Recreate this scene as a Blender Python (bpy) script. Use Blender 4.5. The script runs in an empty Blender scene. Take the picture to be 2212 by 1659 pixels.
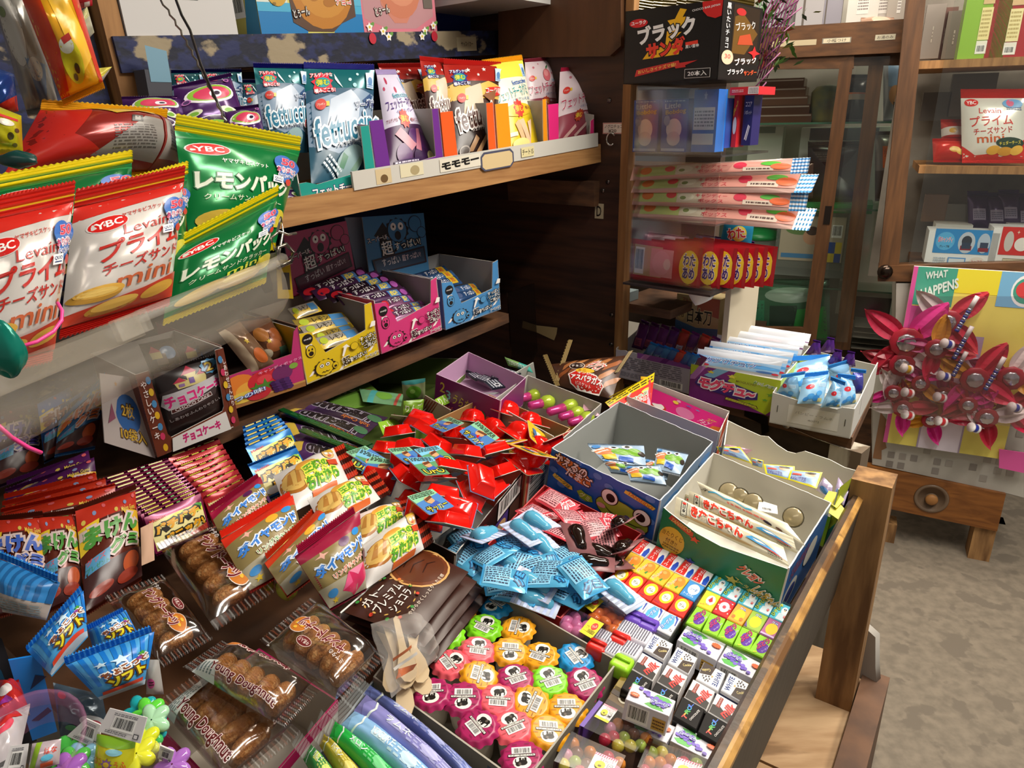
import bpy,math,random
from mathutils import Vector as V,Matrix
from mathutils.geometry import tessellate_polygon
RND=random.Random(7)
PI=math.pi
SC=bpy.context.scene
COL=SC.collection
# ---------------------------------------------------------------- camera
F=1550.0
CAM=V((0,0,1.25))
_dn=V((74,4215,F)).normalized()
_Z=-_dn
_Y=(V((0,0,1))-V((0,0,1)).dot(_Z)*_Z).normalized()
_X=_Y.cross(_Z)
W3=Matrix((_X,_Y,_Z))
def ray(px,py):return W3@V(((px-1106)/F,(py-829.5)/F,1))
def at(px,py,d):return CAM+ray(px,py).normalized()*d
def onp(px,py,p,n):
 r=ray(px,py)
 return CAM+r*((p-CAM).dot(n)/r.dot(n))
cd=bpy.data.cameras.new('camera');cam=bpy.data.objects.new('camera',cd);COL.objects.link(cam)
cd.sensor_width=36;cd.lens=F/2212*36;cd.clip_start=.01
cm=Matrix((W3@V((1,0,0)),W3@V((0,-1,0)),W3@V((0,0,-1)))).transposed().to_4x4()
cm.translation=CAM;cam.matrix_world=cm;SC.camera=cam
# ---------------------------------------------------------------- planes of the place
TN=V((.11506,.0063,.99334)).normalized()
TP=at(1560,1440,.66)
UP=V((0,0,1))
SD=V((.659,.752,0)).normalized()
SA=V((SD.y,-SD.x,0))
S0=V((-.23,.857,0))
def tab(px,py,h=0):return onp(px,py,TP+TN*h,TN)
def lev(px,py,z):return onp(px,py,V((0,0,z)),UP)
def sh(px,py,off=0):return onp(px,py,S0+SA*off,SA)
PB=sh(1296,350)
def pn(px,py,off=0):return onp(px,py,PB+SD*off,SD)
def frame(o,x,z):
 "matrix with origin o, x axis x, z axis as near z as possible"
 x=x.normalized();y=z.cross(x).normalized();z=x.cross(y)
 m=Matrix((x,y,z)).transposed().to_4x4();m.translation=o
 return m
def tfr(px,py,qx,qy,h=0,tx=0,ty=0):
 a,b=tab(px,py,h),tab(qx,qy,h)
 return frame(a,b-a,TN)@Matrix.Rotation(tx,4,'X')@Matrix.Rotation(ty,4,'Y')
# ---------------------------------------------------------------- materials
MATS={}
def lin(h):
 c=[int(h[i:i+2],16)/255 for i in(0,2,4)]
 return[x/12.92 if x<=.04045 else((x+.055)/1.055)**2.4 for x in c]+[1]
FIN={'p':(.65,.3,0),'g':(.32,.5,0),'f':(.2,.5,.25),'m':(.22,.5,.9),'s':(.12,.5,0)}
def M(key):
 "key = 'rrggbb' or 'rrggbb:finish'"
 if not isinstance(key,str):return key
 if key in MATS:return MATS[key]
 h,f=(key.split(':')+['g'])[:2]
 m=bpy.data.materials.new('print_'+key.replace(':','_'));m.use_nodes=True
 b=m.node_tree.nodes['Principled BSDF']
 b.inputs['Base Color'].default_value=lin(h)
 if f=='c':
  nt=m.node_tree;nt.nodes.remove(b)
  o=nt.nodes['Material Output'];t=nt.nodes.new('ShaderNodeBsdfTransparent');g=nt.nodes.new('ShaderNodeBsdfGlossy')
  t.inputs[0].default_value=lin(h);g.inputs['Roughness'].default_value=.12
  fr=nt.nodes.new('ShaderNodeLayerWeight');fr.inputs[0].default_value=.22
  mu=nt.nodes.new('ShaderNodeMath');mu.operation='MULTIPLY_ADD';mu.inputs[1].default_value=.75;mu.inputs[2].default_value=.05
  mx=nt.nodes.new('ShaderNodeMixShader');nt.links.new(fr.outputs['Facing'],mu.inputs[0]);nt.links.new(mu.outputs[0],mx.inputs[0])
  nt.links.new(t.outputs[0],mx.inputs[1]);nt.links.new(g.outputs[0],mx.inputs[2]);nt.links.new(mx.outputs[0],o.inputs[0])
 elif f=='h':
  nt=m.node_tree;nt.nodes.remove(b)
  o=nt.nodes['Material Output'];t=nt.nodes.new('ShaderNodeBsdfTransparent');q=nt.nodes.new('ShaderNodeBsdfPrincipled')
  q.inputs['Base Color'].default_value=lin(h);q.inputs['Roughness'].default_value=.2
  mx=nt.nodes.new('ShaderNodeMixShader');mx.inputs[0].default_value=.17
  nt.links.new(t.outputs[0],mx.inputs[1]);nt.links.new(q.outputs[0],mx.inputs[2]);nt.links.new(mx.outputs[0],o.inputs[0])
 else:
  r,s,me=FIN[f]
  b.inputs['Roughness'].default_value=r;b.inputs['Specular IOR Level'].default_value=s;b.inputs['Metallic'].default_value=me
 MATS[key]=m
 return m
def noisy(name,c1,c2,scale=8,stretch=(1,1,1),rough=.6,c3=None,detail=6,bump=.0,lo=.35,hi=.65,dist=0,wave=False):
 "two (three) tone weathered surface from noise; object coordinates"
 m=bpy.data.materials.new(name);m.use_nodes=True;nt=m.node_tree;b=nt.nodes['Principled BSDF']
 tc=nt.nodes.new('ShaderNodeTexCoord');mp=nt.nodes.new('ShaderNodeMapping');mp.inputs['Scale'].default_value=stretch
 nt.links.new(tc.outputs['Object'],mp.inputs[0])
 n=nt.nodes.new('ShaderNodeTexNoise');n.inputs['Scale'].default_value=scale;n.inputs['Detail'].default_value=detail
 n.inputs['Distortion'].default_value=dist;nt.links.new(mp.outputs[0],n.inputs['Vector'])
 fac=n.outputs['Fac']
 r=nt.nodes.new('ShaderNodeValToRGB');r.color_ramp.elements[0].position=lo;r.color_ramp.elements[1].position=hi
 r.color_ramp.elements[0].color=lin(c1);r.color_ramp.elements[1].color=lin(c2)
 nt.links.new(fac,r.inputs[0]);out=r.outputs[0]
 if c3:
  n2=nt.nodes.new('ShaderNodeTexNoise');n2.inputs['Scale'].default_value=scale*.35;n2.inputs['Detail'].default_value=8
  nt.links.new(mp.outputs[0],n2.inputs['Vector'])
  r2=nt.nodes.new('ShaderNodeValToRGB');r2.color_ramp.elements[0].position=.56;r2.color_ramp.elements[1].position=.60
  nt.links.new(n2.outputs['Fac'],r2.inputs[0])
  mx=nt.nodes.new('ShaderNodeMixRGB');mx.inputs[2].default_value=lin(c3)
  nt.links.new(r2.outputs[0],mx.inputs[0]);nt.links.new(out,mx.inputs[1]);out=mx.outputs[0]
 nt.links.new(out,b.inputs['Base Color']);b.inputs['Roughness'].default_value=rough
 if bump:
  bp=nt.nodes.new('ShaderNodeBump');bp.inputs['Strength'].default_value=bump;bp.inputs['Distance'].default_value=.004
  nt.links.new(fac,bp.inputs['Height']);nt.links.new(bp.outputs[0],b.inputs['Normal'])
 return m
# ---------------------------------------------------------------- text outlines -> 2D triangles
_tc={}
def text2d(s,off=0.0,bold=.012):
 k=(s,off,bold)
 if k in _tc:return _tc[k]
 c=bpy.data.curves.new('t','FONT');c.body=s;c.align_x='CENTER';c.resolution_u=2;c.offset=bold+off;c.space_line=1.0 if '\n' in s else .8
 o=bpy.data.objects.new('t',c);me=o.to_mesh()
 vs=[(v.co.x,v.co.y)for v in me.vertices];fs=[tuple(p.vertices)for p in me.polygons]
 o.to_mesh_clear();bpy.data.objects.remove(o);bpy.data.curves.remove(c)
 _tc[k]=(vs,fs)
 return vs,fs
def rot2(x,y,a):return x*math.cos(a)-y*math.sin(a),x*math.sin(a)+y*math.cos(a)
def art2d(items):
 "yield (verts2d, faces, colour) per layer"
 rr=random.Random(3)
 for it in items:
  k=it[0]
  if k=='R':
   _,x0,y0,x1,y1,c=it;yield[(x0,y0),(x1,y0),(x1,y1),(x0,y1)],[(0,1,2,3)],c
  elif k=='E':
   _,cx,cy,rx,ry,c=it[:6];a=it[6]if len(it)>6 else 0;n=20
   yield[(cx+p,cy+q)for p,q in(rot2(rx*math.cos(2*PI*i/n),ry*math.sin(2*PI*i/n),a)for i in range(n))],[tuple(range(n))],c
  elif k=='S':
   _,cx,cy,r,c=it[:5];n=it[5]if len(it)>5 else 5;q=it[6]if len(it)>6 else .45;a0=it[7]if len(it)>7 else PI/2
   vs=[(cx+(r if i%2==0 else r*q)*math.cos(a0+PI*i/n),cy+(r if i%2==0 else r*q)*math.sin(a0+PI*i/n))for i in range(2*n)]
   yield vs+[(cx,cy)],[(i,(i+1)%(2*n),2*n)for i in range(2*n)],c
  elif k=='P':
   _,pts,c=it;t=tessellate_polygon([[V((p[0],p[1],0))for p in pts]]);yield list(pts),[tuple(x)for x in t],c
  elif k=='T':
   _,s,cx,cy,w,h,c=it[:7];a=it[7]if len(it)>7 else 0;oc=it[8]if len(it)>8 else None;ow=it[9]if len(it)>9 else .06
   b=it[10]if len(it)>10 else .012
   vs,fs=text2d(s,0,b)
   if not vs:continue
   xs=[v[0]for v in vs];ys=[v[1]for v in vs];mx,my=(min(xs)+max(xs))/2,(min(ys)+max(ys))/2
   sx=w/max(1e-6,max(xs)-min(xs));sy=h/max(1e-6,max(ys)-min(ys))
   def mp(v):
    p,q=rot2((v[0]-mx)*sx,(v[1]-my)*sy,a);return cx+p,cy+q
   if oc:
    v2,f2=text2d(s,ow,b);yield[mp(v)for v in v2],f2,oc
   yield[mp(v)for v in vs],fs,c
  elif k=='L':
   _,x,y,w,h,n,c=it[:7];a=it[7]if len(it)>7 else 0;vs,fs=[],[]
   for i in range(n):
    p=0;yy=h*(n-1-i)/n+h*.25/n
    while p<w:
     q=min(w,p+w*rr.uniform(.03,.16))
     b=len(vs);vs+=[(x+X,y+Y)for X,Y in(rot2(A,B,a)for A,B in((p,yy),(q,yy),(q,yy+h*.5/n),(p,yy+h*.5/n)))];fs.append((b,b+1,b+2,b+3))
     p=q+w*rr.uniform(.015,.05)
   yield vs,fs,c
  elif k=='B':
   _,x,y,w,h=it[:5];a=it[5]if len(it)>5 else 0
   yield[(x+p,y+q)for p,q in(rot2(A,B,a)for A,B in((0,0),(w,0),(w,h),(0,h)))],[(0,1,2,3)],'f4f2ee'
   vs,fs,p=[],[],.06*w
   while p<.92*w:
    q=p+w*rr.choice((.012,.02,.034));b=len(vs)
    vs+=[(x+X,y+Y)for X,Y in(rot2(A,B,a)for A,B in((p,h*.18),(q,h*.18),(q,h*.92),(p,h*.92)))];fs.append((b,b+1,b+2,b+3))
    p=q+w*rr.choice((.014,.022,.03))
   yield vs,fs,'202022'
# ---------------------------------------------------------------- mesh builder
class MB:
 def __init__(s):s.v,s.f,s.m,s.mi=[],[],[],{}
 def mat(s,key):
  k=key if isinstance(key,str)else key.name
  if k not in s.mi:s.mi[k]=(len(s.mi),M(key))
  return s.mi[k][0]
 def add(s,vs,fs,key):
  b=len(s.v);s.v+=[tuple(x)for x in vs];i=s.mat(key)
  s.f+=[tuple(b+j for j in f)for f in fs];s.m+=[i]*len(fs)
 def box(s,x0,y0,z0,x1,y1,z1,key,m=None,keys=None):
  vs=[V((x,y,z))for z in(z0,z1)for y in(y0,y1)for x in(x0,x1)]
  if m is not None:vs=[m@v for v in vs]
  fs=[(0,2,3,1),(4,5,7,6),(0,1,5,4),(2,6,7,3),(0,4,6,2),(1,3,7,5)]
  if keys:
   for f,k in zip(fs,keys):s.add([vs[i]for i in f],[(0,1,2,3)],k or key)
  else:s.add(vs,fs,key)
 def rbox(s,w,d,h,r,key,o=(0,0,0),n=3,keys=None):
  "rounded box centred in x,y; z from o.z; made of a lofted superellipse-like ring stack"
  prof=[(r-r*math.cos(PI/2*i/n),r-r*math.sin(PI/2*i/n))for i in range(n+1)]
  prof=prof+[(h-z,q)for z,q in reversed(prof)]
  rings=[]
  for z,q in prof:
   ring=[]
   for cxs,cys,a0 in((1,-1,-PI/2),(1,1,0),(-1,1,PI/2),(-1,-1,PI)):
    for i in range(n+1):
     a=a0+PI/2*i/n;rr=max(r-q,1e-5)
     ring.append((o[0]+cxs*(w/2-r)+rr*math.cos(a),o[1]+cys*(d/2-r)+rr*math.sin(a),o[2]+z))
   rings.append(ring)
  s.loft(rings,key,cap=True)
 def loft(s,rings,key,cap=False,closed=True):
  n=len(rings[0]);b=[]
  for r in rings:b+=r
  fs=[]
  for i in range(len(rings)-1):
   for j in range(n if closed else n-1):
    k=(j+1)%n;fs.append((i*n+j,i*n+k,(i+1)*n+k,(i+1)*n+j))
  if cap:fs+=[tuple(reversed(range(n))),tuple((len(rings)-1)*n+j for j in range(n))]
  s.add(b,fs,key)
 def lathe(s,prof,key,n=24,o=(0,0,0),wob=None,cap=True):
  s.loft([[(o[0]+r*(wob(i,2*PI*j/n)if wob else 1)*math.cos(2*PI*j/n),o[1]+r*(wob(i,2*PI*j/n)if wob else 1)*math.sin(2*PI*j/n),o[2]+z)for j in range(n)]for i,(r,z)in enumerate(prof)],key,cap)
 def prism(s,pts,z0,z1,key,m=None,kb=None,ks=None):
  "2D outline extruded along z: top key, bottom kb, sides ks"
  t=[tuple(x)for x in tessellate_polygon([[V((p[0],p[1],0))for p in pts]])]
  n=len(pts);g=(lambda v:m@V(v))if m is not None else V
  A=sum(pts[i][0]*pts[(i+1)%n][1]-pts[(i+1)%n][0]*pts[i][1]for i in range(n))
  up=[x if(V((*pts[x[1]],0))-V((*pts[x[0]],0))).cross(V((*pts[x[2]],0))-V((*pts[x[0]],0))).z>0 else x[::-1]for x in t]
  s.add([g((p[0],p[1],z1))for p in pts],up,key)
  s.add([g((p[0],p[1],z0))for p in pts],[x[::-1]for x in up],kb or key)
  idx=range(n)if A>0 else range(n-1,-1,-1)
  o=[pts[i]for i in idx]
  s.add([g((p[0],p[1],z))for z in(z0,z1)for p in o],[(i,(i+1)%n,n+(i+1)%n,n+i)for i in range(n)],ks or key)
 def tube(s,pts,r,key,n=7,flat=1):
  rings=[];pts=[V(p)for p in pts]
  for i,p in enumerate(pts):
   t=(pts[min(i+1,len(pts)-1)]-pts[max(i-1,0)]).normalized()
   a=t.cross(V((0,.3,1))).normalized();b=t.cross(a)
   rings.append([p+(a*math.cos(2*PI*j/n)+b*math.sin(2*PI*j/n)*flat)*r for j in range(n)])
  s.loft(rings,key,cap=True)
 def art(s,items,fn,res=None,dz=.00010,z0=.00025):
  for li,(vs,fs,c)in enumerate(art2d(items)):
   if res:
    tri=[]
    for f in fs:
     if len(f)==4 and vs[f[0]][1]==vs[f[1]][1]:
      (x0,y0),(x1,y1)=vs[f[0]],vs[f[2]]
      nx,ny=max(1,math.ceil(abs(x1-x0)/res)),max(1,math.ceil(abs(y1-y0)/res));b=len(vs);vs=list(vs)
      vs+=[(x0+(x1-x0)*i/nx,y0+(y1-y0)*j/ny)for j in range(ny+1)for i in range(nx+1)]
      tri+=[(b+j*(nx+1)+i,b+j*(nx+1)+i+1,b+(j+1)*(nx+1)+i+1,b+(j+1)*(nx+1)+i)for j in range(ny)for i in range(nx)]
     else:tri+=[(f[0],f[i],f[i+1])for i in range(1,len(f)-1)]
    vs=list(vs);mid={};out=[];st=tri
    while st:
     f=st.pop()
     if len(f)==4:out.append(f);continue
     e=[((vs[f[i]][0]-vs[f[(i+1)%3]][0])**2+(vs[f[i]][1]-vs[f[(i+1)%3]][1])**2,i)for i in range(3)]
     d,i=max(e)
     if d<=res*res*2:out.append(f);continue
     a,b,c3=f[i],f[(i+1)%3],f[(i+2)%3];k=(min(a,b),max(a,b))
     if k not in mid:mid[k]=len(vs);vs.append(((vs[a][0]+vs[b][0])/2,(vs[a][1]+vs[b][1])/2))
     m=mid[k];st+=[(a,m,c3),(m,b,c3)]
    fs=out
    used=sorted({i for f in fs for i in f});re={j:i for i,j in enumerate(used)}
    vs=[vs[i]for i in used];fs=[tuple(re[i]for i in f)for f in fs]
   s.add([fn(x,y,z0+li*dz)for x,y in vs],fs,c)
 def mesh(s,name,smooth=False):
  me=bpy.data.meshes.new(name);me.from_pydata(s.v,[],s.f)
  for i,m in sorted(s.mi.values(),key=lambda t:t[0]):me.materials.append(m)
  me.polygons.foreach_set('material_index',s.m)
  if smooth:me.polygons.foreach_set('use_smooth',[True]*len(s.f))
  me.update()
  return me
def AF(o,x,y,sx=1.0,sy=1.0):
 "affine art map: art (x,y) -> o + x*sx*X + y*sy*Y, lifted along the normal"
 X,Y=V(x),V(y);N=X.cross(Y).normalized();O=V(o)
 return lambda a,b,h:O+X*(a*sx)+Y*(b*sy)+N*h
# ---------------------------------------------------------------- objects
def tag(o,label,cat,group=None,kind=None):
 if label:o['label']=label
 if cat:o['category']=cat
 if group:o['group']=group
 if kind:o['kind']=kind
 return o
def thing(name,label,cat,m=None,group=None):
 o=bpy.data.objects.new(name,None);o.empty_display_size=.02;COL.objects.link(o)
 if m is not None:o.matrix_world=m
 return tag(o,label,cat,group)
def obj(name,mb,parent=None,smooth=False,m=None,label=None,cat=None,group=None,kind=None):
 me=mb if isinstance(mb,bpy.types.Mesh)else mb.mesh(name,smooth)
 o=bpy.data.objects.new(name,me);COL.objects.link(o)
 if parent is not None:o.parent=parent
 if m is not None:o.matrix_local=m
 return tag(o,label,cat,group,kind)
def dup(root,m,label,group=None):
 r=root.copy();COL.objects.link(r);r.matrix_world=m;r['label']=label
 if group:r['group']=group
 for ch in root.children:
  c=ch.copy();COL.objects.link(c);c.parent=r
  for g in ch.children:
   d=g.copy();COL.objects.link(d);d.parent=c
 return r
def rehome(o,m,label,cat,group=None):
 o.matrix_world=m;return tag(o,label,cat,group)
# ---------------------------------------------------------------- film bags
def crumple(seed,amp,k=5):
 r=random.Random(seed);ws=[(r.uniform(-9,9),r.uniform(-9,9),r.uniform(0,6),r.uniform(.4,1))for _ in range(k)]
 return lambda u,v:amp*sum(w*(abs(math.sin(a*u+b*v+c))*1.2-.7)for a,b,c,w in ws)/k
def bagmesh(q,bulge,body,art=(),W=100,H=140,seed=1,amp=.0012,pu=2.2,pv=2.6,n=22,back=None,backb=.5,art_res=5,top0=True,extra=None,dz=.0001):
 """pillow of film over the local quad q = (TL, TR, BR, BL) in the xy plane; art drawn on its front (+z)"""
 TL,TR,BR,BL=[V((p[0],p[1],0))for p in q];cr=crumple(seed,amp)
 def base(u,v):return(BL*(1-u)+BR*u)*(1-v)+(TL*(1-u)+TR*u)*v
 def hh(u,v):
  e=max(0,1-abs(2*u-1)**pu);g=max(0,1-abs(2*v-1)**pv)if top0 else max(0,1-v**pv)
  e,g=e**.75,g**.75
  return bulge*e*g+cr(u,v)*min(1,e*3)*min(1,g*3)+(extra(u,v)if extra else 0)
 G=[[hh(i/n,j/n)for i in range(n+1)]for j in range(n+1)]
 def hb(u,v):
  x,y=min(max(u,0),1)*n,min(max(v,0),1)*n;i,j=min(int(x),n-1),min(int(y),n-1);a,b=x-i,y-j
  return(G[j][i]*(1-a)+G[j][i+1]*a)*(1-b)+(G[j+1][i]*(1-a)+G[j+1][i+1]*a)*b
 mb=MB()
 fr=[base(i/n,j/n)+V((0,0,G[j][i]))for j in range(n+1)for i in range(n+1)]
 fs=[(j*(n+1)+i,j*(n+1)+i+1,(j+1)*(n+1)+i+1,(j+1)*(n+1)+i)for j in range(n)for i in range(n)]
 mb.add(fr,fs,body)
 bk=[base(i/n,j/n)-V((0,0,max(0,G[j][i])*backb+.0002))for j in range(n+1)for i in range(n+1)]
 mb.add(bk,[f[::-1]for f in fs],back or body)
 mb.art(art,lambda x,y,h:base(x/W,y/H)+V((0,0,hb(x/W,y/H)+h)),res=art_res,z0=.0003,dz=dz)
 return mb,base
def sealmesh(a,b,out,depth,key,teeth=26,ridge=.0006,lines=5,k2=None,art=None,stripes=None):
 "crimped seal from point a to b, reaching depth along out; zig-zag outer edge"
 a,b,out=V(a),V(b),V(out).normalized();N=(b-a).cross(out).normalized();mb=MB();rows=[]
 m=teeth*2
 for j in range(lines*2+1):
  t=j/(lines*2);rows.append([a.lerp(b,i/m)+out*depth*t+N*(ridge*(1 if j%2 else-1))+(out*(.0012 if i%2 else 0)if j==lines*2 else V())for i in range(m+1)])
 vs=[p for r in rows for p in r]
 if stripes:
  keys,wid=stripes
  for i in range(m):
   fs=[(j*(m+1)+i,j*(m+1)+i+1,(j+1)*(m+1)+i+1,(j+1)*(m+1)+i)for j in range(lines*2)]
   mb.add(vs,fs,keys[(i//wid)%len(keys)])
 else:
  for j in range(lines*2):
   mb.add(rows[j]+rows[j+1],[(i,i+1,m+2+i,m+1+i)for i in range(m)],k2 if(k2 and j==lines*2//2-2)else key)
 if art:mb.art(art,lambda x,y,h:a.lerp(b,x)+out*depth*y+N*(h+ridge),res=.2)
 return mb
def quadframe(q3):
 "world quad (TL,TR,BR,BL) -> matrix at the bottom middle, local 2D quad"
 TL,TR,BR,BL=q3
 o=(BL+BR)/2;x=(BR-BL);z=x.cross((TL+TR)/2-o)
 m=frame(o,x,z);i=m.inverted()
 return m,[i@p for p in q3]
def bag(name,label,cat,q3,body,art=(),W=100,H=140,group=None,bulge=.014,seals=(.1,.08),sealk=None,sealstr=None,topart=None,botk=None,back=None,seed=1,amp=.0012,part='film_body',art_res=5,n=22,k2=None,parts=None,**kw):
 m,q=quadframe(q3);TL,TR,BR,BL=q
 r=thing(name,label,cat,m,group)
 st,sb=seals;t2=lambda A,B,t:A+(B-A)*t
 q2=[t2(BL,TL,1-st),t2(BR,TR,1-st),t2(BR,TR,sb),t2(BL,TL,sb)]
 mb,base=bagmesh(q2,bulge,body,art,W,H,seed,amp,back=back,art_res=art_res,n=n,**kw)
 obj(part,mb,r,True)
 if st:obj('top_seal',sealmesh(q2[0],q2[1],(TL+TR)-(q2[0]+q2[1]),((TL+TR)-(q2[0]+q2[1])).length/2,sealk or body,k2=k2,stripes=sealstr,art=topart),r)
 if sb:obj('bottom_seal',sealmesh(q2[2],q2[3],(BL+BR)-(q2[2]+q2[3]),((BL+BR)-(q2[2]+q2[3])).length/2,botk or sealk or body,stripes=sealstr),r)
 return r
# ---------------------------------------------------------------- cardboard cartons
def carton(name,label,cat,rim,H,up,outer,inner,group=None,cuts=None,arts=None,edge='d8d4cc:p',t=.0014,floor=True,names=None,keys=None):
 """open box: rim = world points front-left, front-right, back-right, back-left of the UPPER edge, H = depth below it.
 cuts: dict side -> outline [(u,y)] in wall coordinates (u 0..1 along, y 0..1 of H);  arts: dict side -> (items, W, H)"""
 base=[p-up*H for p in rim];o=(base[0]+base[1]+base[2]+base[3])/4
 m=frame(o,base[1]-base[0],up);inv=m.inverted();B=[inv@p for p in base]
 r=thing(name,label,cat,m,group);cuts=cuts or{};arts=arts or{};keys=keys or{}
 for k,(i,j)in{'front':(0,1),'right':(1,2),'back':(2,3),'left':(3,0)}.items():
  a,b=B[i],B[j];L=(b-a).length;x=(b-a).normalized();y=V((0,0,1));z=x.cross(y)
  wm=Matrix((x,y,z)).transposed().to_4x4();wm.translation=a
  c=cuts.get(k,[(0,0),(1,0),(1,1),(0,1)])
  if c is None:continue
  mb=MB();mb.prism([(u*L,h*H)for u,h in c],-t,0,keys.get(k,outer),wm,inner,edge)
  if k in arts:
   it,w,h=arts[k];mb.art(it,lambda X,Y,hh:wm@V((X/w*L,Y/h*H,hh)))
  obj({'front':'front_panel','back':'back_panel','left':'side_panel','right':'side_panel'}[k],mb,r)
 if floor:
  mb=MB();p=[(v.x,v.y)for v in B];mb.prism(p,.0003,.0015,inner,None,outer,edge);obj('base_panel',mb,r)
 return r
def torn(u0,u1,y,n=14,a=.01,seed=1):
 r=random.Random(seed);return[(u0+(u1-u0)*i/n,y+r.uniform(-a,a))for i in range(n+1)]
NTH=('first','second','third','fourth','fifth','sixth','seventh','eighth','ninth','tenth','eleventh','twelfth')
def bands(pts,n,where,names=None):
 "words that place each point: order from the left within bands from far to near"
 o=sorted(range(len(pts)),key=lambda i:pts[i][1]);out=['']*len(pts);k=-(-len(pts)//n);names=names or{1:('only',),2:('far','near'),3:('far','middle','near'),4:('farthest','second','third','nearest')}[n]
 for b in range(n):
  g=sorted(o[b*k:(b+1)*k],key=lambda i:pts[i][0])
  for j,i in enumerate(g):out[i]='%s from left, %s %s'%(NTH[j],names[b],where)
 return out
# ================================================================ the shop itself
RZ=.80
concrete=noisy('worn_concrete','786e60','8c8070',38,(1,1,1),.75,'746a5d',9,.12)
plywood=noisy('dark_plywood','2c1a12','4a2c1c',5,(1.2,1.2,14),.55,None,6,.05)
edgewood=noisy('raw_plank_edge','8a6036','a97a48',6,(16,16,1.5),.7,None,5,.1)
shelfwood=noisy('shelf_pine','946638','b0824e',6,(2,2,26),.6,None,5,.05)
navy=noisy('chipped_navy_paint','141a3c','1c2450',7,(1,1,1),.6,None,6,.1)
navychip=noisy('navy_paint_with_bare_patches','0c1028','1b2350',44,(1,1,1.6),.65,'9c8c70',8,.2,.45,.55)
oldwood=noisy('old_brown_wood','4a3222','6d4a30',6,(3,3,14),.6,None,6,.1)
cabwood=noisy('cabinet_wood','50331b','694425',6,(3,3,12),.5,None,6,.05)
cabpost=noisy('cabinet_post_wood','50331b','694425',6,(14,14,1.3),.5,None,6,.05)
railwood=noisy('scuffed_rail','3c352d','4b443a',14,(1,8,1),.5,None,8,.1,.3,.7)
railtop=noisy('rail_top_varnish','38281a','533c26',60,(1,1,1),.4,'7a5c38',8,.15)
railedge=noisy('rail_worn_edge','8a6232','c0924f',40,(1,1,1),.32,'6a4826',8,.1)
postwood=noisy('weathered_post','6e4c2a','a67c4c',5,(9,9,1.2),.75,None,8,.4,.38,.62)
palewood=noisy('pale_boards','a5815a','c2a078',5,(2,12,2),.7,'8a6a48',7,.1)
shelfgrey=noisy('grey_back_board','8f8c88','a5a29c',3,(1,1,1),.7)
def plane(name,pts,key,kind='structure'):
 mb=MB();mb.add(pts,[tuple(range(len(pts)))],key);return obj(name,mb,kind=kind)
plane('floor',[(-2.5,-1.5,0),(5,-1.5,0),(5,5.2,0),(-2.5,5.2,0)],concrete)
WLO=S0-SA*.56
plane('wall_left',[WLO-SD*1.6,WLO+SD*3.6,WLO+SD*3.6+UP*2.6,WLO-SD*1.6+UP*2.6],noisy('shop_plaster','8f8a80','a39d92',4))
plane('wall_back',[(-1,4.6,0),(5,3.4,0),(5,3.4,2.6),(-1,4.6,2.6)],noisy('back_plaster','9b958a','b0a99c',3))
plane('ceiling',[(-2.5,-1.5,2.6),(-2.5,5.2,2.6),(5,5.2,2.6),(5,-1.5,2.6)],'b8b2a6:p')
# ---------------------------------------------------------------- wall shelf (one built-in piece of furniture)
SDT=(SD+UP*.063).normalized();SUP=SA.cross(SDT);SUP=SUP if SUP.z>0 else-SUP
A0=sh(600,495);A1=sh(1296,350);LS=(A1-A0).dot(SDT)
shelf=thing('wall_shelf','wooden wall shelf with pine front edge, chipped navy upper board and dark plywood end','shelf',Matrix.Translation(V((A0.x,A0.y,0))))
_i=shelf.matrix_world.inverted()
def part(name,mb,smooth=False,parent=None):
 mb.v=[tuple(_i@V(v))for v in mb.v];return obj(name,mb,parent or shelf,smooth)
def FM(o,x=SDT,z=SUP):return frame(o,x,z)
mf=FM(A0)
mid_h=.030
mb=MB();mb.box(-.5,-.002,0,LS,.49,mid_h,shelfwood,mf);part('middle_board',mb)
mb=MB()
mb.box(.11+0,-.0035,mid_h-.003,LS-.01,0,mid_h+.019,'c4c0b6:p',mf)
fr=AF(mf@V((.11,-.0036,mid_h-.003)),SDT,SUP)
mb.art([('R',.035,.002,.06,.02,'cdb890'),('E',.048,.008,.006,.005,'6a5030'),('R',.075,.005,.115,.021,'d8cfae'),('E',.1,.012,.008,.006,'a89870'),
  ('R',.145,.003,.225,.02,'d9d2c0'),('T','モモモー',.185,.0115,.072,.0085,'15130f',.05,'15130f',.05),
  ('P',[(.225,-.001),(.232,-.006),(.29,-.006),(.297,.0),(.297,.014),(.29,.02),(.232,.02),(.225,.014)],'4a4c60'),('P',[(.228,0),(.234,-.004),(.288,-.004),(.294,.001),(.294,.013),(.288,.017),(.234,.017),(.228,.013)],'d0b88a'),
  ('R',.315,.004,.345,.018,'d8cc9a'),('T','チート15',.33,.011,.026,.008,'2a241a')],fr)
part('price_rail',mb)
# upper board with chipped navy paint, back panels
U0,U1=sh(262,150,-.23),sh(1085,112,-.23);mu=FM(U0,U1-U0);LU=(U1-U0).length
mb=MB();mb.box(0,0,-.004,LU,.3,.036,navychip,mu);mb.box(LU*.83,-.001,.004,LU*.9,0,.026,'b7a888:p',mu)
mb.art([('T','ヤッスイカー',LU*.865,.015,.03,.008,'3a2c1c')],AF(mu@V((0,-.0012,0)),mu.to_3x3()@V((1,0,0)),mu.to_3x3()@V((0,0,1))));part('upper_board',mb)
mb=MB();mb.box(-.6,.50,-.7,LS+.02,.51,.9,navy,mf);part('back_panel',mb)
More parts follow.
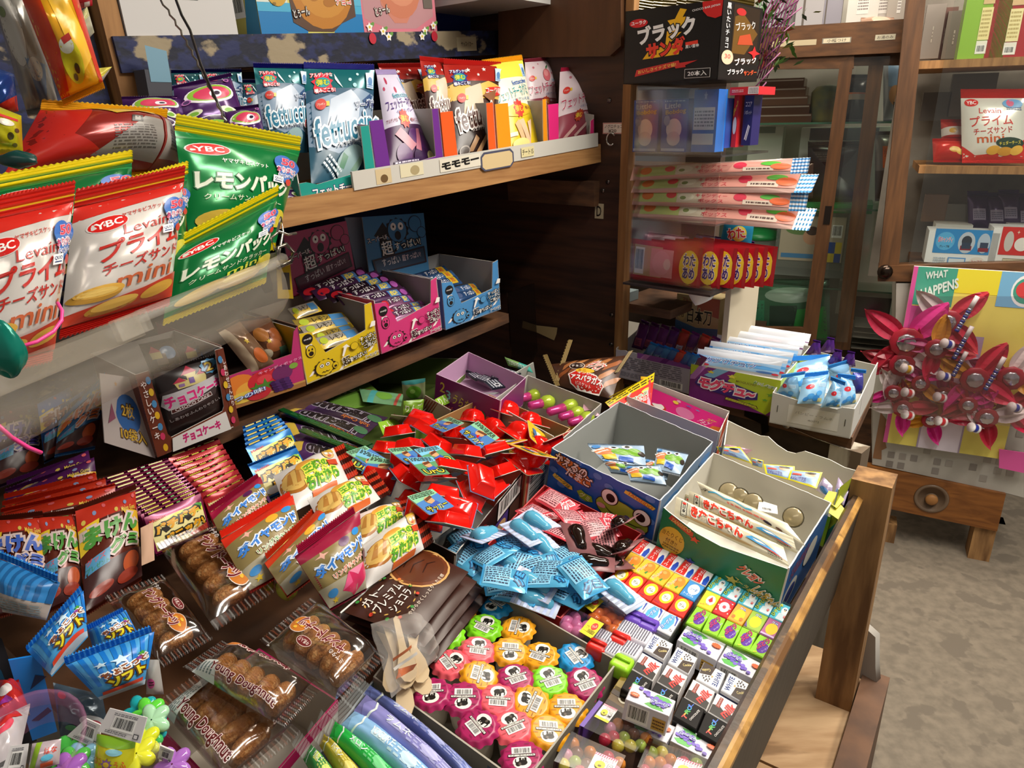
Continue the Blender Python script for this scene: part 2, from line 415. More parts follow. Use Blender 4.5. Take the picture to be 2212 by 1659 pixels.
# left divider post
D0=sh(229,0,-.23)
mb=MB();mb.box(-.008,0,-.5,.014,.25,.6,edgewood,FM(sh(240,60,-.235)));part('divider',mb)
mb=MB();mb.box(-.4,.02,-.5,-.014,.03,.6,navychip,FM(sh(240,60,-.235)));part('left_panel',mb)
# end panel
mp=frame(PB,SA,UP)
e0=(pn(1345,300)-PB).dot(SA);
mb=MB();mb.box(-.5,0,-.52,e0,.018,.9,plywood,mp)
sc=lambda px,py,r,k:(pn(px,py)-PB).dot(SA)*1
part('end_panel',mb)
mb=MB();mb.box(e0-.001,-.003,-.52,e0+.014,.02,.9,edgewood,mp);part('front_edge_strip',mb)
# screws, hooks, patches, small cards on the end panel
def onpanel(px,py):p=pn(px,py);return mp.inverted()@p
def disc(name,px,py,r,key):
 p=onpanel(px,py);mb=MB();mb.lathe([(r,0),(r*.8,.0015),(0.0001,.0016)],key,12);mb.v=[mp@V((p.x+v[0],-v[2],p.z+v[1]))for v in mb.v];part(name,mb,True)
for q in((1238,22),(1311,22),(1286,66),(1316,217),(1313,393),(1302,412),(1321,680),(1320,744)):disc('screw',*q,.0045,'6b6460:m')
for px,py in((1326,73),(1325,300)):
 p=onpanel(px,py);mb=MB();mb.tube([mp@V((p.x+.007*math.cos(a),-.004-.006*math.sin(a*.5),p.z+.010*math.sin(a)))for a in[k*.45+.5 for k in range(12)]],.0017,'b9b4ac:m');part('hook',mb,True)
p=onpanel(1327,277);mb=MB();mb.box(p.x-.022,-.002,p.z-.009,p.x+.022,-.0005,p.z+.009,'e8dccf:p',mp)
fr=AF(mp@V((p.x-.022,-.0022,p.z-.009)),SA,UP)
mb.art([('R',.0005,.0005,.0435,.0175,'c4584a'),('R',.0015,.0015,.0425,.0165,'efe4d8'),('T','ノグロチョコ',.022,.012,.036,.006,'4a3028'),('T','¥20',.02,.005,.016,.005,'4a3028')],fr);part('price_card',mb)
p=onpanel(1295,456);mb=MB();mb.box(p.x-.009,-.0015,p.z-.013,p.x+.009,-.0003,p.z+.013,'b8ab8c:p',mp);mb.art([('T','D',p.x,p.z,.01,.018,'2c241a')],lambda x,y,h:mp@V((x,-.0016-h,y)));part('letter_card',mb)
mb=MB();pts=[(onpanel(x,y).x,onpanel(x,y).z)for x,y in((1130,693),(1160,703),(1204,708),(1202,722),(1197,735),(1160,718),(1128,708))]
mb.prism(pts,0,.0006,'ad9468:p',mp@Matrix(((1,0,0,0),(0,0,-1,0),(0,1,0,0),(0,0,0,1))));part('torn_paper',mb)
# upper stiffener boards on the end panel and the bracket under the middle board
def pboard(name,q,key,y0,y1):
 P=[onpanel(*a)for a in q];mb=MB();mb.prism([(p.x,p.z)for p in P],-y1,-y0,key,mp@Matrix(((1,0,0,0),(0,0,-1,0),(0,1,0,0),(0,0,0,1))));part(name,mb)
pboard('stiffener',[(1086,-200),(1350,-200),(1350,100),(1326,122),(1086,126)],noisy('stained_ply','4a2e18','5e3c22',5,(12,1.2,1.2),.5),-.012,0)
b0=FM(sh(1290,430));mb=MB();mb.box(-.01,.0,-.012,.055,.2,.03,oldwood,b0);part('bracket',mb)
b1=FM(sh(1305,395));mb=MB();mb.box(-.006,-.004,-.002,.05,.03,.02,shelfwood,b1);part('bracket_block',mb)
# lower tier
T0,T1=sh(508,930,-.05),sh(1085,690,-.05);mt=FM(T0,T1-T0);LT=(T1-T0).length
mb=MB();mb.box(-.35,0.012,-.016,LT+.03,.42,0,oldwood,mt);part('lower_board',mb)
mb=MB();mb.prism([(0,0),(.06,0),(.075,.015),(.075,.15),(0,.15)],0,.003,'c8c4c0:c',frame(sh(1105,800,-.10),SDT,SA));part('clear_guard',mb)
# ---------------------------------------------------------------- table
R0,R1=tab(1440,1925,.028),tab(1873,1060,.028)
RD=(R1-R0).normalized();RX=RD.cross(TN).normalized();RL=(R1-R0).length
tb=thing('display_table','old wooden display table with a scuffed dark rail along the aisle','table',Matrix.Translation((R1.x-.3,R1.y-.2,0)))
_t=tb.matrix_world.inverted()
def tpart(name,mb,smooth=False,parent=None):
 mb.v=[tuple(_t@V(v))for v in mb.v];return obj(name,mb,parent or tb,smooth)
rm=frame(R0,RD,TN)
if(rm.to_3x3()@V((0,1,0))).dot(RX)>0:pass
mb=MB();mb.prism([(0,-.14),(0,-.003),(.003,0),(.010,.001),(.013,-.003),(.013,-.14)],0,RL,railwood,rm@Matrix(((0,0,1,0),(1,0,0,0),(0,1,0,0),(0,0,0,1))));tpart('rail',mb)
_e=rm@Matrix(((0,0,1,0),(1,0,0,0),(0,1,0,0),(0,0,0,1)))
mb=MB();mb.prism([(.0055,.0004),(.0055,.0016),(.0105,.0018),(.0135,-.003),(.0125,-.004),(.010,.0006)],.002,RL+.0006,railtop,_e);tpart('rail_top',mb)
mb=MB();mb.prism([(-.0008,-.006),(-.0006,-.001),(.003,.0012),(.0056,.0016),(.0056,.0002),(.003,0.0),(.0004,-.003)],.002,RL+.0006,railedge,_e);tpart('worn_edge',mb)
mb=MB();mb.box(-.1,.0135,-.098,RL+.1,1.05,-.0795,oldwood,rm);tpart('table_top',mb)
mb=MB();P=onp(1889,1042,R1,(RD));mb.box(-.022,-.03,-.60,.022,.012,.012,postwood,frame(P,V((RX.x,RX.y,0)),UP));tpart('corner_post',mb)
mb=MB();mb.box(-.022,-.03,-.60,.022,.012,-.15,postwood,frame(tab(640,1700,-.06),V((RX.x,RX.y,0)),UP));mb2=MB()
# lower boards below the rail
lo=onp(1850,1535,P,RD).z
mb=MB();mb.box(-.05,.03,-.40,RL-.06,.045,-.15,noisy('side_board','7d5836','9b7046',4,(9,1.2,1.2),.65,None,6,.1),rm);tpart('side_board',mb)
fl=frame(V((R0.x,R0.y,lo)),V((RD.x,RD.y,0)),UP)
for i in range(4):mb=MB();mb.box(-.3+i*(RL+.38)/4,-.03,-.02,-.304+(i+1)*(RL+.38)/4,.8,0,palewood,fl);tpart('lower_plank',mb)
mb=MB();mb.box(-.3,-.062,-.28,RL+.04,-.03,.02,oldwood,fl);tpart('lower_rail',mb)
mb=MB();mb.prism([(0,0),(.03,.0),(.045,.03),(.05,.065),(.035,.085),(.012,.075),(.006,.03)],0,.012,'a09a92:p',frame(V((*(fl@V((RL+.02,-.05,0))).xy,lo+.012)),V((RX.x,RX.y,0))*-1+RD*.3,V((RD.x,RD.y,0))));tpart('rag',mb,True)
mb=MB();q=fl@V((RL-.13,-.066,-.04));mb.tube([q+V((.0,0,.012)),q+V((.006,-.006,.008)),q+V((.008,-.008,-.004)),q+V((0.002,-.002,-.012)),q+V((-.003,0,-.006))],.0022,'5a4a3c:m');tpart('iron_hook',mb,True)
# ---------------------------------------------------------------- light and view
def lamp(name,loc,size,power,col=(1,.93,.82),rot=None,sy=None):
 l=bpy.data.lights.new(name,'AREA');l.energy=power;l.color=col;l.size=size
 if sy:l.shape='RECTANGLE';l.size_y=sy
 o=bpy.data.objects.new(name,l);COL.objects.link(o);o.location=loc
 o.rotation_euler=rot or(0,0,0);return o
lamp('tube_and_fill_light',(.76,.70,2.15),1.2,23,(1,.95,.87),sy=.12,rot=(0,0,.9))
lamp('tube_and_fill_light',(.85,1.75,2.5),1.2,30,(1,.9,.76),sy=.15)  # fill light added overhead to brighten the far cabinets
lamp('tube_and_fill_light',(1.45,.65,2.2),1.2,24,(1,.92,.8),sy=.15,rot=(V((.6,1.8,.95))-V((1.45,.65,2.2))).to_track_quat('-Z','Y').to_euler())  # added fill, aimed at the stand and cabinets to brighten them
lamp('tube_and_fill_light',(-.5,-.6,2.45),1.2,4.5,sy=.2)
w=bpy.data.worlds.new('shop_air');SC.world=w;w.use_nodes=True
w.node_tree.nodes['Background'].inputs[0].default_value=(1,.95,.88,1);w.node_tree.nodes['Background'].inputs[1].default_value=.25
SC.view_settings.view_transform='Standard';SC.view_settings.look='None';SC.view_settings.exposure=0;SC.view_settings.gamma=1;SC.view_settings.use_curve_mapping=False
# ================================================================ far cabinets
CX=V((.906,-.423,0)).normalized();CN=V((CX.y,-CX.x,0))
L0=lev(2125,1212,0)
def c2(px,py,off=0):return onp(px,py,L0+CN*off,CN)
mc=frame(L0,CX,UP)
ci=mc.inverted()
def cl(px,py,off=0):return ci@c2(px,py,-off)
def cbox(mb,px0,py0,px1,py1,y0,dep,key,keys=None):
 a,b=cl(px0,py0,y0),cl(px1,py1,y0);mb.box(min(a.x,b.x),y0,min(a.z,b.z),max(a.x,b.x),y0+dep,max(a.z,b.z),key,mc,keys)
def cart(px0,py0,px1,py1,y0):
 a,b=cl(px0,py1,y0),cl(px1,py0,y0);w,h=b.x-a.x,b.z-a.z
 return AF(mc@V((a.x,y0-.0005,a.z)),CX*w,UP*h)
def croot(name,label,cat,px,py,y0=0,group=None):
 p=cl(px,py,y0);return thing(name,label,cat,Matrix.Translation(mc@V((p.x,y0,p.z))),group)
def cp(root,name,mb,smooth=False):
 i=root.matrix_world.inverted();mb.v=[tuple(i@V(v))for v in mb.v];return obj(name,mb,root,smooth)
def quadstile(mb,pts,y0,dep,key):
 P=[cl(x,y,y0)for x,y in pts];mb.prism([(p.x,p.z)for p in P],-y0-dep,-y0,key,mc@Matrix(((1,0,0,0),(0,0,-1,0),(0,1,0,0),(0,0,0,1))))
# ---- right display case standing on the drawer chest
r=croot('display_case','brown wooden glass-fronted display case standing over the little drawer chest','cabinet',2100,600)
mb=MB();quadstile(mb,[(1974,-160),(2016,-160),(1938,608),(1896,608)],0,.05,cabpost);cp(r,'post',mb)
mb=MB();quadstile(mb,[(2442,-160),(2484,-160),(2482,608),(2440,608)],0,.05,cabpost);cp(r,'post',mb)
mb=MB();quadstile(mb,[(1898,575),(2480,560),(2480,612),(1896,608)],-.004,.05,cabwood);cp(r,'bottom_rail',mb)
for y in(140,366):
 mb=MB();a=cl(1985,y,.02);b=cl(2470,y,.02);mb.box(a.x,.02,a.z-.01,b.x,.3,a.z+.009,edgewood,mc);cp(r,'shelf',mb)
mb=MB();a,b=cl(1950,600,.33),cl(2480,-160,.33);mb.box(a.x-.1,.33,a.z,b.x,.34,b.z,noisy('case_back','6a6258','8d857a',6),mc);cp(r,'back_panel',mb)
mb=MB();a,b=cl(1960,585,.012),cl(2480,-160,.012);mb.box(a.x,.012,a.z,b.x,.015,b.z,'fbfdfb:c',mc);cp(r,'glass_pane',mb)
mb=MB();a=cl(1975,588,.02);b=cl(2470,588,.02);mb.box(a.x,.02,a.z-.012,b.x,.33,a.z+.006,cabwood,mc);cp(r,'case_floor',mb)
mb=MB();a=cl(1912,588,-.012);mb.lathe([(.02,0),(.019,.008),(.008,.012),(.0001,.013)],'3a2f28:m',14,(0,0,0));mb.v=[tuple(mc@V((a.x+v[0],-.006-v[2],a.z+v[1])))for v in mb.v];cp(r,'corner_boss',mb,True)
def cthing(name,label,cat,px0,py0,px1,py1,y0,dep,key,art=None,W=100,H=100,group=None,keys=None,part=None):
 mb=MB();cbox(mb,px0,py0,px1,py1,y0,dep,key,keys)
 if art:mb.art(art,(lambda f:(lambda x,y,h:f(x/W,y/H,h)))(cart(px0,py0,px1,py1,y0)))
 a,b=cl(px0,py1,y0),cl(px1,py1,y0);o=mc@V(((a.x+b.x)/2,y0+dep/2,a.z));mb.v=[tuple(V(v)-o)for v in mb.v]
 return obj(name,mb,m=Matrix.Translation(o),label=label,cat=cat,group=group)
def cbag(name,label,cat,px0,py0,px1,py1,y0,body,art=(),W=100,H=100,group=None,bul=.02,lean=.03,**k):
 q=[mc@V((p.x,y,p.z))for p,y in((cl(px0,py0,y0),y0+lean),(cl(px1,py0,y0),y0+lean),(cl(px1,py1,y0),y0),(cl(px0,py1,y0),y0))]
 return bag(name,label,cat,q,body,art,W,H,group,bulge=bul,**k)
levart=[('P',[(0,0),(100,0),(100,34),(60,10),(20,6),(0,22)],'d02a20'),('E',16,92,11,6.5,'d62018'),('T','YBC',16,92,15,6,'ffffff'),('T','Levain',44,78,34,9,'c42a20'),
          ('T','プライム',46,62,66,17,'c8281e',.06),('T','チーズサンド',48,46,60,11,'b8281e',.08),('T','mini',44,33,42,13,'c85a28',.05),('E',74,26,22,9,'203a2c'),('T','チェダーチーズ',74,26,34,6,'e8d24a',.1),
          ('E',48,14,11,7,'e0a838',.3),('E',66,12,12,7,'d89a30',.1),('E',84,14,11,7,'e4b044',.5),('E',80,90,16,8,'6fa6d8'),('E',76,91,6,6,'d8668a'),('L',70,79,24,6,2,'5a6a9a')]
cbag('snack_bag','white and red cheese cracker bag standing in the right display case','snack bag',2078,192,2218,352,.05,'f0ece4:f',levart,sealk='c02018:f',seals=(.12,.05),botk='c82a20:f')
cbag('snack_bag','red snack bag lying on its side behind the cracker bag in the case','snack bag',2034,258,2092,310,.10,'b82a22:f',[('R',0,20,100,60,'d8ccc4'),('E',40,40,14,12,'d0a040')],seals=(.1,.1))
cbag('snack_bag','red snack bag lowest of the pair lying in the display case','snack bag',2016,300,2092,350,.06,'c22a20:f',[('E',60,40,16,14,'d0a040'),('E',80,30,16,14,'d8b050')],seals=(.1,.1))
cthing('carton','blue and white candy carton with pictures of tank engines in the display case','box',2008,498,2146,574,.03,.09,'f0f0f0:g',
       [('R',0,36,100,100,'2a8cd0'),('E',20,68,17,24,'5ab4e8'),('T','超キャンディ',20,72,26,14,'e85a78',0,'ffffff',.04),('T','グレープ味',20,54,18,7,'303848'),('E',58,66,15,28,'c4ccd8'),('R',48,46,68,58,'8a2030'),('E',58,70,9,14,'2c3440'),('R',50,50,66,66,'2a3a52'),
  ('E',88,66,11,26,'b8c8dc'),('R',80,44,98,54,'8a2030'),('R',82,54,96,68,'2e3c58'),('R',30,6,62,26,'5a9ad8'),('R',32,9,60,23,'dfe8f0'),('E',82,18,13,12,'e8e0d8'),('T','トーマス',82,18,18,8,'c03040'),('L',4,8,22,18,3,'a8b8c8')])
cthing('carton','red and white carton beside the blue engine carton','box',2148,492,2240,580,.03,.09,'f0eeee:g',
       [('R',0,34,100,100,'d42420'),('E',26,66,14,24,'cfc8c4'),('E',66,60,22,16,'f0ece8'),('R',18,6,92,26,'8a8268'),('R',19,8,91,24,'d8d0b4'),('T','のどやけ',55,16,60,13,'3a3428'),('S',50,88,5,'f8e8d0',4,.3),('S',80,82,5,'f8e8d0',4,.3)])
cthing('carton','plain white carton standing behind the blue engine carton','box',2022,484,2100,500,.16,.08,'e4e2dc:p')
cthing('carton','small white carton standing behind the red carton','box',2178,484,2225,500,.16,.06,'e8e4e0:p',[('R',30,20,80,40,'c86070')])
for i,(a,b,c)in enumerate(((2092,415,2),(2130,418,1),(2160,412,0),(2195,420,1))):
 cbag('candy_bag','purple candy bag, %s of four at the back of the lowest case shelf'%('leftmost','second from left','third from left','rightmost')[i],'candy bag',a,b,a+46,b+84,.2,'4a2e62:f',[('R',20,20,80,55,'a89cb8'),('L',25,25,50,24,4,'5a5070')],group='purple bags in the display case',seals=(.1,.1))
cthing('carton','tall cream box with green edges on the top case shelf','box',2100,-60,2166,124,.03,.07,'8fb83c:g',[('R',10,4,86,20,'eae6da'),('B',16,5,62,10),('R',10,21,88,60,'ecdca0'),('L',16,24,60,34,7,'b8a468'),('R',10,64,88,100,'d8b888'),('E',62,84,12,5,'3a2c24'),('E',62,80,10,5,'e0b088')],100,100)
cthing('carton','tall cream box with red edges on the top case shelf','box',2160,-60,2232,126,.03,.07,'a82830:g',[('R',8,4,88,19,'e8e2d8'),('B',14,5,66,9),('R',10,20,90,59,'ecdfa8'),('L',16,23,64,34,7,'b8a468'),('R',10,63,90,100,'d8b488'),('E',50,84,12,5,'3a2c24'),('E',50,80,10,5,'e0b088')])
for i,(x,c,d)in enumerate(((2004,'8a8078',.2),(2030,'6a4a42',.22),(2050,'7a7268',.2),(2072,'96705c',.22))):
 cthing('packet','dim brownish packet at the back of the top case shelf, %s'%('leftmost of four','second of four','third of four','last before the green-edged box')[i],'packet',x,10+i*7,x+22,126,d,.04,c+':g',[('R',10,30,90,60,'b8aea0'),('L',20,35,60,20,3,'6a6058')],group='packets on the top case shelf')
for i,(x,y,w,h,c)in enumerate(((2000,420,40,60,'8a6a52'),(2046,440,40,44,'7c7468'),(1996,200,50,60,'5c544c'),(2060,160,80,90,'6c645c'))):
 cthing('packet',('brown packet at the left end of the lowest case shelf','grey packet left of the purple bags','dark grey packet behind the red snack bags','broad grey packet behind the white cracker bag')[i],'packet',x,y,x+w,y+h,.24,.03,c+':g')
# ---- drawer chest
r=croot('drawer_chest','small old chest covered in grey checked paper with a wooden drawer and round recessed knob','chest',2030,1210)
tile=noisy('checked_paper','a8a49a','bab6ac',5);nt=tile.node_tree
ck=nt.nodes.new('ShaderNodeTexBrick')
mb=MB();quadstile(mb,[(1936,612),(2212,612),(2212,1075),(2170,1064),(1884,1003),(1886,860),(1932,850)],0,.32,tile)
rr=random.Random(11)
f=lambda x,y,h:mc@V((cl(1886,1003).x+x,-.0006-h,cl(1886,1003).z+y))
it=[]
for i in range(15):
 for j in range(9):
  if rr.random()<.36:it.append(('R',i*.03+.004,j*.03-.03+.03,i*.03+.022,j*.03+.02,rr.choice(('86807a','948e86','7e7872','9a958c'))))
mb.art([x for x in it if x[1]<.39],f,dz=.00001)
mb.art([('P',[(-.004,.02),(.02,.02),(.016,.05),(.028,.06),(.018,.09),(.03,.12),(.014,.15),(-.004,.17)],'8a6242')],f)
cp(r,'body',mb)
mb=MB();P=[(1871,1006),(2173,1068),(2154,1148),(1905,1096)]
quadstile(mb,P,-.012,.03,noisy('varnished_drawer','6e4018','8e5826',4,(2,1,9),.35,None,4,.05,.35,.65,1.5));d=cp(r,'drawer',mb)
a=cl(2012,1077,-.012);mb=MB()
mb.lathe([(.046,0),(.044,.004),(.038,.002),(.03,-.006),(.018,-.008),(.017,.004),(.012,.01),(.0001,.011)],'6e5a48',28);mb.m=[m for m in mb.m]
mb.v=[tuple(r.matrix_world.inverted()@(mc@V((a.x+v[0],-.012-v[2]-.0005,a.z+v[1]))))for v in mb.v];obj('ring_pull',mb,d,True)
mb=MB();mb.lathe([(.0165,0),(.0165,.010),(.012,.014),(.0001,.015)],noisy('knob_wood','8a5a2c','a5723c',9),18);mb.v=[tuple(r.matrix_world.inverted()@(mc@V((a.x+v[0],-.013-v[2],a.z+v[1]))))for v in mb.v];obj('knob',mb,d,True)
for i,x in enumerate((2105,1893)):
 mb=MB();a=cl(x,1140,0);mb.box(a.x,.0,0,a.x+.055,.06,a.z+.02,postwood,mc);cp(r,'leg',mb)
mb=MB();a=cl(2130,1140,0.26);mb.box(a.x,.26,0,a.x+.05,.31,a.z+.02,postwood,mc);cp(r,'leg',mb)
# ---- sliding glass cabinet further back
CO=.42
r=croot('glass_cabinet','dark brown cabinet with two sliding glass doors behind the table','cabinet',1760,755,CO)
mb=MB();cbox(mb,1560,66,1972,112,CO,.05,cabwood)
mb.art([('R',.28,.2,.52,.72,'c4b494'),('R',.55,.25,.7,.75,'8a8478'),('R',.556,.3,.694,.7,'d8ccb0'),('T','小幡つけ',.625,.5,.1,.3,'5a5048'),('R',.82,.3,.92,.8,'c8c0a8'),('T','お湯のみ',.87,.55,.08,.3,'5a5048')],cart(1560,66,1972,112,CO));cp(r,'top_beam',mb)
for nm,q,y in(('door_one',[(1560,114),(1846,112),(1844,148),(1560,150)],CO+.012),('door_two',[(1840,112),(1985,112),(1985,140),(1840,142)],CO+.035)):
 mb=MB();quadstile(mb,q,y,.02,cabwood)
 if nm=='door_one':quadstile(mb,[(1814,140),(1846,112),(1760,756),(1728,756)],y-.001,.022,cabpost);quadstile(mb,[(1500,705),(1740,708),(1736,760),(1500,758)],y,.02,cabwood)
 else:quadstile(mb,[(1880,112),(1912,112),(1836,756),(1802,756)],y,.02,cabpost)
 dd=cp(r,'sliding_door',mb)
 mb=MB();cbox(mb,*((1500,140,1830,740)if nm=='door_one' else(1850,140,1960,740)),y+.008,.003,'fbfdfb:c');mb.v=[tuple(r.matrix_world.inverted()@V(v))for v in mb.v];obj('glass_pane',mb,dd)
 if nm=='door_one':
  mb=MB();cbox(mb,1783,445,1792,485,y-.003,.003,'1c1410');mb.v=[tuple(r.matrix_world.inverted()@V(v))for v in mb.v];obj('finger_pull',mb,dd)
for y in(268,440,600):
 mb=MB();a,b=cl(1480,y,CO+.08),cl(1990,y,CO+.08);mb.box(a.x,CO+.08,a.z-.006,b.x,CO+.42,a.z,'e8f6ee:c',mc,keys=[None,None,'3f6a54',None,None,None]);cp(r,'glass_shelf',mb)
mb=MB();cbox(mb,1450,-60,2060,780,CO+.44,.02,noisy('cabinet_back','b4aea2','c8c2b6',3));cp(r,'back_panel',mb)
mb=MB();cbox(mb,1450,752,1960,1300,CO+.01,.4,oldwood);cp(r,'cabinet_base',mb)
Y=CO+.1
rr=random.Random(5)
for i in range(5):
 cthing('brown_pack','flat brown pack in clear film, %s of the stack on the upper glass shelf'%('lowest','second','third','fourth','topmost')[i],'packet',1630+i*3,247-i*19,1752-i*4,264-i*19,Y+.04,.14,('6a4a3a','5c4034','745444')[i%3]+':f',[('R',0,80,100,100,'a89a90')],group='stack of brown packs')
def canister(name,label,cat,px,py0,py1,y,prof,key,n=20,group=None,top=None):
 a,b=cl(px,py1,y),cl(px,py0,y);h=b.z-a.z;mb=MB();mb.lathe([(q*h,z*h)for q,z in prof],key,n);
 return obj(name,mb,None,True,Matrix.Translation(mc@V((a.x,y+prof[0][0]*h,a.z))),label,cat,group)
canister('tea_jar','olive patterned pot on the upper glass shelf','jar',1778,182,264,Y+.03,[(.36,0),(.42,.1),(.42,.8),(.3,.95),(.0001,1)],noisy('pot_glaze','4a5648','8a7e3c',12))
cbag('dark_bag','black bag with an orange stripe behind the sliding door stile','packet',1822,160,1880,264,Y+.04,'241d1e:f',[('R',0,45,100,60,'b8a08c'),('R',0,58,100,62,'d06a30')],seals=(.06,.05))
cbag('clear_bag','clear bag of pale cracker pieces on the upper glass shelf','packet',1908,110,1962,262,Y+.03,'b0b4bc:f',[('R',20,50,80,100,'8fb0d0'),('E',50,36,28,16,'d09a68'),('R',40,0,100,26,'3a302c')],seals=(.05,.03))
cthing('carton','white box with grey lid behind the dark standing bag','box',1732,276,1900,436,Y+.16,.1,'f0eee6:p',[('R',0,84,100,100,'70787c')])
cthing('carton','cream box at the left end of the middle glass shelf','box',1620,274,1676,436,Y+.14,.1,'e0e0d4:p',[('R',0,92,100,100,'8a9288')])
cbag('dark_bag','tall black bag pinched in the middle on the middle glass shelf','packet',1744,306,1862,436,Y+.04,'2a2422:f',[('R',6,72,60,92,'4a423e'),('L',10,75,44,14,3,'6a625c')],seals=(.1,.06),extra=lambda u,v:-.02*math.sin(v*PI))
cbag('clear_bag','clear twisted bag of brown sweets lying on the middle glass shelf','packet',1650,350,1756,428,Y+.03,'6a5048:f',[('E',74,50,20,24,'b8a8a4'),('S',80,60,10,'e8dcd8',4,.3)],seals=(.05,.05),amp=.008)
cbag('clear_bag','clear bag of dark sweets with an orange label on the middle glass shelf','packet',1890,284,1946,434,Y+.03,'988a88:f',[('R',0,0,100,44,'5a4440'),('R',30,48,62,82,'d86a38'),('T','小玉\n小',46,65,22,26,'3a241c')],seals=(.05,.03))
# clear tank with the green lid
r=croot('plastic_tank','clear plastic case with a green lid and a printed picture label','case',1775,575,Y)
a,b=cl(1662,592,Y),cl(1880,462,Y)
mb=MB();mb.box(a.x+.01,Y,a.z,b.x-.01,Y+.16,b.z,'d2dcd6:h',mc);cp(r,'tank',mb)
mb=MB();mb.box(a.x-.004,Y-.008,b.z,b.x+.004,Y+.168,b.z+.03,'1f8a48',mc)
mb.art([('R',.25,.2,.75,.5,'b8d4bc')],AF(mc@V((a.x,Y-.009,b.z)),CX*(b.x-a.x),UP*.03));cp(r,'lid',mb)
mb=MB();f=cart(1680,470,1830,560,Y-.001)
mb.art([('R',0,0,1,1,'b8ac98'),('E',.3,.7,.22,.12,'6a8a54'),('E',.5,.55,.14,.18,'c89a7c'),('E',.5,.68,.1,.1,'4a3830'),('R',.04,.06,.8,.16,'4a86b8'),('R',.78,.2,.88,.45,'3a5aa0'),('R',.88,.2,.98,.45,'d8c048'),('R',.78,.0,.88,.2,'d8c048'),('R',.88,.0,.98,.2,'3a5aa0'),('B',.8,.55,.16,.28)],f);cp(r,'picture_label',mb)
r=croot('tub','round tub with a green lid on the lower glass shelf','tub',1620,592,Y+.02)
a,b=cl(1622,592,Y+.02),cl(1622,520,Y+.02);h=b.z-a.z
mb=MB();mb.lathe([(.06,0),(.075,h)],'cfd8d2:h',24,(a.x,Y+.1,a.z));mb.v=[tuple(mc@V(v))for v in mb.v];cp(r,'tub_body',mb,True)
mb=MB();mb.lathe([(.08,0),(.08,.012),(.07,.026),(.03,.036),(.0001,.038)],'1f8a48',24,(a.x,Y+.1,b.z));mb.v=[tuple(mc@V(v))for v in mb.v];cp(r,'lid',mb,True)
cbag('wrapped_bundle','green plastic toys wrapped in clear film at the bottom of the glass cabinet','packet',1596,606,1792,744,Y+.01,'3f6a50:f',[('R',5,5,30,70,'2f7a58'),('R',36,20,66,62,'22382c'),('P',[(60,10),(66,56),(96,60),(98,8)],'2a8a3c'),('R',26,4,40,24,'c0c8c0'),('E',60,78,30,12,'8aa090')],bul=.05,amp=.012,seals=(.02,.02))
cthing('carton','white carton with a black band in the lower right of the glass cabinet','box',1836,450,1960,690,Y+.12,.1,'f0ece0:p',[('R',0,0,100,22,'201c1a'),('R',0,22,100,26,'8a867c')])
for i in range(5):cthing('magazine','magazine in clear film, %s of the pile on the cabinet floor'%('lowest','second','third','fourth','topmost')[i],'magazine',1838+i*2,752-i*12,1962-i*3,763-i*12,Y-.02+.01*(i%2),.2,('a8a49c','8e8a82','b4b0a8')[i%3]+':f',group='magazines on the cabinet floor')
cthing('paper_block','brown wooden block standing at the bottom of the glass cabinet','block',1588,692,1650,742,CO+.03,.03,oldwood)
for i,(x,w,c)in enumerate(((1648,40,'a8a8ac'),(1692,34,'8e8a88'),(1730,44,'b0acae'),(1778,36,'9a96a0'),(1842,50,'e0dcd4'),(1888,44,'d0c8c0'),(1930,30,'b8aea4'))):
 cthing('packet','pale %s above the cabinet beam, %s'%('paper packet' if i<4 else 'price-tagged packet',('leftmost of seven','second of seven','third of seven','fourth of seven','fifth of seven','sixth of seven','rightmost of seven')[i]),'packet',x,-70,x+w,62,Y+.02+.02*(i%2),.05,c+':g',[('R',10,20+i,90,45+i*2,'ece8e2'),('L',15,30,70,20,4,'8a7c78'),('R',30,60,50,80,'b07068')]if i>3 else[('R',0,0,16,100,'6a625c')],group='packets above the cabinet beam')
cbag('clear_bag','shiny bag of pink sweets lying in front of the packets above the beam','packet',1860,36,1932,64,Y-.01,'d0a890:f',[('E',60,50,30,30,'e8c8b0')],seals=(.05,.05),amp=.006)
# ================================================================ board with pinwheels and its poster
r=croot('poster_board','pink and green picture board reading happen, hung under the display case','board',2080,800,-.03)
a=cl(1928,835,-.02);b=cl(2260,590,-.02);w_,h_=b.x-a.x,b.z-a.z
mb=MB();mb.box(a.x,-.028,a.z-.12,b.x,-.02,b.z,'f0e4d8:p',mc)
f=AF(mc@V((a.x,-.0282,a.z)),CX*(w_/330),UP*(h_/245))
mb.art([('R',0,-120,330,245,'e9dc6a'),('R',0,-120,12,245,'d8589c'),('R',12,172,115,245,'4aa088'),('R',12,40,95,170,'c05490'),('R',115,200,330,245,'e8d83c'),('R',224,180,330,245,'7ab4d8'),('E',292,212,37,30,'f0f0f0'),('E',292,212,32,24,'4aa088'),('E',292,214,26,16,'d84848'),('R',95,-120,215,120,'b0a0b8'),('R',100,-120,210,80,'e4dce8'),
  ('T','WHAT',62,232,56,14,'d8e4dc',.12,None,0,.03),('T','HAPPENS',76,206,96,20,'d8e4dc',.28,None,0,.03)],f,dz=.0002);cp(r,'printed_board',mb)
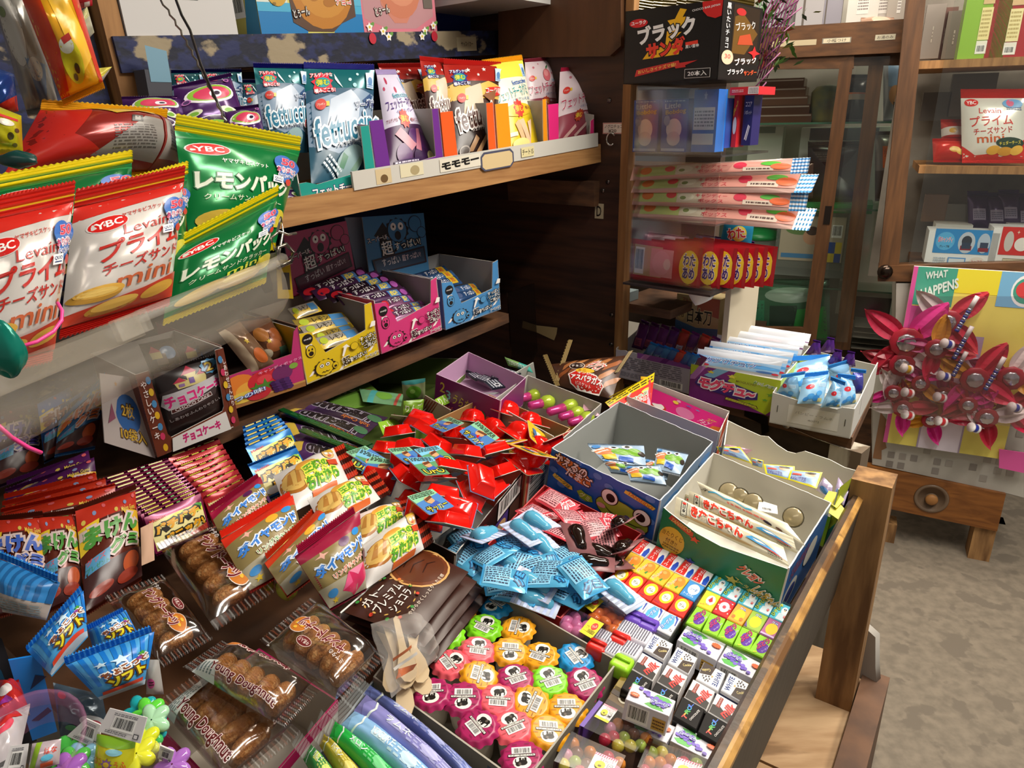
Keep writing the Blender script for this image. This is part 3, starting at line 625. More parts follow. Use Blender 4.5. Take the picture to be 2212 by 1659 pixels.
# pinwheels in a clear bag
pw_m={}
def bobbin(c):
 mb=MB();mb.lathe([(.013,0),(.013,.004),(.0095,.005),(.0095,.019),(.013,.02),(.013,.024),(.0001,.024)],'f0ece8',16);b1=mb
 mb2=MB();mb2.lathe([(.0098,.0048),(.0108,.006),(.0108,.018),(.0098,.0192)],c,16,cap=False);return b1,mb2
petal=[]
for k in range(7):petal.append((math.sin(k/6*PI)*.30,k/6))
cols=['b02a3c','d8348c','c02c44','e0d4d0','c8284c','d89a30','d83a90']
pws=[((2046,694),.74,'b'),((1958,738),.9,None),((2105,818),.75,'b'),((2182,815),.7,'w'),((1948,786),.7,'y'),((2022,752),.6,'b'),((2036,852),.55,'r'),((1950,880),.55,'r'),((2130,900),.6,'b'),((2010,905),.5,'r'),((1930,846),.5,'r'),((2090,872),.5,'r'),((2176,880),.6,'r'),((1988,826),.5,'r')]
names=['topmost pinwheel with a silver boss below the boy-free poster corner','left-hand pinwheel with a silver boss at the edge of the bag','pinwheel right of the centre of the bag','pinwheel at the right edge of the bag','pinwheel beside the yellow bobbin','pinwheel beside the upper blue bobbin','pinwheel above the red bobbin in the middle','lowest pinwheel at the left of the bag','lowest pinwheel at the right of the bag','lowest pinwheel in the middle of the bag','pinwheel at the left edge above the lowest ones','pinwheel below the middle straw','pinwheel in the lower right corner of the bag','pinwheel between the yellow and red bobbins']
names[0]='topmost pinwheel with a silver boss, in the bag on the poster board'
for i,((px,py),s,sp)in enumerate(pws):
 y=-.055-.016*(i%3);p=cl(px,py,y);o=mc@V((p.x,y,p.z))
 m=frame(o,CX,UP)@Matrix.Rotation(PI/2,4,'X')@Matrix.Rotation(-.75+i*.13,4,'Z')
 r=thing('pinwheel',names[i]if 'pinwheel' in names[i]else names[i],'pinwheel',m,'paper pinwheels in the clear bag')
 R=.14*s
 for k in range(4):
  mb=MB();a=k*PI/2;rows=[]
  for j in range(9):
   t=j/8;wd=.095*s*t**.6*(1-t)**.9+.0008;row=[]
   for q in range(5):
    u=(q/4-.5)*2;X=wd*u;Yv=R*(.12+t);Z=.006*math.cos(u*7)*math.sin(PI*t)+.012*u*t
    row.append(V((X*math.cos(a)-Yv*math.sin(a),X*math.sin(a)+Yv*math.cos(a),Z)))
   rows.append(row)
  mb.loft(rows,cols[(k*3+i)%7]+':g',closed=False);obj('petal',mb,r)
 mb=MB();mb.lathe([(.047*s,.010),(.044*s,.013),(.028*s,.014)],'a02434',20,wob=lambda i,t:1+.03*math.cos(t*10));mb.lathe([(.028*s,.014),(.024*s,.018),(.014*s,.0165),(.008*s,.020),(.0001,.020)],'d8d8dc:m',20,wob=lambda i,t:1+.05*math.cos(t*8));obj('hub',mb,r,True)
def cdir(px,py,qx,qy,y):
 A,B=cl(px,py,y),cl(qx,qy,y);return mc@V((A.x,y,A.z)),mc@V((B.x,y,B.z))
for i,(q,c)in enumerate((((2112,640,2066,716),'24308a'),((2100,705,2060,775),'24308a'),((2088,760,2058,812),'24308a'),((2170,772,2128,842),'24308a'))):
 A,B=cdir(*q,-.10);D=(B-A);r=thing('straw_whistle','blue and silver whistle straw, %s of four in the pinwheel bag'%('topmost','second from top','third from top','rightmost')[i],'whistle',Matrix.Translation(B),'whistle straws in the pinwheel bag')
 mb=MB();mb.tube([A-B,A-B+D*.34],.006,'f0ece8');obj('mouthpiece',mb,r,True)
 mb=MB();n=10
 for k in range(n):mb.tube([A-B+D*(.34+.66*k/n),A-B+D*(.34+.66*(k+1)/n)],.0062,c if k%2 else 'b8c0d8:m',8)
 obj('straw',mb,r,True)
for i,(px,py,c,cn)in enumerate(((2050,742,'2436a8','blue'),(1962,796,'e8c020','yellow'),(2042,812,'2436a8','blue'),(1964,848,'d8343c','red'),(2034,858,'d8343c','red'),(1964,896,'d8343c','red'),(2036,910,'d8343c','red'),(2108,924,'2436a8','blue'),(2196,880,'2436a8','blue'))):
 p=cl(px,py,-.115);m=frame(mc@V((p.x-.012,-.115,p.z)),CX*.2+UP*-.05+CN*.3,(CX*1-UP*.35));r=thing('bobbin','%s bobbin-shaped whistle, %s'%(cn,('just under the topmost pinwheel','the only yellow one in the pinwheel bag','left of the middle straw','upper left of the four red ones','upper right of the four red ones','lower left of the four red ones','lower right of the four red ones','lowest one of the blue','at the right edge of the bag')[i]),'toy',m,'bobbins in the pinwheel bag')
 a,b=bobbin(c);obj('spool',a,r,True);obj('thread_band',b,r,True)
q=[mc@V((cl(x,y,-.13).x,-.13,cl(x,y,-.13).z))for x,y in((2090,610),(2290,640),(2290,935),(1893,885))]
q[0]=mc@V((cl(1990,640,-.13).x,-.13,cl(1990,640,-.13).z))
bag('clear_film_bag','big clear bag holding the paper pinwheels in front of the poster board','bag',q,'f2eef0:c',bulge=.012,amp=.010,seals=(0,0),n=30,backb=0)
p=cl(2190,950,-.03);mb=MB();mb.prism([(-.03,0),(.05,0),(.05,.06),(-.02,.055)],0,.004,'d8589c',frame(mc@V((p.x,-.04,p.z-.03)),CX,-CN));obj('pink_card',mb,label='small pink card corner hanging at the right below the pinwheels',cat='card',m=Matrix.Identity(4))
# ================================================================ clear stand on the shelf end with its goods
def pl(px,py,y=0):return mp.inverted()@pn(px,py,y)
def proot(name,label,cat,px,py,y=0,group=None):p=pl(px,py,y);return thing(name,label,cat,mp@Matrix.Translation((p.x,y,p.z)),group)
def pp(root,name,mb,smooth=False):i=root.matrix_world.inverted();mb.v=[tuple(i@V(v))for v in mb.v];return obj(name,mb,root,smooth)
r=proot('acrylic_stand','clear acrylic stand with three shelves fixed to the end of the wall shelf','stand',1460,610,-.03)
yf=-.045;xl,xr=pl(1366,470,yf).x,pl(1546,470,yf).x
for zt,zb in((188,332),(352,470),(486,600)):
 a,b=pl(1366,zb,yf),pl(1546,zt,yf)
 mb=MB();mb.box(xl,yf,a.z,xr,yf+.0025,b.z,'f6f5f6:c',mp);pp(r,'front_pane',mb)
 mb=MB();mb.box(xl,yf,a.z-.003,xr+.002,yf+.17,a.z,'e6e6e6:c',mp);pp(r,'shelf_plate',mb)
mb=MB();a,b=pl(1366,605,yf),pl(1366,186,yf);mb.box(xl-.002,yf,a.z-.004,xl,yf+.17,b.z,'f2f0f0:c',mp);pp(r,'side_pane',mb)
mb=MB();mb.box(xl-.01,yf-.006,a.z-.008,xr+.004,yf+.17,a.z-.0045,'2c2624',mp);pp(r,'base_bar',mb)
# big black carton of chocolate bars on top
a,b,c,d=pl(1346,182,-.05),pl(1548,178,-.05),pl(1348,18,-.05),pl(1564,6,-.05)
Hb=(c.z+d.z)/2-a.z
X0,X1=a.x,(b.x+d.x)/2
rim=[mp@V((x,y,a.z+Hb))for x,y in((X0,-.05),(X1,-.05),(X1,.085),(X0,.085))]
thA=[('P',[(122,164),(136,160),(128,144),(142,146),(112,110),(128,112),(98,84),(130,92),(124,62),(44,56),(58,76),(94,84),(96,116),(112,116),(96,140),(112,142)],'f2b81c'),
       ('T','ブラック',94,118,126,44,'f4f2f0',.14,'14100f',.06,.05),('T','サンダー',108,80,112,40,'e8402c',.12,'14100f',.06,.06),('T','黒い雷神',152,78,28,8,'f4f2f0',.06),
       ('E',32,141,21,10,'d8242a'),('T','ユーラク',32,142,34,9,'ffffff',.04,None,0,.03),('P',[(168,172),(170,152),(180,140),(196,134),(208,138),(209,172)],'d62a28'),('T','CHOCO BAR JAPAN',176,158,56,6,'f4f2f0',.12),
       ('P',[(28,16),(32,32),(126,48),(128,42),(166,46),(140,36),(142,32),(120,30),(118,34)],'c8302c'),('T','おいしさイナズマ級!',78,33,86,9,'f0d060',.16),('R',140,6,194,27,'d8d4d0'),('R',141,7,193,26,'17120f'),('T','20本入',167,16.5,40,12,'f4f2f0')]
thS=[('R',26,40,92,166,'2c1e10'),('P',[(28,60),(60,60),(90,110),(50,150),(30,140)],'6a4a18'),('T','ブラック',58,124,50,18,'d8d4d0',.25),('E',44,152,12,8,'b82a2a'),('P',[(40,80),(80,84),(70,108),(44,100)],'b84a28'),('T','黒いたいチョコ'[0]+'\nい\nた\nい\nチ\nョ\nコ',14,118,10,96,'f0eeec'),('E',18,50,14,16,'e8c8a8'),('T','30',18,52,14,10,'d85a50'),('T','ブラック',64,46,56,16,'f0eeec',.2,None,0,.03),('S',84,66,16,'d8282a',4,.4),('T','ブラック',40,20,40,13,'f0eeec',.15,None,0,.03),('T','サンダー',78,20,34,12,'d8582c',.15,None,0,.03)]
carton('candy_carton','big black carton of chocolate bars with a yellow lightning bolt on the clear stand','box',rim,Hb,UP,'17120f:g','2a241e:p',edge='2a2622',arts={'front':(thA,209,172),'right':(thS,100,170)})
for i in range(7):
 x=X0+.012+i*(X1-X0-.02)/7
 q=[mp@V((x+dx,y,a.z+z))for dx,y,z in((.0,-.03+.01*(i%2),Hb+.022),(.02,.07,Hb+.018+.004*(i%3)),(.02,.06,Hb-.06),(.0,-.04,Hb-.06))]
 bag('chocolate_bar','black and gold wrapped chocolate bar, %s in the black carton'%('leftmost','second from left','third from left','middle one','third from right','second from right','rightmost')[i],'chocolate bar',q,'2c2018:f',[('R',0,60,100,100,'5a4a18'),('R',30,20,60,60,'b03a24')],group='bars in the black carton',seals=(.25,.05),sealk='4a3c14:f',bulge=.006,n=8)
# shelf one: small candy cigarette boxes
bobA=[('T','Little',42,88,60,10,'b8c8d8',.05,'1c2c60',.05),('T','Bobdog',54,76,78,11,'c8b44c',.05,'1c2c60',.05),('E',50,44,30,20,'c8c6c8'),('E',50,26,26,14,'b0aeb4'),('E',22,60,12,10,'8090b0'),('R',4,2,96,7,'9aa8c8'),('L',10,94,80,5,1,'9ab0d0')]  # print tones dulled: shade under the black carton put into the colour
def pbx(name,label,px0,py0,px1,py1,y,dep,key,art,group,side=None,W=100,H=100,cat='box'):
 a,b=pl(px0,py1,y),pl(px1,py0,y);mb=MB();mb.box(a.x,y,a.z,b.x,y+dep,b.z,key,mp)
 w,h=b.x-a.x,b.z-a.z
 if art:f=AF(mp@V((a.x,y-.0002,a.z)),SA*w,UP*h);mb.art(art,lambda X,Y,q:f(X/W,Y/H,q))
 if side:g=AF(mp@V((b.x+.0002,y,a.z)),SD*dep,UP*h);mb.art(side,lambda X,Y,q:g(X/W,Y/H,q))
 o=mp@V(((a.x+b.x)/2,y+dep/2,a.z));mb.v=[tuple(V(v)-o)for v in mb.v]
 return obj(name,mb,m=Matrix.Translation(o),label=label,cat=cat,group=group)
G='candy boxes on the clear stand'
pbx('candy_box','blue candy box with a pale round face-less emblem, leftmost on the stand'.replace('face-less ',''),1366,215,1424,328,-.03,.03,'2a4c98',bobA,G)
pbx('candy_box','blue candy box next to the leftmost one on the clear stand',1426,213,1488,328,-.03,.03,'2a4c98',bobA,G)
pbx('candy_box','tall blue box with white label panels on the clear stand',1492,192,1553,328,-.03,.03,'1e5cae',[('R',4,36,92,72,'a8b0bc'),('L',8,40,80,28,5,'5a6472'),('R',2,12,92,30,'a8aeb8'),('S',50,90,8,'7aa0d8')],G,[('R',0,0,100,100,'2a78d8')])  # panels greyed, right side brighter blue: shade and light in the colour
pbx('candy_box','narrow blue candy box on the right side of the clear stand',1556,212,1572,320,-.0,.03,'3050a8',[('E',50,40,40,16,'e8e6ea'),('R',0,0,100,8,'a8b8d8'),('T','Bob',50,80,80,12,'e8d84c',.3)],G)
pbx('candy_box','narrow red candy box on the right side of the clear stand',1578,200,1598,318,.02,.03,'d02c34',[('E',50,40,40,16,'e8e6ea'),('T','Bob',50,74,80,12,'e8d84c',.3)],G)
pbx('candy_box','dark blue candy cigarette box at the right of the clear stand',1600,205,1630,314,.03,.03,'2a2460',[('T','ココア',50,82,66,10,'f0f0f4'),('T','シガレット',50,66,74,8,'f0f0f4'),('P',[(30,12),(42,12),(72,40),(62,42)],'e8e8ee'),('P',[(46,10),(56,10),(84,38),(76,40)],'d8d8e0')],G)
pbx('candy_box','flat red and white box lying across the narrow boxes on the stand',1576,186,1640,206,.0,.06,'d82c34',[('R',64,8,100,96,'f0e8e4'),('L',68,16,30,70,4,'8a7070'),('L',8,30,40,40,2,'f0c8c0')],G)
pbx('candy_box','grey box standing at the back of the clear stand',1440,190,1490,214,.04,.03,'7a7c8c',None,G)
# shelf two: long fruit candy sticks, four bags
cnA=[('R',4,18,30,82,'b8c878'),('E',10,56,4,26,'d87a3c'),('E',26,60,3.4,20,'d84a48'),('R',30,18,46,82,'d8ccb0'),('E',36,50,5,22,'e8e4c8'),('E',34,44,2,10,'8a9a5a'),('R',46,18,100,82,'e8a090'),('T','キャンディー',52,60,20,24,'d0404c'),('T','ボックス',52,32,16,20,'d0404c'),('E',70,58,4,22,'d83850'),('R',72,20,90,44,'f0dcc8'),('L',74,24,14,16,1,'6a5048'),('E',88,66,6,14,'58b83c'),('E',94,46,6,20,'f0703c')]
for i in range(4):
 y0=366+i*26;a,b=pl(1362+2*i,y0+24,-.028),pl(1652+(i%2)*10,y0,-.028)
 q=[mp@V((x,y,z))for x,y,z in((a.x,-.02,b.z-.002),(b.x+.01,.05+.02*(i%2),b.z+.012-.008*i),(b.x+.012,.04,a.z+.014-.008*i),(a.x,-.03,a.z))]
 rt=bag('candy_stick','fruit candy stick pack with blue striped end, %s of four on the stand'%('topmost','second from top','third from top','lowest')[i],'candy pack',q,'dcb4a8:f',cnA,100,100,'fruit candy packs on the clear stand',bulge=.008,seals=(0,0),n=16,amp=.003)
 iv=rt.matrix_world.inverted();D=(q[1]-q[0]).normalized();obj('striped_end',sealmesh(iv@q[2],iv@q[1],iv.to_3x3()@D,.024,'dce8f0',14,stripes=(('4a90c8:f','e8eef4:f'),3)),rt)
# shelf three: red packs fanned out, purple and blue ones behind
rdA=[('R',4,12,46,88,'c8a878'),('B',6,16,14,66),('R',30,14,62,84,'e09a9a'),('E',46,50,13,30,'e8a8ac'),('E',54,48,5,14,'f0d0c8'),('E',84,48,13,42,'f0cc30'),('T','わた\nあめ',84,50,16,62,'3a2a78',PI/2*0,'f4e8e8',.06,.03),('R',96,0,100,100,'a81c24')]
for i in range(7):
 x0=1366+i*24 if i else 1362;sh_=i*.013
 a,b=pl(1364,600,-.03),pl(1520,536,-.03);L=b.x-a.x;dx=[0,.028,.045,.058,.068,.078,.088][i]
 q=[mp@V((x,y,z))for x,y,z in((a.x+dx,-.03+sh_,b.z+.004),(b.x+dx,-.03+sh_,b.z),(b.x+dx,-.034+sh_,a.z),(a.x+dx,-.034+sh_,a.z))]
 bag('candy_floss_pack','red long candy floss pack with yellow circle, %s on the lowest clear shelf'%('foremost','second from front','third from front','fourth from front','fifth from front','sixth from front','rearmost')[i],'candy pack',q,'cc2430:f',rdA,100,100,'red candy floss packs',bulge=.004,seals=(0,0),n=14,amp=.002)
for i,(q,c,c2_)in enumerate((((1496,512,1562,540),'3a1c4a','f0d040'),((1556,480,1622,530),'2a9cc8','e8d850'),((1584,520,1622,585),'5a2470','a890b8'),((1574,525,1612,592),'5a2470','a890b8'),((1394,510,1480,534),'a87888','c8b0b8'))):
 a,b=pl(q[0],q[3],.06),pl(q[2],q[1],.06)
 qq=[mp@V(v)for v in((a.x,.07,b.z),(b.x,.075,b.z-.004),(b.x+.004,.06,a.z),(a.x,.055,a.z))]
 bag('candy_pack',('dark purple pack with a yellow circle lying behind the red packs','light blue pack with red lettering above the red packs','purple pack, rightmost behind the red packs','purple pack squeezed between the red packs and the rightmost purple one','pinkish grey pack lying flat behind the red packs')[i],'candy pack',qq,c+':f',[('E',60,50,24,34,c2_)]+([('T','わた',50,50,56,46,'d0302c' if i==1 else '2a4ca0',.3,'f4f0f0',.06,.03)]if i<2 else[]),100,100,None,bulge=.008,seals=(.05,.05),n=12)
# ---- behind the stand: net bag, little shelf, sword box, board, glove
r=thing('net_bag','net bag of green leafy garland hanging behind the black carton','bag',Matrix.Translation(mp@V(pl(1650,60,.2))))
rr=random.Random(4);mb=MB();o=V((0,0,0))
for k in range(260):
 p=V((rr.gauss(0,.03),rr.gauss(0,.03),rr.uniform(-.06,.1)));d=V((rr.uniform(-1,1),rr.uniform(-1,1),rr.uniform(-1,1))).normalized();e=d.cross(V((.2,.5,1))).normalized()*.0035
 mb.add([p-d*.011,p+e,p+d*.011,p-e],[(0,1,2,3)],rr.choice(('2c5a24','4a7a2c','1c3c1c','8a8a30','3a6a2a','a03a2c')))
obj('foliage',mb,r)
mb=MB()
for k in range(9):
 x=-.012*k
 mb.tube([V((.02+.05-.0*k,0,.11))+V((-.010*k*.4,-.04,0)),V((.03-.011*k*.5,-.045,.02)),V((.0-.004*k,-.04,-.08))],.0012,'8a4a70',5)
 mb.tube([V((.07-.009*k,-.045,.09-.022*k)),V((.02-.006*k,-.05,.06-.022*k))],.0012,'8a4a70',5)
obj('net',mb,r,True)
a,b=pl(1362,660,.05),pl(1480,605,.05);r=proot('side_shelf','short brown wooden ledge below the clear stand','shelf',1400,650,.05)
mb=MB();mb.box(a.x-.02,.02,a.z-.004,a.x+.10,.3,a.z+.012,oldwood,mp);pp(r,'ledge',mb)
mb=MB();mb.box(a.x-.34,.27,a.z-.1,pl(1552,400,.27).x,.29,a.z+.75,noisy('dim_board','3a2c22','4e3e32',4),mp);pp(r,'backing',mb)  # dark backing added to cover the bright wall behind the stand
mb=MB();mb.box(a.x-.03,.03,a.z+.0125,a.x+.01,.06,a.z+.03,'a8bcc0:p',mp);pp(r,'paper_tag',mb)
a,b=pl(1458,712,.1),pl(1556,648,.1);mb=MB();mb.box(a.x,.1,a.z-.02,b.x,.15,b.z,'b4a074:p',mp)
f=AF(mp@V((a.x,.0995,a.z)),SA*(b.x-a.x),UP*(b.z-a.z))
mb.art([('P',[(.5,.6),(1,.5),(1,1),(.5,1)],'a8583c'),('P',[(0,0),(1,0),(1,.22),(.5,.16),(0,.3)],'4a6a8a'),('E',.14,.6,.13,.3,'c8b070'),('T','徳\n用',.14,.6,.12,.42,'2a2418'),('T','日本刀',.56,.48,.56,.42,'1c1814',0,'c8b480',.06),('T','マルト',.25,.88,.2,.12,'a84a3a')],f)
obj('toy_box',mb,label='tan cardboard toy box with black brush lettering below the clear stand',cat='box',m=Matrix.Identity(4))
a,b=pl(1556,735,.08),pl(1602,610,.08);mb=MB();mb.box(a.x+.002,.08,a.z-.03,a.x+.012,.2,b.z,'c8bca4:p',mp);mb.box(a.x-.1,.17,b.z-.02,a.x+.012,.2,b.z+.02,oldwood,mp);obj('side_board',mb,label='cream painted board standing right of the tan toy box',cat='board',m=Matrix.Identity(4))
a=pl(1516,632,.0);mb=MB();mb.loft([[(x,y,z)for x,y in((-w,-.012),(0,-.02),(w,-.012),(w,.012),(0,.014),(-w,.012))]for z,w in((.03,.03),(.012,.028),(0,.02),(-.012,.012),(-.018,.003))],'e4e2dc:p',True);mb.v=[tuple(mp@(V(v)+V((a.x,.0,a.z))))for v in mb.v];obj('cotton_glove',mb,None,True,label='crumpled white cotton cloth tucked under the clear stand',cat='cloth',m=Matrix.Identity(4))
# ================================================================ goods on the wall shelf
def Q(*pts):return[sh(*p)for p in pts]
def qo(pts,ot,ob):return[sh(*pts[0],ot),sh(*pts[1],ot),sh(*pts[2],ob),sh(*pts[3],ob)]
def alden(x,y,s,a='d8283c',t='ffffff'):
 return[('S',x,y,15*s,a,9,.72),('T','アルデンテな',x,y+11*s,30*s,6*s,t,0,a,.1),('E',x,y,10*s,7*s,'1c9aa8'),('T','弾む',x,y,17*s,9*s,'e8d82c',0,'2a7a3c',.06),('T','噛みごこち!',x+2,y-11*s,28*s,6*s,t,0,a,.1)]
def maker(x,y):return[('R',x-2,y-3,x+11,y+3,'e0c030'),('E',x,y,7,7,'c82a1c'),('T','ブルボン',x,y,10,3,'f0dcd0')]
dropA=[('R',84,112,97,134,'c4d8ea'),('E',90.5,122,4,6,'5a86b8'),('L',85.5,113,10,5,2,'5a86b8')]
sodaA=[('R',0,0,100,112,'24506c'),('P',[(0,96),(30,104),(50,100),(70,112),(100,104),(100,30),(60,20),(0,40)],'8298b0'),('P',[(22,60),(30,98),(60,110),(74,96),(70,60)],'b4c0d0'),('P',[(0,0),(0,44),(40,30),(70,40),(100,28),(100,0)],'27566c'),
         ('E',60,124,2.4,2.4,'b8e0e0'),('E',72,132,2,2,'b8e0e0'),('E',66,116,3,3,'9ad0d4'),('P',[(38,132),(44,120),(48,112),(42,118),(38,124)],'dcecf0'),('P',[(78,96),(92,106),(96,96),(82,84)],'2c4c78')]+alden(21,120,.95)+maker(16,92)+dropA+[
         ('T','ソーダ味',82,90,34,12,'1c2c68',.12,'dfe8f0',.08),('T','fettuccine',58,62,104,36,'1a7494',.12,'e4eef4',.06,.015),('T','フェットチーネグミ',62,42,52,7,'1c2450',.08,'dfe8f0',.05),('T','gu',92,46,14,12,'c82430',0,'f0f0f0',.08),
         ('E',58,18,24,18,'8ca8ac',.6),('P',[(40,14),(46,30),(54,24),(48,10)],'5a8a70'),('P',[(60,8),(74,24),(80,20),(70,6)],'7a9a88'),('L',14,20,30,16,3,'d8e4ea',-.8)]
colaA=[('R',0,0,100,112,'3c2018'),('P',[(0,106),(16,112),(40,102),(70,112),(100,104),(100,84),(0,84)],'d8b050'),('P',[(20,60),(26,100),(54,108),(60,70)],'c8b49a'),('P',[(0,0),(0,50),(30,40),(100,60),(100,0)],'2a1610'),('S',36,130,4,'f0e0d8'),('S',64,132,4,'f0e0d8'),('S',52,122,3,'f0e0d8')]+alden(20,118,.9,'2a2470')+maker(18,86)+dropA+[
         ('P',[(62,90),(66,100),(98,104),(100,92),(80,86)],'d8302c'),('T','コーラ味',80,96,36,10,'f4f0ec',.05),('P',[(56,88),(86,98),(80,74)],'8a5a3a'),('T','fettuccine',54,60,98,34,'4a2014',.14,'e8dcd4',.06,.015),('T','フェットチーネグミ',56,40,46,7,'e8dcd4',.08),('P',[(24,8),(40,30),(48,24),(36,8)],'a07850'),('P',[(44,6),(66,32),(72,28),(58,6)],'b08860'),('E',16,10,12,8,'8a8078'),('E',16,10,10,6,'3a2a22')]
grapeA=[('R',0,0,100,60,'4a2450'),('R',0,60,100,140,'d4cce0'),('E',24,128,4,6,'b03858'),('E',46,112,4,5,'b03858'),('E',12,116,3,3,'c04868')]+dropA+[('T','fettuccine',60,104,60,8,'58a8b8',.05),('T','フェットチーネグミ',52,92,88,16,'4a2a7a',.05),('T','イタリアングレープ',60,80,60,6,'5a4a9a',.05),('S',46,68,15,'d83a2c',9,.75),('T','弾む',46,68,20,11,'f0d840'),('T','アルデンテな',16,68,24,6,'8a2430'),('T','噛みここち',78,66,30,6,'8a2430'),
          ('E',60,40,16,13,'5a2a6a'),('E',80,30,15,13,'4a2058'),('E',30,20,16,14,'5a2a68'),('E',66,14,16,12,'3a1a48'),('P',[(16,48),(30,56),(54,34),(60,30),(46,22)],'c07888'),('P',[(56,24),(68,52),(76,52),(68,20)],'b86a80'),('R',8,6,60,12,'3a2050'),('L',10,7,48,4,1,'d8d0e0'),('E',88,12,9,8,'d8d090')]
lemonA=[('R',0,0,100,56,'e8c820'),('R',0,56,100,140,'f0ead0'),('R',0,112,100,140,'ecd84a'),('E',12,116,8,5,'3a8a3c')]+dropA+[('T','fettuccine',66,104,44,8,'3a6ab8',.1),('T','フェットチーネグミ',44,88,84,18,'2a8a8a',.1,'f4f2e4',.05),('T','イタリアンレモン味',60,76,54,6,'4a7ab0',.05),('E',44,60,40,10,'e0b820'),('S',44,62,15,'d83a2c',9,.75),('T','弾む',44,62,20,11,'f0d840'),('T','噛みごこち',80,62,34,6,'9a5a20'),
          ('P',[(24,40),(36,46),(48,14),(38,10)],'e8b888'),('P',[(36,44),(50,46),(66,8),(54,8)],'ecc09a'),('P',[(60,40),(74,44),(64,10)],'f0c8a4'),('E',34,10,26,8,'f0e090'),('R',4,22,26,28,'f4e8c0')]
peachA=[('R',0,0,100,50,'8a3a48'),('R',0,50,100,140,'d8c4c8'),('E',20,124,3,3,'b86a78'),('E',36,132,2,2,'b86a78'),('E',76,108,3,3,'b86a78')]+dropA+maker(12,98)+[('E',56,104,12,15,'d06870'),('E',54,108,7,8,'e09090'),('P',[(56,116),(64,124),(66,130),(58,124)],'2a6a3a'),('T','fettuccine',84,92,28,8,'4a9ab0',.1),('T','フェットチーネグミ',52,76,96,24,'b02a4c',.12,'e4d4d8',.05),('T','イタリアンピーチ味',70,60,50,6,'4a5a90',.08),('S',46,42,13,'b0402c',9,.75),('T','弾む',46,42,18,10,'e0c840'),('T','噛みここち',76,44,34,5,'d8c0c4'),('P',[(10,4),(40,26),(46,20),(20,2)],'c09a90'),('P',[(46,6),(76,26),(80,20),(54,2)],'c4a098')]
def pouch(label,pts,ot,ob,rimc,body,art,seed,grp='gummy pouches in the shelf cartons',**k):
 return bag('gummy_pouch',label,'candy pouch',qo(pts,ot,ob),body,art,100,140,grp,bulge=.011,seals=(.055,.0),sealk=rimc,seed=seed,amp=.002,part='pouch_body',**k)
pouch('teal soda gummy pouch standing in front in the teal carton',[(655,134),(809,139),(799,380),(672,398)],-.075,-.018,'22227a:f','1c6a70:f',sodaA,1)
pouch('second teal soda gummy pouch half hidden behind the front one',[(546,136),(662,138),(664,330),(572,330)],-.075,-.05,'22227a:f','1c6a70:f',sodaA,2)
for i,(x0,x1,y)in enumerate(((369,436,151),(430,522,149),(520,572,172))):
 pouch('dim dark soda gummy pouch at the back of the shelf, %s of three'%('leftmost','middle','rightmost')[i],[(x0,y),(x1,y),(x1+4,y+130),(x0+8,y+130)],-.15,-.13,'20205c:f','1f5058:f',sodaA,3+i)  # darker tints than the front pouch: shelf shade put into the colour
pouch('dark soda gummy pouch seen edge-on between the two teal ones',[(640,190),(666,186),(668,330),(618,300)],-.10,-.06,'1c1c4c:f','1c3444:f',maker(50,60)+[('E',40,90,20,10,'3a2a5a')],8)  # seal and side tinted darker, shade between the pouches painted in
pouch('white and purple grape gummy pouch leaning left in the purple carton',[(812,150),(853,150),(945,356),(842,372)],-.085,-.02,'b8a8cc:f','d0c8dc:f',grapeA,9)
pouch('red and brown cola gummy pouch at the front of the orange carton',[(957,126),(1084,134),(1067,334),(987,348)],-.08,-.02,'c02a24:f','b02a22:f',colaA,10)
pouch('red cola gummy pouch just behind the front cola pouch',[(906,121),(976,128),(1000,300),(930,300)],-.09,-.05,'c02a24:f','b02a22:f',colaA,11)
pouch('cola gummy pouch tucked behind the purple carton',[(815,138),(910,136),(935,290),(872,290)],-.125,-.10,'a02420:f','98241e:f',colaA,12)  # darker red than the front cola pouches, shade painted in
pouch('yellow lemon gummy pouch in the amber carton',[(1040,130),(1128,118),(1165,322),(1104,330)],-.085,-.02,'e8a820:f','ecd040:f',lemonA,13)
pouch('peach gummy pouch in shade behind the pink carton',[(1132,128),(1196,122),(1206,262),(1140,262)],-.12,-.09,'a84a5c:f','c8b0b4:f',peachA,14)  # same peach print on darker film: the shade is in the colour
pouch('pink peach gummy pouch at the right end of the shelf',[(1211,146),(1304,139),(1268,292),(1203,310)],-.07,-.02,'c83a60:f','d4bcc4:f',peachA,15)
def fbox(label,bl,br,hl,hr,key,cut,txt,tc,off=-.006,dep=.14):
 B0,B1=sh(*bl,off),sh(*br,off);h=max(hl,hr);d=-SA*dep
 rim=[B0+UP*h,B1+UP*h,B1+UP*h+d,B0+UP*h+d]
 carton('display_carton',label,'box',rim,h,UP,key,'a8a49c:p','gummy display cartons',{'front':cut,'back':[(0,0),(1,0),(1,1.0),(0,1.0)],'left':[(0,0),(1,0),(1,hl/h),(0,1)],'right':[(0,0),(1,0),(1,1),(0,hr/h)]},
           {'front':([('T',txt,52,12 if key[0]=='1' else 6.5,74,15 if key[0]=='1' else 9,tc[0],.0,tc[1],.06,.03),('E',94,12,5,6,'ece8e4')],100,100)},edge='d0c8c0:p')
fc=lambda a,b,y0,y1,s:[(0,0),(1,0),(1,y1),(b,y1)]+torn(b-.01,b-.01,.28,1)[:1]+[(a,.24),(a,y0),(0,y0)]
fbox('teal gummy carton at the left end of the middle shelf',(652,440),(817,406),.075,.075,'1f9488:g',[(0,0),(1,0),(1,1),(.88,1),(.86,.32),(.22,.24),(.1,.30),(0,.3)],'フェットチーネグミ',('f4f4f0','1c2a70'))
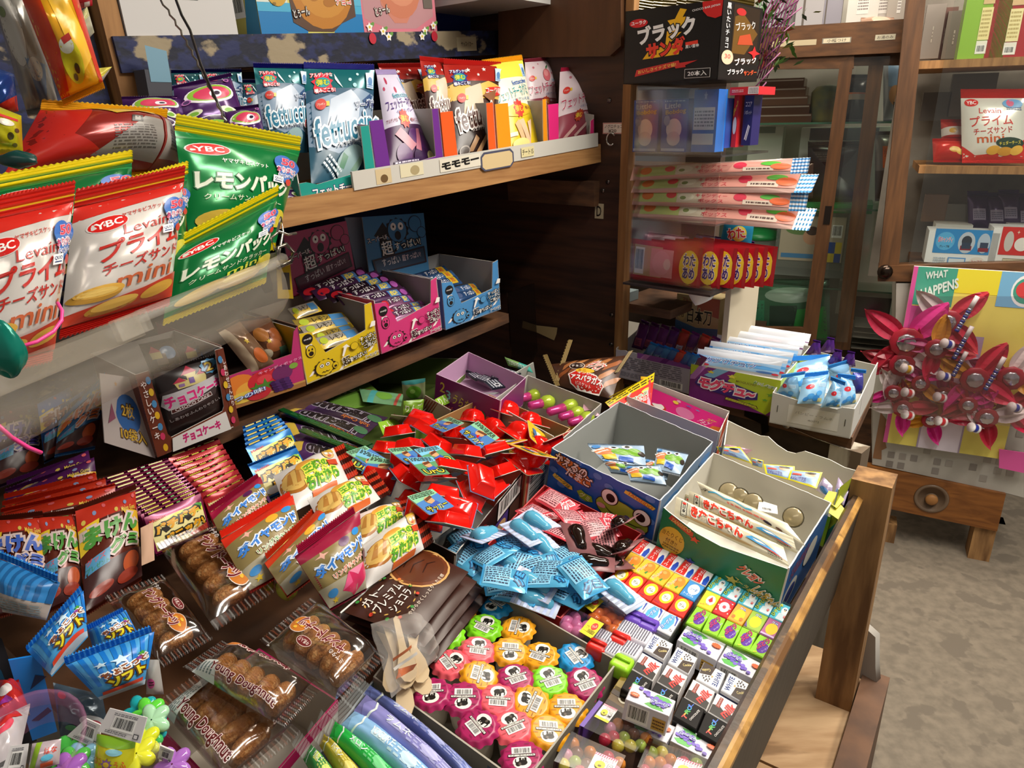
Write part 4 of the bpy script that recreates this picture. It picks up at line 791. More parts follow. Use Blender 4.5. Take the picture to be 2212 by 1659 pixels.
fbox('purple gummy carton second from the left on the middle shelf',(818,406),(962,376),.075,.085,'6a2a88:g',[(0,0),(1,0),(1,1),(.9,1),(.88,.30),(.2,.22),(.18,.94),(0,.94)],'フェットチーネグミ',('3a1a5c','9a6ab8'))
fbox('orange gummy carton in the middle of the shelf',(964,376),(1075,354),.085,.085,'e85a1c:g',[(0,0),(1,0),(1,1),(.86,1),(.84,.2),(.24,.14),(.22,.94),(0,.94)],'フェットチーネグミ',('7a2410','e87a3c'))
fbox('amber gummy carton fourth from the left on the middle shelf',(1077,353),(1185,333),.082,.08,'eb9418:g',[(0,0),(1,0),(1,1),(.92,1),(.9,.2),(.26,.12),(.24,1),(0,1)],'フェットチーネグミ',('2a6a3a','f4c060'))
fbox('pink gummy carton at the right end of the middle shelf',(1187,333),(1284,315),.074,.05,'e02a78:g',[(0,0),(1,0),(1,.6),(.92,.55),(.9,.2),(.2,.16),(.22,1),(0,1)],'フェットチーネグミ',('7a1a48','f080b0'))
# purple melon bags at the left of the shelf
melA=[('E',50,100,40,24,'e8e0e8'),('E',50,102,36,21,'8ab83c'),('E',52,100,30,17,'d04060'),('E',56,98,10,10,'f0e8f0'),('E',58,98,5,5,'2c1434'),('E',20,56,12,8,'d8dcc0',.5),('E',70,56,14,8,'d8dcc0',-.4),('E',20,55,6,5,'7ab03a'),('E',70,55,7,5,'7ab03a'),('E',46,30,34,15,'e8e0e8'),('E',46,31,30,12,'3a1a48'),('E',46,27,18,7,'8ac03c'),
  ('E',12,88,6,6,'c070b8'),('E',12,88,4,4,'4a2260'),('E',86,20,7,7,'c0d84a'),('E',86,20,4,4,'4a2260'),('E',84,130,5,5,'c070b8'),('E',84,130,3,3,'4a2260')]
for i,(p,o,l)in enumerate((([(372,187),(498,156),(545,300),(386,310)],-.06,'purple melon candy bag standing upright left of the soda pouches'),([(262,209),(392,207),(402,300),(280,305)],-.05,'purple melon candy bag with a shiny fold behind the snack bags'),([(478,236),(562,224),(578,340),(492,345)],-.035,'purple melon candy bag foremost beside the second soda pouch'),([(606,392),(634,404),(664,458),(560,470)],-.012,'purple melon candy bag lying at the teal carton corner'))):
 bag('melon_candy_bag',l,'candy bag',qo(p,o-.03,o),'4a2260:f',melA,100,140,'purple melon candy bags',bulge=.014,seals=(.06,.04),seed=20+i,amp=.005)
a,b=sh(312,150,-.2),sh(384,216,-.2);mb=MB();mb.box(0,0,0,(b-a).dot(SD),.03,a.z-b.z,'4c4c54:p');mb.art([('P',[(.005,.02),(.03,.02),(.03,.055),(.005,.06)],'7aa0b4')],AF((0,-.0003,0),(1,0,0),(0,0,1)))
obj('grey_carton',mb,m=frame(V((a.x,a.y,b.z)),SD,UP),label='grey carton with a pale blue sheet in the dark left corner of the shelf',cat='box')
# ---- boxes on the navy upper board
def upbox(name,label,pts,key,art,W,H,dep=.16,side=None,off=-.232,keys=None,win=None):
 B0,B1=sh(*pts[0],off),sh(*pts[1],off);h=.20;x=B1-B0;L=x.length;m=frame(B0,x,UP);mb=MB()
 mb.box(0,0,0,L,dep,h,key,None,keys);f=AF((0,-.0003,0),(L/W,0,0),(0,0,L/W));mb.art(art,f,dz=.0001)
 if side:mb.art(side[0],AF((-.0003,dep,0),(0,-dep/side[1],0),(0,0,dep/side[1])))
 return obj(name,mb,m=m,label=label,cat='box')
upbox('white_carton','large plain white carton at the left end of the upper board',[(281,103),(520,104)],'cfcbc8:p',[('P',[(78,104),(76,92),(80,90),(160,90),(164,92),(166,104),(164,116),(160,120),(80,120),(76,116)],'1c1a1a'),('P',[(80,104),(80,95),(83,93),(157,93),(161,95),(162,104),(161,115),(157,117),(83,117),(80,115)],'d2cec8'),('T','うすしお味',121,105,70,18,'1c1a1a',0,None,0,.03)],239,100,keys=[None,None,None,None,'a8a4a4:p',None])  # left side keyed grey, its shade painted onto the white card
fish1=[('P',[(0,0),(220,0),(220,160),(0,160)],'d2c868'),('P',[(0,6),(94,6),(94,34),(80,54),(60,60),(0,60)],'1f78b4'),('P',[(150,6),(220,6),(220,60),(196,60),(166,50),(152,30)],'1f78b4'),('R',0,56,220,70,'4aa8cc'),('R',0,70,60,82,'d8dcd0'),('R',0,82,60,130,'5ab0d0'),('R',200,70,220,130,'5ab0d0'),
  ('P',[(66,40),(62,130),(204,130),(204,52),(170,40),(150,26),(96,26)],'5a4030'),('E',134,92,66,62,'b8782c',.2),('E',138,98,56,50,'c48838',.2),('E',120,86,16,10,'a86c28',.5),('E',150,76,16,9,'a86c28',.3),('E',160,104,14,9,'a86c28',.1),('E',40,88,21,24,'c89a38'),('E',46,96,9,8,'c8706c'),('E',46,96,6,5,'e0dcd0'),('E',58,88,4,4,'2a2018'),('R',30,66,36,70,'8a6a28'),
  ('T','たい焼',180,106,40,26,'e8e0d4',.05,'2c1c10',.12),('T','チョコ',178,78,34,14,'d84848',.05,'ece4dc',.09),('T','とぅーん',84,56,34,14,'e8e4d8',.2,'3a3a48',.08)]
upbox('fish_cake_carton','blue and yellow carton with a fish-shaped cake picture on the upper board',[(570,103),(790,102)],'d2c868:g',fish1,220,160,.1,([('R',0,0,100,300,'d2c868'),('P',[(60,0),(100,0),(100,140),(80,90)],'3a90bc'),('R',0,110,100,160,'3a90bc'),('B',20,40,50,40)],100))
fish2=[('R',0,0,157,160,'d07888'),('P',[(4,40),(0,140),(157,140),(150,44),(110,26),(48,26)],'b8888c'),('R',62,4,100,12,'d8c8c0'),('P',[(40,60),(30,130),(120,130),(112,60),(90,34),(64,34)],'c8806c'),('E',80,90,46,50,'c4785c',.2),('E',84,98,38,40,'d08a6c',.2),('E',70,84,12,8,'b86c54',.4),('E',96,76,12,7,'b86c54',.3),('E',14,92,15,22,'c88898'),('E',20,98,6,6,'e0d0d0'),('E',20,98,3,3,'3a2024'),('R',130,56,150,130,'6a6058'),
         ('T','たい焼',116,104,36,24,'e8e0d8',.05,'3c2018',.12),('T','いちご',118,78,26,13,'d84858',.05,'f0e4e0',.09),('T','とぅーん',40,52,30,12,'e8e4d8',.2,'5a4a48',.08)]
for x,y in((10,28),(36,22),(46,14),(126,22),(118,14),(146,30)):fish2+=[('E',x+5,y+3,6,3,'6a9a4c',.6),('S',x,y,7,'f0ece8',5,.6),('E',x,y,2,2,'e0c840')]
fish2+=[('E',12,12,7,8,'c03040'),('E',146,14,7,8,'c03040')]
upbox('fish_cake_carton','pink strawberry carton with a fish-shaped cake picture on the upper board',[(791,102),(947,98)],'d07888:g',fish2,157,160,.1)
B0=sh(952,100,-.30);mb=MB();mb.box(0,0,0,.2,.006,.25,'1c2c6c:p');mb.art([('R',.0,.07,.2,.071,'141e50'),('E',.08,.06,.006,.002,'4a5a90')],AF((0,-.0003,0),(1,0,0),(0,0,1)));obj('blue_sheet',mb,m=frame(B0,SD,UP),label='plain dark blue card standing behind the pink carton on the upper board',cat='card')
mb=MB();a=sh(988,8,-.2);mb.box(0,-.1,0,.35,.1,.012,'c8c4c0:p');mb.art([('L',.005,.001,.07,.008,2,'6a6870')],AF((0,-.1003,0),(1,0,0),(0,0,1)));obj('upper_tray',mb,m=frame(a,SD,UP),label='white edged tray board just entering the picture above the pink carton',cat='tray')
# ================================================================ lower tier: sour gum cartons
def lowbox(name,label,fl,fr_,h,dep,key,inner,cut,art,W,H,off=-.05,sides=None,side_art=None,back=None,up=None,edge='c8c4bc:p',lt=1,rt=1):
 B0,B1=sh(*fl,off),sh(*fr_,off);d=-SA*dep;rim=[B0+UP*h,B1+UP*h,B1+UP*h+d,B0+UP*h+d]
 ar={'front':(art,W,H)}
 if side_art:ar['left']=side_art
 return carton(name,label,'box',rim,h,UP,key,inner,None,{'front':cut,'left':[(0,0),(1,0),(1,lt),(0,1)],'right':[(0,0),(1,0),(1,1),(0,rt)],'back':back or[(0,0),(1,0),(1,1),(0,1)]},ar,edge=edge)
def sour(c,txt='すっぱい\nレモンに\nご用心!'):
 return[('P',[(x,y),(x+5,y+1),(x+11,y+12),(x+6,y+11)],'f0e8e0')for x,y in((4,16),(58,12),(84,20),(42,2))]+[
  ('E',11,76,6.5,9,'181414'),('T','meiji',11,76,9,4,'e8e4e0'),('R',7,60,15,66,'e8e4e0'),('E',12,54,6,11,'241a14'),('E',12,54,5.4,10,c),('E',12,50,3,4,'241a14'),('E',10,57,.9,2,'241a14'),('E',14,57,.9,2,'241a14'),
  ('S',25,26,15,'241a14',14,.84),('E',25,26,11.5,19,c),('E',21.5,32,3,5,'241a14'),('E',21.5,32,2.5,4.2,'f0ece4'),('E',29,32,3,5,'241a14'),('E',29,32,2.5,4.2,'f0ece4'),('E',21.5,32,1,2,'241a14'),('E',29,32,1,2,'241a14'),('P',[(20,16),(22,18),(24,15),(26,18),(28,15),(30,17),(30,15.5),(28,13.5),(26,16),(24,13.5),(22,16),(20,14.5)],'241a14'),
  ('E',38,22,4,8,'241a14'),('E',38,22,3.5,7.2,c),('E',38,20,2,3,'241a14'),('T','超',53,22,11,22,'181414',.08,'f0ece4',.06),('T','すっぱい!',69,22,24,12,'f4f0e8',.1,'181414',.12),('T','フーセンガム',88,12,20,8,'181414',.05,'f0ece4',.08),
  ('E',66,52,5.5,10,'241a14'),('E',66,52,5,9.2,c),('P',[(50,36),(56,56),(60,54),(56,64),(50,60),(52,58),(48,38)],'f0ece4'),('T',txt,86,52,22,34,'f4f0e8',.1,'181414',.12),('P',[(90,84),(94,98),(99,96),(98,84)],'f4f0e8')]
def squash(a,k,x0=-1):return[(('P',[(x,y*k)for x,y in t[1]],t[2])if t[0]=='P' else(t[0],t[1],t[2]*k,t[3],t[4]*k)+t[5:]if t[0]=='E' else(t[0],t[1],t[2]*k)+t[3:]if t[0]=='S' else(t[0],t[1],t[2],t[3]*k,t[4],t[5]*k)+t[6:])if t[0]in 'PEST' and(t[0]=='P' or t[2 if t[0]=='T' else 1]>x0)else t for t in a]
lowbox('gum_carton','yellow sour gum carton with a cartoon lemon face on the lower tier',(663,831),(820,766),.078,.13,'d8b820:g','8e8578:p',[(0,0),(1,0),(1,1.0),(.9,1.0),(.86,.55),(.3,.42),(.17,.86),(0,.9)],squash(sour('d8b820'),.7,18),100,100,rt=.95)
lowbox('gum_carton','pink sour gum carton with a raised picture lid on the lower tier',(824,765),(955,713),.08,.16,'d03a78:g','9a8e90:p',[(0,0),(1,0),(1,1.05),(.9,1.02),(.86,.6),(.3,.48),(.17,.9),(0,.94)],squash(sour('d03a78','すっぱい\nぶどうに\nご用心!'),.7,18),100,100)
lowbox('gum_carton','light blue sour gum carton at the far end of the lower tier',(963,713),(1082,668),.08,.14,'4a8ac0:g','9a9a9c:p',[(0,0),(1,0),(1,1.05),(.9,1.02),(.86,.5),(.3,.42),(.17,.9),(0,.94)],squash(sour('5090c0','すっぱい\nソーダに\nご用心!'),.7,18),100,100,side_art=([('R',10,60,90,90,'2a3a5c'),('E',50,40,36,16,'2a2a48'),('R',20,6,80,24,'d0d0d0')],100,100))
hdr=lambda c,t:[('R',0,0,100,100,c),('P',[(14,70),(30,90),(40,74),(34,72),(34,60),(22,58),(22,68)],'1c1418'),('T','スーパーUP!',20,66,34,8,'e8e0e0',.15,'181014',.1),('S',52,76,20,'1c1418',13,.86),('E',52,76,15,18,c),('E',46,82,4.5,6,'efe8e4'),('E',58,82,4.5,6,'efe8e4'),('E',46,82,1.4,2,'181014'),('E',58,82,1.4,2,'181014'),('E',52,68,5,7,'1c1418'),('E',82,84,11,13,'1c1418'),('E',82,84,10,12,c),('E',92,70,8,9,'1c1418'),('E',92,70,7,8,c),
  ('T','超',32,50,18,22,'f0ece8',.1,'181014',.1),('T','すっぱい!',66,54,44,12,'f4f0e8',.12,'181014',.12),('P',[(10,12),(6,34),(94,48),(96,22)],'2a1624'),('P',[(12,14),(9,32),(92,45),(93,24)],t),('T','すっぱい',36,30,30,12,'d8d0d4',.12),('T','超すっぱい!',70,34,32,10,'e8d0d8',.12)]
def header(label,pts,ot,ob,c,t):
 m,q=quadframe(qo(pts,ot,ob));mb=MB();mb.prism([(p.x,p.y)for p in(q[3],q[2],q[1],q[0])],-.0015,0,c,None,'a8a8b0:p','a8a8b0:p')
 TL,TR,BR,BL=q
 mb.art(hdr(c,t),lambda x,y,h:(BL*(1-x/100)+BR*x/100)*(1-y/100)+(TL*(1-x/100)+TR*x/100)*y/100+V((0,0,h)))
 return obj('header_card',mb,m=m,label=label,cat='card')
header('pink picture card standing up behind the pink sour gum carton',[(612,506),(747,477),(770,600),(634,655)],-.2,-.185,'b03868','5a1c38')
header('blue picture card standing up behind the blue sour gum carton',[(782,469),(915,460),(928,595),(800,612)],-.2,-.175,'3c78a8','28405c')
mb=MB();m,q=quadframe(qo([(744,470),(782,469),(800,612),(775,606)],-.22,-.2));mb.prism([(p.x,p.y)for p in(q[3],q[2],q[1],q[0])],-.002,0,'8a94a8:p');obj('folded_flap',mb,m=m,label='pale grey folded flap between the pink and blue picture cards',cat='card')
m,q=quadframe(qo([(598,560),(626,562),(634,645),(600,645)],-.13,-.12));mb=MB();mb.prism([(p.x,p.y)for p in(q[3],q[2],q[1],q[0])],-.002,0,'c8a818:p');mb.art([('R',-.004,.012,.008,.035,'3a2c1c')],lambda x,y,h:V((x,y,h)));obj('yellow_flap',mb,m=m,label='yellow folded lid of the lemon carton left of the pink picture card',cat='card')
def stick(label,pa,pb_,w,body,art,group,off,seed,up=.5,name='gum_stick'):
 A,B=sh(*pa,off),sh(*pb_,off-(.0));D=B-A;n=(SA*.55+UP*.8);s_=n.cross(D).normalized()*w
 return bag(name,label,'gum',[A+s_,B+s_,B-s_*0,A-s_*0],body,art,100,30,group,bulge=.005,seals=(0,0),seed=seed,amp=.002,n=12,art_res=6)
gA=[('E',12,15,8,9,'c82030'),('T','すっぱい',40,18,34,14,'e8e4e8',0,'201018',.1),('R',62,6,82,24,'4a7ab8'),('T','酸',72,15,14,14,'f0d840'),('E',90,14,6,9,'a050a0')]
gB=[('E',14,15,8,8,'4a5a80'),('T','すっぱい',46,15,34,14,'e0e4ec'),('R',66,4,88,26,'c8a828'),('T','超',76,15,12,14,'b83028')]
gY=[('R',0,0,100,12,'d8b420'),('T','レモン',44,16,30,12,'3a3428'),('R',62,6,90,24,'4a84b8'),('E',14,16,8,8,'b8c83c')]
o_=('topmost','second','third','fourth','fifth','sixth','seventh','lowest')
for i,(a,b)in enumerate((((660,650),(800,596)),((690,650),(830,603)),((720,655),(850,612)),((742,660),(870,622)),((770,668),(890,640)),((832,672),(900,655)),((838,690),(930,668)),((840,702),(935,676)))):
 stick('dark purple sour gum stick in the pink carton, %s of eight from the back'%o_[i],a,b,.022,('3a2038:f','4a2a50:f','2c1a2c:f')[i%3]if i<5 else '7a4a6c:f',gA,'gum sticks in the pink carton',-.15+i*.013,30+i)
for i,(a,b)in enumerate((((902,612),(975,590)),((915,622),(990,600)),((930,632),(1000,612)),((985,640),(1040,628)),((990,652),(1050,640)))):
 stick('blue sour gum stick in the light blue carton, %s of five from the back'%o_[i],a,b,.02,('2a4a78:f','3a6090:f')[i%2],gB,'gum sticks in the light blue carton',-.13+i*.016,40+i)
for i,(a,b)in enumerate((((640,690),(696,672)),((648,715),(760,695)),((665,730),(765,706)),((690,745),(775,722)),((696,756),(785,730)))):
 stick('yellow sour gum stick in the lemon carton, %s of five from the back'%o_[i],a,b,.022,('b8b0a0:f','a89040:f')[i%2],gY,'gum sticks in the lemon carton',-.12+i*.015,50+i)
# fruit gum carton
frA=[('P',[(0,0),(100,0),(100,14),(0,12)],'9a6a3c'),('P',[(0,12),(100,14),(100,20),(0,18)],'b88a4c'),('E',14,56,22,40,'d87a30'),('E',26,42,18,26,'e0a040'),('E',16,26,20,16,'d8b84a'),('E',46,58,22,32,'c02834'),('E',46,62,10,12,'d04048'),('S',46,42,12,'4a7a30',5,.4),('E',70,64,14,24,'6a2a5c'),('E',86,76,6,9,'7aa040'),('E',36,24,16,18,'b82c34'),('S',34,42,9,'4a7a30',5,.4)]+[('E',60+6*(i%4)-(i//4)*1.5,16+9*(i//4),4.4,6,('3a1c4c','4a2860')[i%2])for i in range(16)]+[('T','つの味!',24,32,40,14,'d8e4f4',.12,'4a6ab0',.08),('T','キャンディボックス',68,90,60,9,'d8a0c0',.1)]
lowbox('fruit_gum_carton','pink carton with fruit pictures at the left of the lower tier',(500,886),(661,833),.082,.17,'b03068:g','5c4a44:p',[(0,0),(1,0),(1,1.0),(.93,.92),(.86,.58),(0,.52)],squash(frA,.52),100,100,edge='8a6a5a:p')
q=qo([(515,690),(580,683),(632,770),(560,800)],-.1,-.08);bag('sweet_bag','clear bag of brown and orange sweets in the fruit carton','candy bag',q,'6a4430:f',[('E',30,90,18,22,'a86a30'),('E',70,80,22,24,'8a4a24'),('E',50,50,22,20,'9a5a34'),('S',40,66,8,'d8b840',5),('R',60,10,96,40,'3a5a48'),('E',20,30,20,16,'b8a890')],100,140,None,bulge=.02,seals=(.04,.04),amp=.006)
q=qo([(468,715),(515,690),(600,790),(545,810)],-.07,-.05);bag('sweet_bag','clear bag with a cream side leaning left in the fruit carton','candy bag',q,'7a5c44:f',[('R',0,0,30,140,'b8a488'),('S',50,90,10,'c8a840',5),('E',60,40,24,24,'b05a28')],100,140,None,bulge=.014,seals=(.04,.04),amp=.005)
# chocolate cake carton with a bag standing in its window
sp=lambda:[('R',0,0,10,100,'6a3424'),('R',92,0,100,100,'6a3424')]+[('E',11 if x<50 else 93,y,2.6,4.5,c)for x,y,c in((13,8,'d8a828'),(12,22,'c83a60'),(14,34,'4a88b8'),(13,48,'d8a828'),(12,62,'4a88b8'),(13,76,'d8b030'),(12,90,'4a88b8'),(92,10,'c83a60'),(91,24,'d8b030'),(92,40,'4a88b8'),(91,56,'d8b030'),(92,72,'c83a60'),(91,88,'4a88b8'))]
ckA=sp()+[('P',[(17,0),(88,0),(86,24),(20,16)],'d4d0cc'),('T','チョコケーキ',54,11,46,12,'c0286c',.02,None,0,.05),('T','や\nさ\nし\nい\nケ\nー\nキ',5,56,6,70,'e8e0dc'),('T','し\nあ\nわ\nせ\nふ\nん\nわ\nり',96.5,58,4.4,60,'e8e0dc')]
B0,B1=sh(340,988,-.03),sh(518,918,-.03);h=.098
carton('cake_carton','brown carton with coloured dots and an open window holding chocolate cake','box',[B0+UP*h,B1+UP*h,B1+UP*h-SA*.12,B0+UP*h-SA*.12],h,UP,'6a3424:g','9a9490:p',None,{'front':[(0,0),(1,0),(1,1),(.9,1),(.86,.3),(.83,.25),(.2,.17),(.17,.22),(.14,1),(0,1)]},{'front':(ckA,100,100)})
ckB=[('R',0,0,100,140,'241a1a'),('R',6,14,94,60,'2a1e1c'),('P',[(0,96),(70,120),(96,108),(80,60),(10,40)],'3a2e2e'),('P',[(26,98),(22,112),(32,120),(42,112),(42,120),(36,126),(48,138),(58,126),(56,118),(64,124),(72,116),(70,100)],'c8b878'),('P',[(34,124),(48,140),(60,126)],'b03048'),('P',[(20,111),(31,122),(40,112)],'b03048'),('P',[(58,118),(66,128),(76,116)],'b03048'),('R',44,104,52,116,'6a4a90'),('R',28,102,36,108,'8a6a9a'),
  ('P',[(0,70),(4,92),(60,100),(98,106),(94,84),(40,66),(8,58)],'b8b4b8'),('T','チョコケーキ',50,80,92,26,'d02c78',.12,'c4c0c4',.05,.05),('P',[(10,50),(10,60),(72,72),(74,62)],'c0b8b8'),('P',[(11,51.5),(11,58.5),(71,70.5),(73,63.5)],'4a201c'),('T','CHOCO CAKE',42,61,54,6,'d8d0d0',.17),('T','しあわせふんわりやさしい',48,42,84,7,'989090',.14),('S',82,128,17,'4a88b0',10,.84),('T','2',80,128,12,18,'d8b83c',0,'4a3018',.1),('T','枚',90,124,6,8,'4a3018')]
bag('chocolate_cake_bag','clear bag with a dark chocolate cake and castle print in the cake carton','cake',qo([(330,800),(468,765),(492,890),(362,950)],-.045,-.04),'2a2222:f',ckB,100,140,bulge=.012,seals=(.05,.02),amp=.003)
for i,(p,o,l)in enumerate((([(300,745),(372,730),(400,800),(330,815)],-.09,'dark chocolate cake bag with a blue figure patch behind the front cake bag'),([(380,745),(450,725),(470,800),(400,810)],-.10,'dark chocolate cake bag at the back of the cake carton'))):
 bag('chocolate_cake_bag',l,'cake',qo(p,o,o+.01),'2a201e:f',[('E',60,90,26,30,'4a6a88'),('R',20,40,50,90,'5a4a40'),('P',[(10,100),(24,130),(40,100)],'9a3040'),('R',12,70,38,100,'b0a060')],100,140,None,bulge=.012,seals=(.05,.05),seed=60+i,amp=.004)
m,q=quadframe(qo([(214,806),(308,818),(336,990),(226,956)],-.05,-.035));mb=MB();mb.prism([(p.x,p.y)for p in(q[3],q[2],q[1],q[0])],-.0015,0,'b0a4a0:p');TL,TR,BR,BL=q
mb.art([('E',54,50,26,26,'2a5a98'),('T','2枚',54,54,26,18,'d0a838',0,'3a2818',.1),('T','10袋入',60,22,52,16,'c8a030',0,'5a4028',.08),('S',34,88,4,'b88850',5),('S',70,86,3,'8a6a80',5),('P',[(10,30),(20,60),(26,40)],'8a4a60')],lambda x,y,h:(BL*(1-x/100)+BR*x/100)*(1-y/100)+(TL*(1-x/100)+TR*x/100)*y/100+V((0,0,h)))
obj('box_side_card',mb,m=m,label='pale card with a blue oval numeral left of the cake carton',cat='card')
# ================================================================ clear hanging trough with cracker bags
Y0,Y1=at(165,560,.60),at(560,560,.70);YX=(Y1-Y0).normalized();_aw=YX.cross(UP).normalized();_aw=_aw if _aw.y>0 else-_aw
YU=(UP*math.cos(.2)+_aw*math.sin(.2)).normalized();YN=YX.cross(YU).normalized();YN=YN if YN.y<0 else-YN
def yq(pts,off=0,lean=0):
 return[onp(*p,Y0+YN*(off-(lean if i<2 else 0)),YN)for i,p in enumerate(pts)]
heart=[('E',80,110,11,12,'3a6ab8'),('E',92,108,11,11,'3a6ab8'),('P',[(69,108),(84,80),(103,106)],'4a7ac0'),('T','50',86,112,18,10,'d03a50',.05,'e8a0b0',.05),('T','ありがとう',86,100,28,8,'d84a70',.08,'f4f0f4',.12),('T','キャンペーン',86,91,24,6,'2a4a9a',.08,'f4f0f4',.1),('R',68,78,81,88,'f0f0f0'),('T','QUO',74.5,84,10,4,'203a70'),('R',70,80,79,81,'203a70'),('E',88,82,4,5,'c03a30')]
leA=[('P',[(0,140),(100,140),(100,128),(0,122)],'c8281e'),('E',22,108,15,10,'d8d0cc'),('E',22,108,14,9,'d01c18'),('T','YBC',22,108,20,9,'f8f4f0',.05,None,0,.02),('T','ヤマザキビスケット',52,115,40,6,'b83a30',.06),('T','Levain',54,96,44,12,'b82a20',.05,None,0,.0),('T','プライム',54,76,76,24,'c0261c',.07,None,0,.03),('T','チーズサンド',56,55,72,14,'b0261c',.08,None,0,.02),('T','mini',60,36,54,18,'c0603a',.06,None,0,.01),
       ('E',20,26,20,8,'b88a34',-.1),('E',22,29,19,6.5,'d8a848',-.1),('E',20,28.5,15,4,'e0bc64',-.1),('P',[(0,0),(0,12),(30,16),(60,20),(100,30),(100,0)],'b83a24'),('E',36,9,22,7,'b88a34',.05),('E',38,11,20,5.6,'dab050',.05),('E',78,14,18,7,'c89a3c',.2)]+heart
grA=[('R',0,130,100,133,'0e7a38'),('E',18,116,15,9,'d8d8d0'),('E',18,116,14,8,'d01c18'),('T','YBC',18,116,20,8,'f8f4f0',.0,None,0,.02),('T','ヤマザキビスケット',44,100,38,7,'e0e8d8',-.06,None,0,.02),('T','レモンパック',48,72,84,26,'d8dcc8',-.03,'0a6a30',.05,.05),('T','クリームサンドクラッカー',48,50,74,8,'c8d4b4',-.03),('E',24,22,20,12,'c8a83c',.2),('E',60,20,24,12,'d0b048',-.1),('E',60,24,20,8,'e0c864',-.1),('E',86,30,12,12,'d8c840'),('T','mini',60,38,36,10,'c8d040',.05)]+heart
def ybag(name,label,pts,off,body,art,sk,seed,k2=None,grp='cracker bags in the hanging trough',bul=.02,sl=(.13,.06),**k):
 return bag(name,label,'snack bag',yq(pts,off,.01),body,art,100,140,grp,bulge=bul,seals=sl,sealk=sk,seed=seed,amp=.005,k2=k2,n=26,**k)
ybag('cracker_bag','green lemon cracker bag standing highest at the back right of the trough',[(372,245),(656,296),(592,540),(410,530)],-.035,'0e7a3c:f',grA,'c8b80c:f',1,'0e6a34:f')
ybag('cracker_bag','green lemon cracker bag at the front right end of the trough',[(374,520),(604,396),(574,612),(352,700)],.014,'0e7038:f',[x for x in grA],'d0c010:f',2,'0e6a34:f')
ybag('cracker_bag','white and red cheese cracker bag in the middle of the trough',[(163,412),(402,356),(366,660),(128,730)],.028,'dcd6d0:f',leA,'b02018:f',3,'c8a020:f')
ybag('cracker_bag','white and red cheese cracker bag at the left edge of the picture',[(-70,440),(166,388),(112,780),(-90,830)],.045,'dcd6d0:f',leA,'c02418:f',4,'c8a020:f')
ybag('cracker_bag','green cracker bag with only its yellow seal showing, behind the left white bag',[(-60,392),(288,320),(280,560),(-40,600)],-.03,'0c6a34:f',grA,'d0be10:f',5,'0e6a34:f')
ybag('cracker_bag','green cracker bag with its yellow seal just behind the middle white bag',[(176,418),(408,343),(398,600),(180,620)],.0,'0e7038:f',grA,'d0be10:f',6,'0e6a34:f')
backA=[('P',[(0,0),(0,140),(30,140),(20,60),(40,20),(70,0)],'b8241c'),('P',[(34,18),(60,96),(76,96),(76,8)],'8f8a84'),('L',44,24,28,50,9,'5a5450',.1),('R',50,80,58,96,'3a3634'),('R',52,83,56,93,'8f8a84'),('R',77,0,100,130,'8a2a24'),('P',[(78,14),(80,104),(97,110),(97,14)],'a09890'),('L',84,30,12,50,7,'5a5450'),('P',[(20,140),(40,100),(70,120),(80,140)],'c8a020'),('E',50,124,10,7,'4a7a20'),('E',64,116,9,6,'d8c030')]
ybag('upturned_bag','red and grey bag showing its printed back, behind the green cracker bags',[(100,214),(356,236),(392,372),(0,392)],-.07,'8c2620:f',backA,'d8a818:f',7,None,None,.04,(.14,.04))
# the trough
tr=thing('hanging_trough','clear plastic trough holding cracker bags, hung by wires in front of the shelf','trough',Matrix.Translation(yq([(300,720)]*2+[(300,720)]*2,.05)[2]))
ti=tr.matrix_world.inverted()
def tpt(name,mb,smooth=True):mb.v=[tuple(ti@V(v))for v in mb.v];return obj(name,mb,tr,smooth)
L_,R_=yq([(0,0)]*2+[(-120,850),(590,570)],.066)[2:]
TX=(R_-L_).normalized();TL_=(R_-L_).length;fm_=frame(L_,TX,YU)
prof=[(.004,.0),(.002,-.018),(.006,-.036),(.02,-.046),(.07,-.048),(.09,-.03),(.096,.0)]
mb=MB();rings=[[fm_@V((x,y,z))for y,z in prof]for x in(0,TL_*.5,TL_*.9,TL_)]
rings.append([fm_@V((TL_+.02,.014+(y-.004)*.72,z*.9))for y,z in prof]);rings.append([fm_@V((TL_+.03,.04+(y-.004)*.2,z*.6))for y,z in prof])
mb.loft(rings,'d8cdbc:h',closed=False);tpt('trough_body',mb)
mb=MB();mb.tube([fm_@V((x,y,z))for x,y,z in((.12,0,0),(TL_*.5,0,0),(TL_,0,0),(TL_+.02,.008,.0),(TL_+.034,.03,0),(TL_+.034,.07,0),(TL_+.02,.095,0))],.0045,'d6cfc4:h',8,1);tpt('rolled_rim',mb)
mb=MB();mb.box(-.05,-.004,-.012,.118,.003,.003,'c8bca8:h',fm_);mb.box(.10,-.006,-.010,.124,.0,.004,'d8d0c0:h',fm_);tpt('label_clip',mb,False)
for nm,pts,r_,c in(('hanging_wire',[(598,505),(607,470),(612,500),(604,540),(600,562)],.0012,'9a9488:m'),('hanging_wire',[(600,562),(600,535),(618,528),(634,545),(628,566),(600,578)],.0018,'6a655c:m'),('hanging_wire',[(594,540),(585,515),(602,500),(622,507),(640,504)],.0012,'a8a296:m')):
 P=[yq([(0,0)]*2+[q,q],.05)[2]for q in pts];mb=MB();mb.tube(P,r_,c);tpt(nm,mb)
def wire(name,label,pts,d0,d1,r_,key,cat='wire',grp=None):
 n=len(pts);mb=MB();P=[at(*p,d0+(d1-d0)*i/(n-1))for i,p in enumerate(pts)];o=P[-1].copy()
 mb.tube([p-o for p in P],r_,key);return obj(name,mb,None,True,Matrix.Translation(o),label,cat,grp)
tw=[(345,-6),(362,28),(380,58),(388,80),(398,92),(412,124),(432,152),(462,205),(487,262)]
